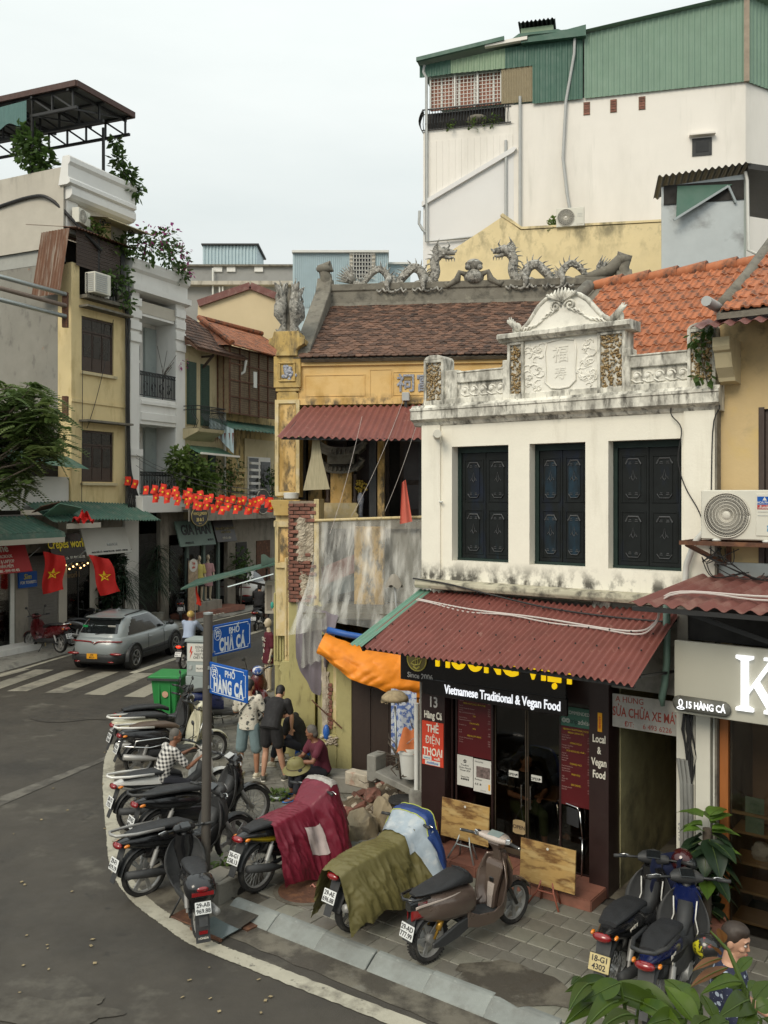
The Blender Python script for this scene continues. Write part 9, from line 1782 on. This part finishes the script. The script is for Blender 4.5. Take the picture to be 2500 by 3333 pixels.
# ------------------------------------------------------------------ mannequins
m_mq=mat('mannequin_cream',(.52,.44,.32),.4,.05,4)
def mannequin(label,x,y,z,rz,dress,dm,extra=None,scale=1.03,group=None):
 t=thing('mannequin',label,'mannequin',(x,y,z),rz,group);t.scale=(scale,)*3;b=MB();Z=lambda*q:Vector(q)
 torso(b,[((0,0,.80),.12,.10),((0,0,.90),.16,.11),((0,0,1.06),.12,.09),((0,0,1.25),.14,.11),((0,0,1.38),.15,.08),((0,0,1.45),.06,.05),((0.01,0,1.54),.048,.05)],(0,1,0))
 for s in(-1,1):
  limb(b,[Z(0,s*.17,1.37),Z(-.02,s*.23,1.1),Z(.05,s*.24,.86)],[.05,.04,.026]);hand(b,Z(.05,s*.24,.86),Z(.2,s*.1,-1),Z(0,s,0),-s,.3);limb(b,[Z(0,s*.09,.86),Z(.02,s*.10,.48),Z(0,s*.09,.09)],[.085,.055,.036]);b.tube([(0,s*.09,.07),(.09,s*.10,.04),(.18,s*.10,.02)],[(.035,.03),(.04,.025),(.03,.012)],8)
 b.ball((.02,0,1.67),(.09,.072,.115),14,10);b.ball((.05,0,1.61),(.055,.05,.055),10,8);b.tube([(.11,0,1.69),(.122,0,1.65),(.105,0,1.64)],[.010,.014,.008],6)
 blend(b.build('body',m_mq,t),.013,5);d=MB()
 torso(d,[((0,0,dress),.20,.15),((0,0,.9),.19,.135),((0,0,1.06),.155,.12),((0,0,1.25),.165,.125),((0,0,1.38),.17,.10),((0,0,1.45),.085,.075)],(0,1,0))
 for s in(-1,1):limb(d,[Z(0,s*.17,1.37),Z(-.01,s*.205,1.22),Z(-.01,s*.225,1.13)],[.068,.066,.07])
 blend(d.build('dress',dm,t),.013,4)
 if extra:e=MB();torso(e,[((0,0,.60),.21,.15),((0,0,.9),.185,.135),((0,0,1.0),.165,.125)],(0,1,0));blend(e.build('skirt',extra,t),.014,4)
 MB().lathe([(.0,0),(.2,0),(.2,.015),(.03,.03),(.015,.06)],20).build('base_plate',m_chrome,t,smooth=40);return t
mq=mannequin('cream mannequin in a long maroon printed t-shirt by the temple wall',-2.88,22.4,-.02,205,.70,mat('dress_maroon',(.085,.008,.018),.85,.1,5))
for z,tx in((1.28,'ORC'),(1.14,'3 8'),(1.0,'✿')):text(tx,.13,m_letw,mq,(.135,.02,z),rot=(90,0,90),ext=.002)
mannequin('second cream mannequin standing behind the maroon dressed one',-2.62,23.4,.02,200,.75,m_plastic)
x,y=LS.w(9.55,-.35);mannequin('far shop mannequin in a yellow top and black shorts',x,y,.55,-60,.95,mat('top_yellow',(.55,.48,.14),.8,.05),m_blks,1.06);x,y=LS.w(10.2,-.3);mannequin('far shop mannequin in a pale pink dress',x,y,.55,-60,.55,mat('dress_pink',(.42,.24,.25),.8,.05),None,1.06)
pl2=LS.root('display_plinth','low display plinth under the two shop mannequins','plinth');MB().box(9.2,10.7,-.65,-.05,0,.55).build('block',m_shopgrey,pl2)
ast=LS.root('board_sign','tall menu board with small food pictures beside the mannequins','sign',a=8.75,d=-.65);MB().box(-.3,.3,-.03,.03,.3,2.3).build('board',mat('menu_pictures',(.36,.27,.18),.6,.5,9),ast);MB().lathe([(.0,-.04),(.26,-.04),(.26,-.03),(0,-.03)],22,(0,0,2.1),'y').build('round_label',m_paper,ast);text('Thịt\nxiên',.15,m_redsign,ast,(0,-.05,2.1),sx=.8)
for sx in(-1,1):MB().bar((sx*.3,.05,0),(sx*.3,0,2.4),.05).build('post',m_iron,ast)
# ------------------------------------------------------------------ street name signs on their pole
sp=thing('street_sign_pole','tall grey brown pole carrying two blue street name signs','pole',(-2.23,11.19,-.05));MB().tube([(0,0,0),(.03,.02,3.46)],.058,18).build('post',m_pole,sp,smooth=50);MB().lathe([(.0,.0),(.062,0),(.062,.02),(0,.03)],18,(.03,.02,3.455)).build('cap',m_galv,sp)
def sname(label,zc,ang,l2):
 s=thing('street_sign',label,'sign',(-2.2,11.2,zc),ang);W_,H_=.80,.39;MB().box(.05,.05+W_,-.012,.012,-H_/2,H_/2).build('panel',m_blue,s,bev=.006)
 br=MB();c=.035;x0,x1,z0,z1=.08,.02+W_,-H_/2+.03,H_/2-.03
 br.tube([(x0+c,-.013,z1),(x1-c,-.013,z1),(x1-c,-.013,z1-c),(x1,-.013,z1-c),(x1,-.013,z0+c),(x1-c,-.013,z0+c),(x1-c,-.013,z0),(x0+c,-.013,z0),(x0+c,-.013,z0+c),(x0,-.013,z0+c),(x0,-.013,z1-c),(x0+c,-.013,z1-c),(x0+c,-.013,z1)],.0045,4);br.build('border',m_swhite,s)
 text('PHỐ',.11,m_swhite,s,(.50,-.0135,.09),ext=.001,bold=.005);text(l2,.225,m_swhite,s,(.46,-.0135,-.075),ext=.001,sx=.55,bold=.022,sp=1.16)
 e=MB();cx,cz=.17,.075
 e.tube([(cx+.065*math.cos(t),-.0135,cz+.072*math.sin(t))for t in[k*math.pi/14 for k in range(29)]],.0045,5)
 for q in([(-.04,.03),(0,.042),(.04,.03)],[(-.045,.008),(0,.02),(.045,.008)],[(-.02,.008),(-.03,-.045)],[(.02,.008),(.03,-.045)],[(-.025,-.02),(.025,-.02)],[(-.015,.03),(-.02,.01)],[(.015,.03),(.02,.01)]):e.tube([(cx+a,-.0135,cz+b)for a,b in q],.006,5)
 e.build('city_emblem',m_swhite,s);MB().box(-.02,.07,-.03,.03,-.14,-.10).build('clamp',m_galv,s);MB().box(-.02,.07,-.03,.03,.10,.14).build('clamp',m_galv,s);return s
sname('upper blue street name sign reading Chả Cá turned along the far street',3.055,60.6,'CHẢ CÁ');sname('lower blue street name sign reading Hàng Cá turned along the near street',2.625,-46,'HÀNG CÁ')
# planter block with broken slabs
pb_=thing('planter_block','broken concrete planter block with loose slabs at the foot of the sign pole','block',(-2.02,11.22,-.12),50)
m_blk2=mat('planter_concrete',(.20,.185,.155),.9,.15,5,[((.08,.075,.06),4,.5,.66,.8,V,None)],.5,30)
pr_=MB();
for q in((-.30,.42,-.30,-.17,0,.33),(-.30,.42,.17,.30,0,.33),(-.30,-.16,-.17,.17,0,.33),(.28,.42,-.17,.17,0,.33),(-.16,.28,-.17,.17,0,.24)):pr_.box(*q)
pr_.build('block',m_blk2,pb_,bev=.015)
for i,(x,y,z,a,b)in enumerate(((-.18,-.12,.345,8,20),(.05,.02,.30,-6,-30),(.26,.16,.345,3,60),(.12,-.2,.35,-4,10))):MB().prism([(-.16,-.10),(.13,-.12),(.17,.06),(.02,.13),(-.15,.09)],-.018,.018,'z').build('broken_slab',m_blk2,pb_,bev=.006,loc=(x,y,z),rot=(R(a),R(-a),R(b)))
MB().box(-.06,.04,-.05,.05,.25,.31).build('brick',m_brick,pb_);wd2=thing('weed','small green weeds growing in the planter block','weeds',(-2.06,11.36,.22));leaves('leaves',m_leafl,wd2,[(0,0,.03,.10,(1.6,1,.5)),(.15,.1,.03,.08)],60,.05)
MB().lathe([(.0,-.01),(.07,-.01),(.07,.01),(0,.01)],14,(.05,-.302,.12),'y').build('hole',m_dark,pb_)
# rusty plate and glass on the gutter, manhole covers
rp_=thing('rusty_plate','rusty steel drain plates lying in the gutter beside the kerb','plate',(*WH.w(-1.0,-3.10),-.105),-36);MB().box(-.35,.28,-.26,.22,0,.018).build('plate',m_rust,rp_,bev=.005);MB().box(-.05,.62,.10,.28,.012,.03).build('plate',m_rust,rp_,rot=(0,R(2),R(-6)));gp2=MB().box(.10,.56,-.30,.02,.022,.03).build('glass_plate',mat('plate_grey_glass',(.12,.15,.15),.12,.1),rp_);MB().bar((.08,-.32,.02),(.58,-.32,.02),.03).build('edge_bar',m_rust,rp_)
mh_=thing('manhole_cover','round rusty manhole cover in the pavement below the maroon rain cover','manhole cover',(*G(1000,2900),.008));MB().lathe([(.0,0),(.36,0),(.36,.008),(.33,.012),(.0,.012)],30).build('lid',m_rust,mh_);MB().lathe([(.37,-.004),(.42,-.004),(.42,.006),(.37,.006)],30).build('ring',m_gutter,mh_)
lt=thing('litter','crumpled pink paper scrap on the manhole cover','litter',(*G(1010,2893),.025));MB().sheet(lambda u,v:(.13*u,.05*v+.02*math.sin(u*9),.012*math.sin(u*14+v*5)),10,4).build('paper',mat('paper_pink',(.45,.2,.16),.7,.2,20),lt)
# green wheelie bin and electric cabinet
bn=thing('wheelie_bin','green plastic wheelie bin with hinged lid beside the parked motorbikes','bin',(-4.72,19.75,-.05),-8)
MB().loft([[(x,y,z)for x,y in((-hx,-hy),(hx,-hy),(hx,hy),(-hx,hy))]for z,hx,hy in((.08,.23,.25),(.95,.30,.34))]).build('tub',m_bin,bn,bev=.02);MB().loft([[(x,y,z+.03*(y+.36))for x,y in((-hx,-.38),(hx,-.38),(hx,.36),(-hx,.36))]for z,hx in((.94,.36),(.985,.36),(1.02,.33))]).build('lid',m_bin,bn,bev=.012);MB().box(-.35,.36,-.42,-.38,.93,.975).build('lid_lip',m_plastic,bn)
MB().bar((-.3,.42,.98),(.3,.42,.98),.04).build('handle',m_bin,bn);MB().lathe([(0,-.004),(.07,-.004),(.07,0),(0,0)],18,(.02,-.325,.62),'y').build('sticker',mat('bin_sticker',(.5,.3,.2),.6,.3,20),bn)
for s in(-1,1):MB().lathe([(.0,-.03),(.1,-.03),(.1,.03),(0,.03)],16,(s*.26,.3,.1),'x').build('wheel',m_tyre,bn);MB().box(s*.12-.02,s*.12+.02,-.335,-.29,.15,.9).build('rib',m_bin,bn)
eb=thing('electric_cabinet','grey electric cabinet with a white danger notice behind the sign pole','cabinet',(-4.0,19.65,0),-10)
MB().box(-.29,.29,-.2,.25,0,.95).build('lower_box',m_cab,eb,bev=.008);MB().box(-.27,.27,-.18,.22,.955,1.70).build('upper_box',m_cab,eb,bev=.008);MB().prism([(-.31,1.70),(.31,1.70),(.29,1.76),(-.29,1.76)],-.22,.26).build('lid',m_cab,eb,bev=.006);dn_=MB().box(-.25,.26,-.19,-.18,1.28,1.66).build('danger_notice',m_paper,eb)
text('DỪNG LẠI\nCÓ ĐIỆN\nNGUY HIỂM\nCHẾT NGƯỜI',.075,m_ink,dn_,(.07,-.193,1.47),ext=.001,sx=.8,bold=.001);MB().prism([(-.17,1.60),(-.20,1.46),(-.165,1.48),(-.19,1.34),(-.125,1.50),(-.16,1.485),(-.14,1.60)],-.195,-.191).build('lightning_mark',m_redsign,dn_);MB().box(-.06,.2,-.185,-.18,1.05,1.2).build('label',m_paper,eb);text('PILLAR ĐIỆN',.05,m_ink,eb,(.07,-.188,1.12),ext=.001,sx=.8);MB().box(-.2,-.15,-.2,-.18,1.1,1.18).build('lock',m_pvc,eb)
# rubble heap, stones, roots, bucket, pots, junk between hoarding and restaurant
m_rock=mat('rock_tan',(.31,.25,.16),.9,.2,5,[((.14,.115,.08),4,.5,.66,.8,V,None),((.45,.38,.26),6,.55,.7,.6,V,None)],.8,18)
def rock(par,x,y,z,r,m,name='rock',seed=0):
 bm=bmesh.new();bmesh.ops.create_icosphere(bm,subdivisions=3,radius=1);me=bpy.data.meshes.new(name)
 for v in bm.verts:
  n=v.co.normalized();k=1+.32*noise.noise(n*1.7+Vector((seed*3.1,0,0)))+.16*noise.noise(n*4+Vector((0,seed,0)));v.co=Vector((n.x*r[0]*k,n.y*r[1]*k,n.z*r[2]*k))
 bm.to_mesh(me);bm.free();me.polygons.foreach_set('use_smooth',[True]*len(me.polygons));me.set_sharp_from_angle(angle=R(28));me.materials.append(m);o=bpy.data.objects.new(name,me);C.objects.link(o);o.parent=par;o.location=(x,y,z);return o
for i,(px_,py_,r,z,lb)in enumerate(((1175,2685,(.30,.24,.25),.20,'large tan boulder beside the maroon rain cover'),(1255,2660,(.26,.2,.28),.28,'upright pale boulder below the junk pile'),(1335,2690,(.22,.2,.2),.2,'brownish boulder at the foot of the dark pillar'),(1215,2620,(.16,.14,.1),.42,'reddish stone on top of the rubble heap'),(1130,2605,(.12,.1,.08),.1,'small red brick lump at the edge of the rubble heap'))):
 x,y=G(px_,py_+60);t=thing('boulder',lb,'boulder',(x,y,0),random.uniform(0,90));rock(t,0,0,z,r,m_brick if 'red' in lb else m_rock,seed=i+1)
rh=thing('rubble_heap','heap of broken earth, bricks and stone beside the restaurant pillar','rubble');x0,y0=G(1270,2760)
def heap(u,v):a=-2.0+2.1*u;d=.2+1.9*v;return(*WH.w(a,d),.02+(.42+.2*noise.noise((u*5,v*5,0)))*math.sin(min(1,u*1.3)*math.pi*.5)*math.sin(min(1,v*2.2)*math.pi*.5)*(1 if u<.94 else .8)+.06*noise.noise((u*16,v*16,2)))
tag(MB().sheet(heap,40,40).build('earth',mat('earth_rubble',(.11,.08,.05),.95,.25,6,[((.22,.17,.11),9,.5,.65,.8,V,None)],.9,20),rh,smooth=True),kind='stuff')
sl2=MB()
for k in range(160):
 u,v=random.random(),random.random();p_=Vector(heap(u,v));s=random.uniform(.03,.11);sl2.ob(p_+Vector((0,0,.01)),(s,s*.7,s*.45),rotm(random.uniform(-40,40),random.uniform(-40,40),random.uniform(0,180)))
tag(sl2.build('rubble_pieces',m_plast,rh,bev=.006),kind='stuff')
for k in range(16):
 u,v=random.uniform(.1,.9),random.uniform(.1,.8);p_=Vector(heap(u,v));o=bpy.data.objects.new('brick',bkm);C.objects.link(o);o.parent=rh;o.location=p_+Vector((0,0,.03));o.rotation_euler=[random.uniform(-.6,.6)for _ in range(3)]
sp2=thing('paving_block','pale worn stone slab lying in front of the boulders','slab',(*G(1165,2745),0),-30);MB().loft([zring(z,-.55*s,.5*s,.22*s,20,3)for z,s in((0,1),(.10,1),(.14,.92))]).build('slab',m_concrete,sp2,smooth=40)
jb=thing('stone_bench','concrete slab and block stacked on the rubble as a rough bench','block',(*WH.w(-.66,.42),.50),-36);MB().box(-.4,.5,-.2,.2,.12,.22).build('slab',m_concrete,jb,bev=.01,rot=(0,R(12),0));MB().box(-.55,-.38,-.14,.14,.10,.50).build('block',m_concrete,jb,bev=.015);MB().box(-1.0,-.55,-.1,.1,-.05,.16).build('broken_block',m_plast,jb,bev=.015)
rt2=thing('dead_roots','tangle of dead brown roots and branches on the rough bench','roots',(*WH.w(-.58,.5),.72));
for k in range(26):
 p0=Vector((random.uniform(-.2,.25),random.uniform(-.15,.15),random.uniform(0,.2)));pts=[p0];dv_=Vector((random.uniform(-.5,.5),random.uniform(-.4,.3),random.uniform(.3,1)))
 for q in range(5):dv_=(dv_+Vector((random.gauss(0,.5),random.gauss(0,.4),random.gauss(0,.4)))).normalized();pts.append(pts[-1]+dv_*random.uniform(.10,.2))
 MB().tube(pts,[.035-.006*i for i in range(6)]if k<9 else[.014-.002*i for i in range(6)],6).build('root',m_bark,rt2,smooth=True)
bu=thing('bucket','white plastic bucket with an orange cloth hanging among the roots','bucket',(*WH.w(-.43,.3),.80));MB().lathe([(.12,0),(.165,.42),(.175,.42),(.175,.36),(.168,.36),(.165,.44),(.15,.44),(.11,.03),(0,.02)],22).build('tub',m_pvcw,bu,smooth=40);MB().sheet(lambda u,v:(.20*(u*2-1)*(1-.5*v),-.17+.25*v,.40+.28*v+.03*math.sin(u*8)),8,6).build('orange_cloth',mat('cloth_brick_orange',(.42,.12,.035),.8,.15),bu,smooth=True);tube('handle',m_galv,bu,[(.17,0,.38),(.18,-.1,.52),(.05,-.14,.6),(-.17,0,.38)],.006,5)
pp_=thing('pipe_stand','white pipe standing in a mossy concrete can by the pillar','post',(*WH.w(-.11,.0),.42));MB().lathe([(.10,0),(.11,.30),(.095,.34),(.0,.34)],16).build('can',m_concrete,pp_,smooth=40);MB().tube([(0,0,.3),(.0,0,1.55)],.034,10).tube([(.05,.03,.3),(.06,.03,1.6)],.02,8).build('pipe',m_pvcw,pp_,smooth=50)
mp_=thing('broom','upturned straw broom with a pale handle behind the bucket','broom',(*WH.w(-.88,.62),.55));MB().tube([(0,0,0),(-.04,0,1.15)],.018,8).build('handle',m_galv,mp_,smooth=True);br2=MB()
for k in range(170):t=random.uniform(0,6.28);q=random.uniform(.1,.24);br2.bar((-.04,0,1.36),(-.04+q*math.cos(t),q*.7*math.sin(t),1.20+.10*math.cos(q*6)),.008)
tag(br2.build('straw',mat('straw_tan',(.32,.25,.15),.9,.3,20),mp_),kind='stuff');MB().lathe([(0,.02),(.12,.0),(.20,-.07),(.21,-.12),(.0,-.04)],18,(-.04,0,1.37)).build('straw_head',mat('straw_tan',()),mp_,smooth=True)
cs_=thing('cloth_screen','blue and white patterned cloth hanging behind the broom','cloth',(*WH.w(-1.22,1.2),.75),-36);MB().sheet(lambda u,v:(.5*u-.2,.03*math.sin(u*12),1.05*v),12,10).build('cloth',mat('cloth_blue_white',(.50,.53,.58),.8,.1,5,[((.06,.12,.35),14,.47,.53,.95,V,None)]),cs_,smooth=True)
wt=thing('tyre_lid','round dark rubber lid lying on the rubble','lid',(*WH.w(-.42,.1),.50),-20);MB().lathe([(.0,0),(.2,0),(.215,.02),(.2,.045),(.05,.03),(0,.03)],22).build('lid',m_tyre,wt,smooth=50)
bb_=thing('plastic_bag','blue plastic bag hung at the pier beside the old man','bag',(-.98,15.25,.75));MB().ball((0,0,.1),(.06,.06,.14),10,8).build('bag',mat('bag_blue',(.03,.12,.42),.35,.15),bb_,smooth=True)
mt_=thing('mop','grey rag mop standing upside down behind the awning edge','mop',(*WH.w(-.28,-.2),2.95));MB().tube([(0,0,0),(-.06,0,.82)],.014,7).build('stick',m_pvc,mt_,smooth=True);MB().sheet(lambda u,v:(-.06+(.02+.10*v)*math.cos(u*6.28),(.02+.09*v)*math.sin(u*6.28),.84-.17*v**1.5-.03*v*math.sin(u*25)),26,5).build('rag',m_shopgrey,mt_,smooth=True)
lb_=thing('plastic_bag','clear plastic bag on the paving behind the parked scooters','bag',(*G(723,2440),.03));MB().ball((0,0,.04),(.15,.08,.06),10,7).build('bag',m_plst,lb_,smooth=True)
# market stall with green sheet roof at the far kerb
ms_=thing('market_stall','market stall with a green sheet roof and lit tube lamp by the temple corner','stall',(-3.4,25.6,-.05),0)
def q3(x,y,Y):p_=P3(x,y,Y);return(p_.x+3.4,p_.y-25.6,p_.z+.05)
rfq=[q3(588,1915,25.0),q3(905,1830,24.6),q3(935,1815,27.2),q3(640,1885,27.6)];MB().add(rfq+[(a,b,c-.05)for a,b,c in rfq],[(0,1,2,3),(7,6,5,4),(0,4,5,1),(1,5,6,2),(3,2,6,7),(0,3,7,4)]).build('roof_sheet',m_green2,ms_)
MB().sheet(lambda u,v:tuple(Vector(q3(850+60*u,1848-8*u-42*v*(1-.5*u),24.8+1.2*u))+Vector((0,0,.04*math.sin(u*9)))),8,5).build('raised_flap',mat('flap_translucent_green',(.20,.30,.26),.5,.2,5),ms_)
MB().tube([q3(741,1910,25.6),q3(890,1868,25.6)],.015,8).build('tube_lamp',mat('tube_lamp_lit',(.85,.95,.88),.4,.02,emit=.5),ms_);MB().bar(q3(745,1880,26),q3(865,1905,26),.06).build('beam',m_wood,ms_)
for x in(868,915):MB().bar(q3(x,1850,25.8),q3(x,2180,25.8),.06).build('post',m_wood,ms_)
p0,p1_=Vector(q3(862,1893,25.5)),Vector(q3(914,1998,25.5));MB().box(p0.x,p1_.x,p0.y,p0.y+.6,p1_.z,p0.z).build('cabinet',m_ytop,ms_,bev=.01);MB().box(p0.x+.05,p0.x+.2,p0.y-.01,p0.y,p1_.z+.1,p0.z-.1).build('panel',m_shopgrey,ms_)
ot=thing('tarpaulin','small orange tarpaulin scrap tied behind the ochre pier','tarpaulin');MB().sheet(lambda u,v:tuple(P3(903+30*u,1893-10*u+58*v-6*math.sin(u*5),21+.1*math.sin(v*8))),8,8).build('sheet',m_orange,ot,smooth=True)
brm=thing('broom','broom with turquoise head leaning by the market stall','broom');MB().tube([P3(888,1975,24.8),P3(902,2030,24.8)],.018,6).build('handle',m_fwood if 'm_fwood' in globals()else mshelf,brm);MB().ball(P3(886,1970,24.8),(.05,.04,.1),8,6).build('head',mat('broom_turquoise',(.05,.35,.28),.6,.1),brm)
# stools at the roller shutter
for i,(a,lb)in enumerate(((1.55,'beige plastic stool in front of the roller shutter, nearer the red scooter'),(2.1,'beige plastic stool in front of the roller shutter, nearer the glass door'))):t=LS.root('plastic_stool',lb,'stool','stools by the roller shutter',a=a,d=-.3);stool(t,mat('plastic_beige',(.42,.32,.17),.5,.1),1.25,.42)
sl3=LS.root('slippers','row of pale slippers on the far pavement below the mannequins','slippers',a=9.9,d=-1.05,z=.02)
for k in range(4):MB().ball((-.3+.2*k,0,.03),(.08,.05,.035),8,5).build('slipper',m_ytop,sl3,smooth=True)
# broad leaved plant by the shop window and things on the shelves
def bigleaf(par,base,tip_dir,L_,W_,m,droop=.35,nu=10,name='leaf',curl=.12,up=Vector((0,0,1)),ptn=0,arch=0):
 d=Vector(tip_dir).normalized();sd=d.cross(up);sd=sd.normalized()if sd.length>.05 else Vector((1,0,0));nrm=sd.cross(d).normalized();base=Vector(base)
 prof=lambda s:math.sin(math.pi*s**(.72 if not ptn else .85))**(.75 if not ptn else .9)*(1-.15*s)
 def f(u,v):
  s=u;w=(2*v-1);return base+d*L_*s+nrm*(2*arch*L_*s*(1-s)-droop*L_*s*s)+sd*w*W_*.5*prof(min(.999,s+.001))+nrm*(curl*W_*(abs(w)**1.6)*prof(min(.999,s+.001))+.02*W_*math.sin(s*16)*abs(w))
 o=MB().sheet(f,nu,6).build(name,m,par,smooth=True);MB().tube([f(k/8,.5)+nrm*.0015 for k in range(9)],[.004*(1-.08*k)*L_/.3 for k in range(9)],5).build('midrib',m_leafl,o,smooth=True);return o
bpnt=thing('climbing_plant','tall climbing plant with large dark leaves on a moss pole by the shop window','plant',(*WH.w(4.02,-.42),0));tube('moss_pole',m_bark,bpnt,[(0,0,0),(0,0,1.25)],.05,8);MB().lathe([(.14,0),(.2,.28),(.17,.28),(0,.24)],16).build('pot',m_terra,bpnt,smooth=40)
mvl=mat('leaf_dark_veined',(.030,.058,.028),.38,.3,6,[((.05,.085,.045),12,.6,.68,.5,V,None)],rnd=.25);mvl2=mat('leaf_bright_apple',(.13,.24,.035),.4,.2,6,rnd=.2);leafy(mvl,mvl2)
for k in range(62):
 th=random.uniform(0,6.28);z=.22+1.18*(k/62);young=z>1.2 or random.random()<.14;L_=random.uniform(.27,.40)*(.75 if young else 1.);bigleaf(bpnt,(.05*math.cos(th),.05*math.sin(th),z),(math.cos(th),math.sin(th),random.uniform(-.1,.6)if young else random.uniform(-.7,.1)),L_,L_*.78,mvl2 if young else mvl,.45)
for a,z,r,m,nm,lb in((4.42,.80,.11,m_pvcw,'plastic_bag','crumpled white plastic bag on the shop shelf'),(4.80,.80,.13,m_black,'bundle','dark bundle on the shop shelf beside the white bag')):
 t=WH.root(nm,lb,'bag',a=a,d=.30,z=z-.05+.02);rock(t,0,0,r*.8,(r,r*.8,r),m,'bag',seed=a)
ck=WH.root('cable_coil','coil of pale cable on the lower shop shelf','coil',a=4.75,d=.2,z=.45)
for k in range(7):MB().tube([((.14+.008*k)*math.cos(t),(.1+.006*k)*math.sin(t),.012*k)for t in[q*math.pi/14 for q in range(29)]],.011,6).build('loop',m_pvcw,ck,smooth=True)
bt2=WH.root('bag','black backpack on the pavement behind the young man','backpack',a=5.0,d=-.7);rock(bt2,0,0,.28,(.2,.16,.3),m_black,'bag',7)
vn=WH.root('creeper','small green creeper growing on the pebbled post at the neighbour wall','plant',a=3.85,d=-.1,z=6.15);leaves('leaves',m_leaf,vn,[(.05,0,.1,.12),(0,0,.55,.13),(-.02,0,.4,.1),(.08,0,.65,.08)],110,.06);tube('stem',m_bark,vn,[(.08,0,0),(.02,-.01,.3),(0,0,.65)],.006,5)
# foreground street tree: glossy leaves at the lower edge
ft=thing('young_tree','young tree with large glossy green leaves close in front of the camera','tree',(1.25,2.5,-.12));T0=Vector(ft.location);tube('trunk',m_bark,ft,[(0,0,0),(.02,0,1.6),(.05,.0,2.9)],[.05,.04,.025],10)
random.seed(5)
z_=lambda x,y:(1850+x*.3918,2650+y*.3918)
for x0,y0,x1,y1,wp,Y0,Y1,ar in((330,1385,-30,1480,120,2.5,2.4,.14),(820,1655,105,1425,185,2.4,2.35,.10),(885,1640,395,1392,165,2.4,2.5,.16),(1085,1640,800,1375,200,2.35,2.5,.2),(1075,1760,795,1425,175,2.3,2.4,.05),(470,1565,130,1800,170,2.4,2.15,.16),(585,1560,960,1790,150,2.4,2.2,.10),(300,1530,-40,1760,160,2.45,2.2,.16),(200,1420,0,1640,130,2.4,2.2,.2),(430,1400,120,1560,150,2.35,2.3,.2),
 (1455,1450,1180,1360,110,2.4,2.45,.25),(1440,1400,1095,1500,105,2.4,2.3,.22),(1390,1330,1530,1190,90,2.45,2.5,.2),(1500,1560,1235,1700,190,2.35,2.2,.3),(1540,1540,1680,1390,130,2.35,2.4,.15),(1500,1640,1385,1790,150,2.3,2.2,.25),(1560,1620,1700,1560,120,2.3,2.3,.2),(1490,1470,1560,1390,80,2.4,2.45,.1),(1110,1500,1240,1760,130,2.45,2.35,.1),(700,1480,600,1640,120,2.45,2.35,.1),
 (950,1700,640,1760,150,2.3,2.2,.12),(560,1690,250,1800,140,2.3,2.1,.15),(1180,1700,1010,1800,130,2.25,2.15,.1),(1320,1720,1150,1790,130,2.2,2.15,.12),(640,1420,500,1520,100,2.5,2.45,.1),(90,1350,20,1420,50,2.5,2.45,.1),(1600,1700,1720,1790,130,2.2,2.1,.1),(1000,1560,1120,1690,110,2.45,2.4,.1)):
 a,b_=P3(*z_(x0,y0),Y0),P3(*z_(x1,y1),Y1);d=b_-a;bigleaf(ft,a-T0,d,d.length,wp*.3918/F*Y0*1.15,m_leafb,0,16,curl=random.uniform(.0,.3),up=Vector((random.uniform(-.35,.35),-.6,.8)),ptn=1,arch=ar);tube('leaf_stalk',m_leafl,ft,[a-T0,a-T0-d.normalized()*.02+Vector((0,0,-.10))],.004,5)
tube('branch',m_leafl,ft,[P3(*z_(1560,1800),2.4)-T0,P3(*z_(1460,1450),2.42)-T0,P3(*z_(1330,1130),2.45)-T0,P3(*z_(1180,970),2.46)-T0],[.009,.008,.005,.002],7)
for x0,y0,x1,y1 in((2345,3110,2310,3060),(2350,3120,2270,3135),(2355,3070,2345,3015),(2370,3150,2265,3180)):
 a,b_=P3(x0,y0,2.45),P3(x1,y1,2.42);d=b_-a;bigleaf(ft,a-T0,d,d.length*1.2,d.length*.42,m_leafr,.2,10,ptn=1)
# remaining text: turn font curves into plain meshes
bpy.context.view_layer.update();dg=bpy.context.evaluated_depsgraph_get()
for o in[o for o in C.objects if o.type=='FONT']:
 me=bpy.data.meshes.new_from_object(o.evaluated_get(dg));n=bpy.data.objects.new('tmp',me);C.objects.link(n);n.parent=o.parent;n.matrix_parent_inverse=o.matrix_parent_inverse.copy();n.location=o.location;n.rotation_euler=o.rotation_euler;n.scale=o.scale
 if o.rotation_mode!='XYZ' or True:n.matrix_basis=o.matrix_basis.copy()
 nm=o.name.split('.')[0];bpy.data.objects.remove(o);n.name=nm
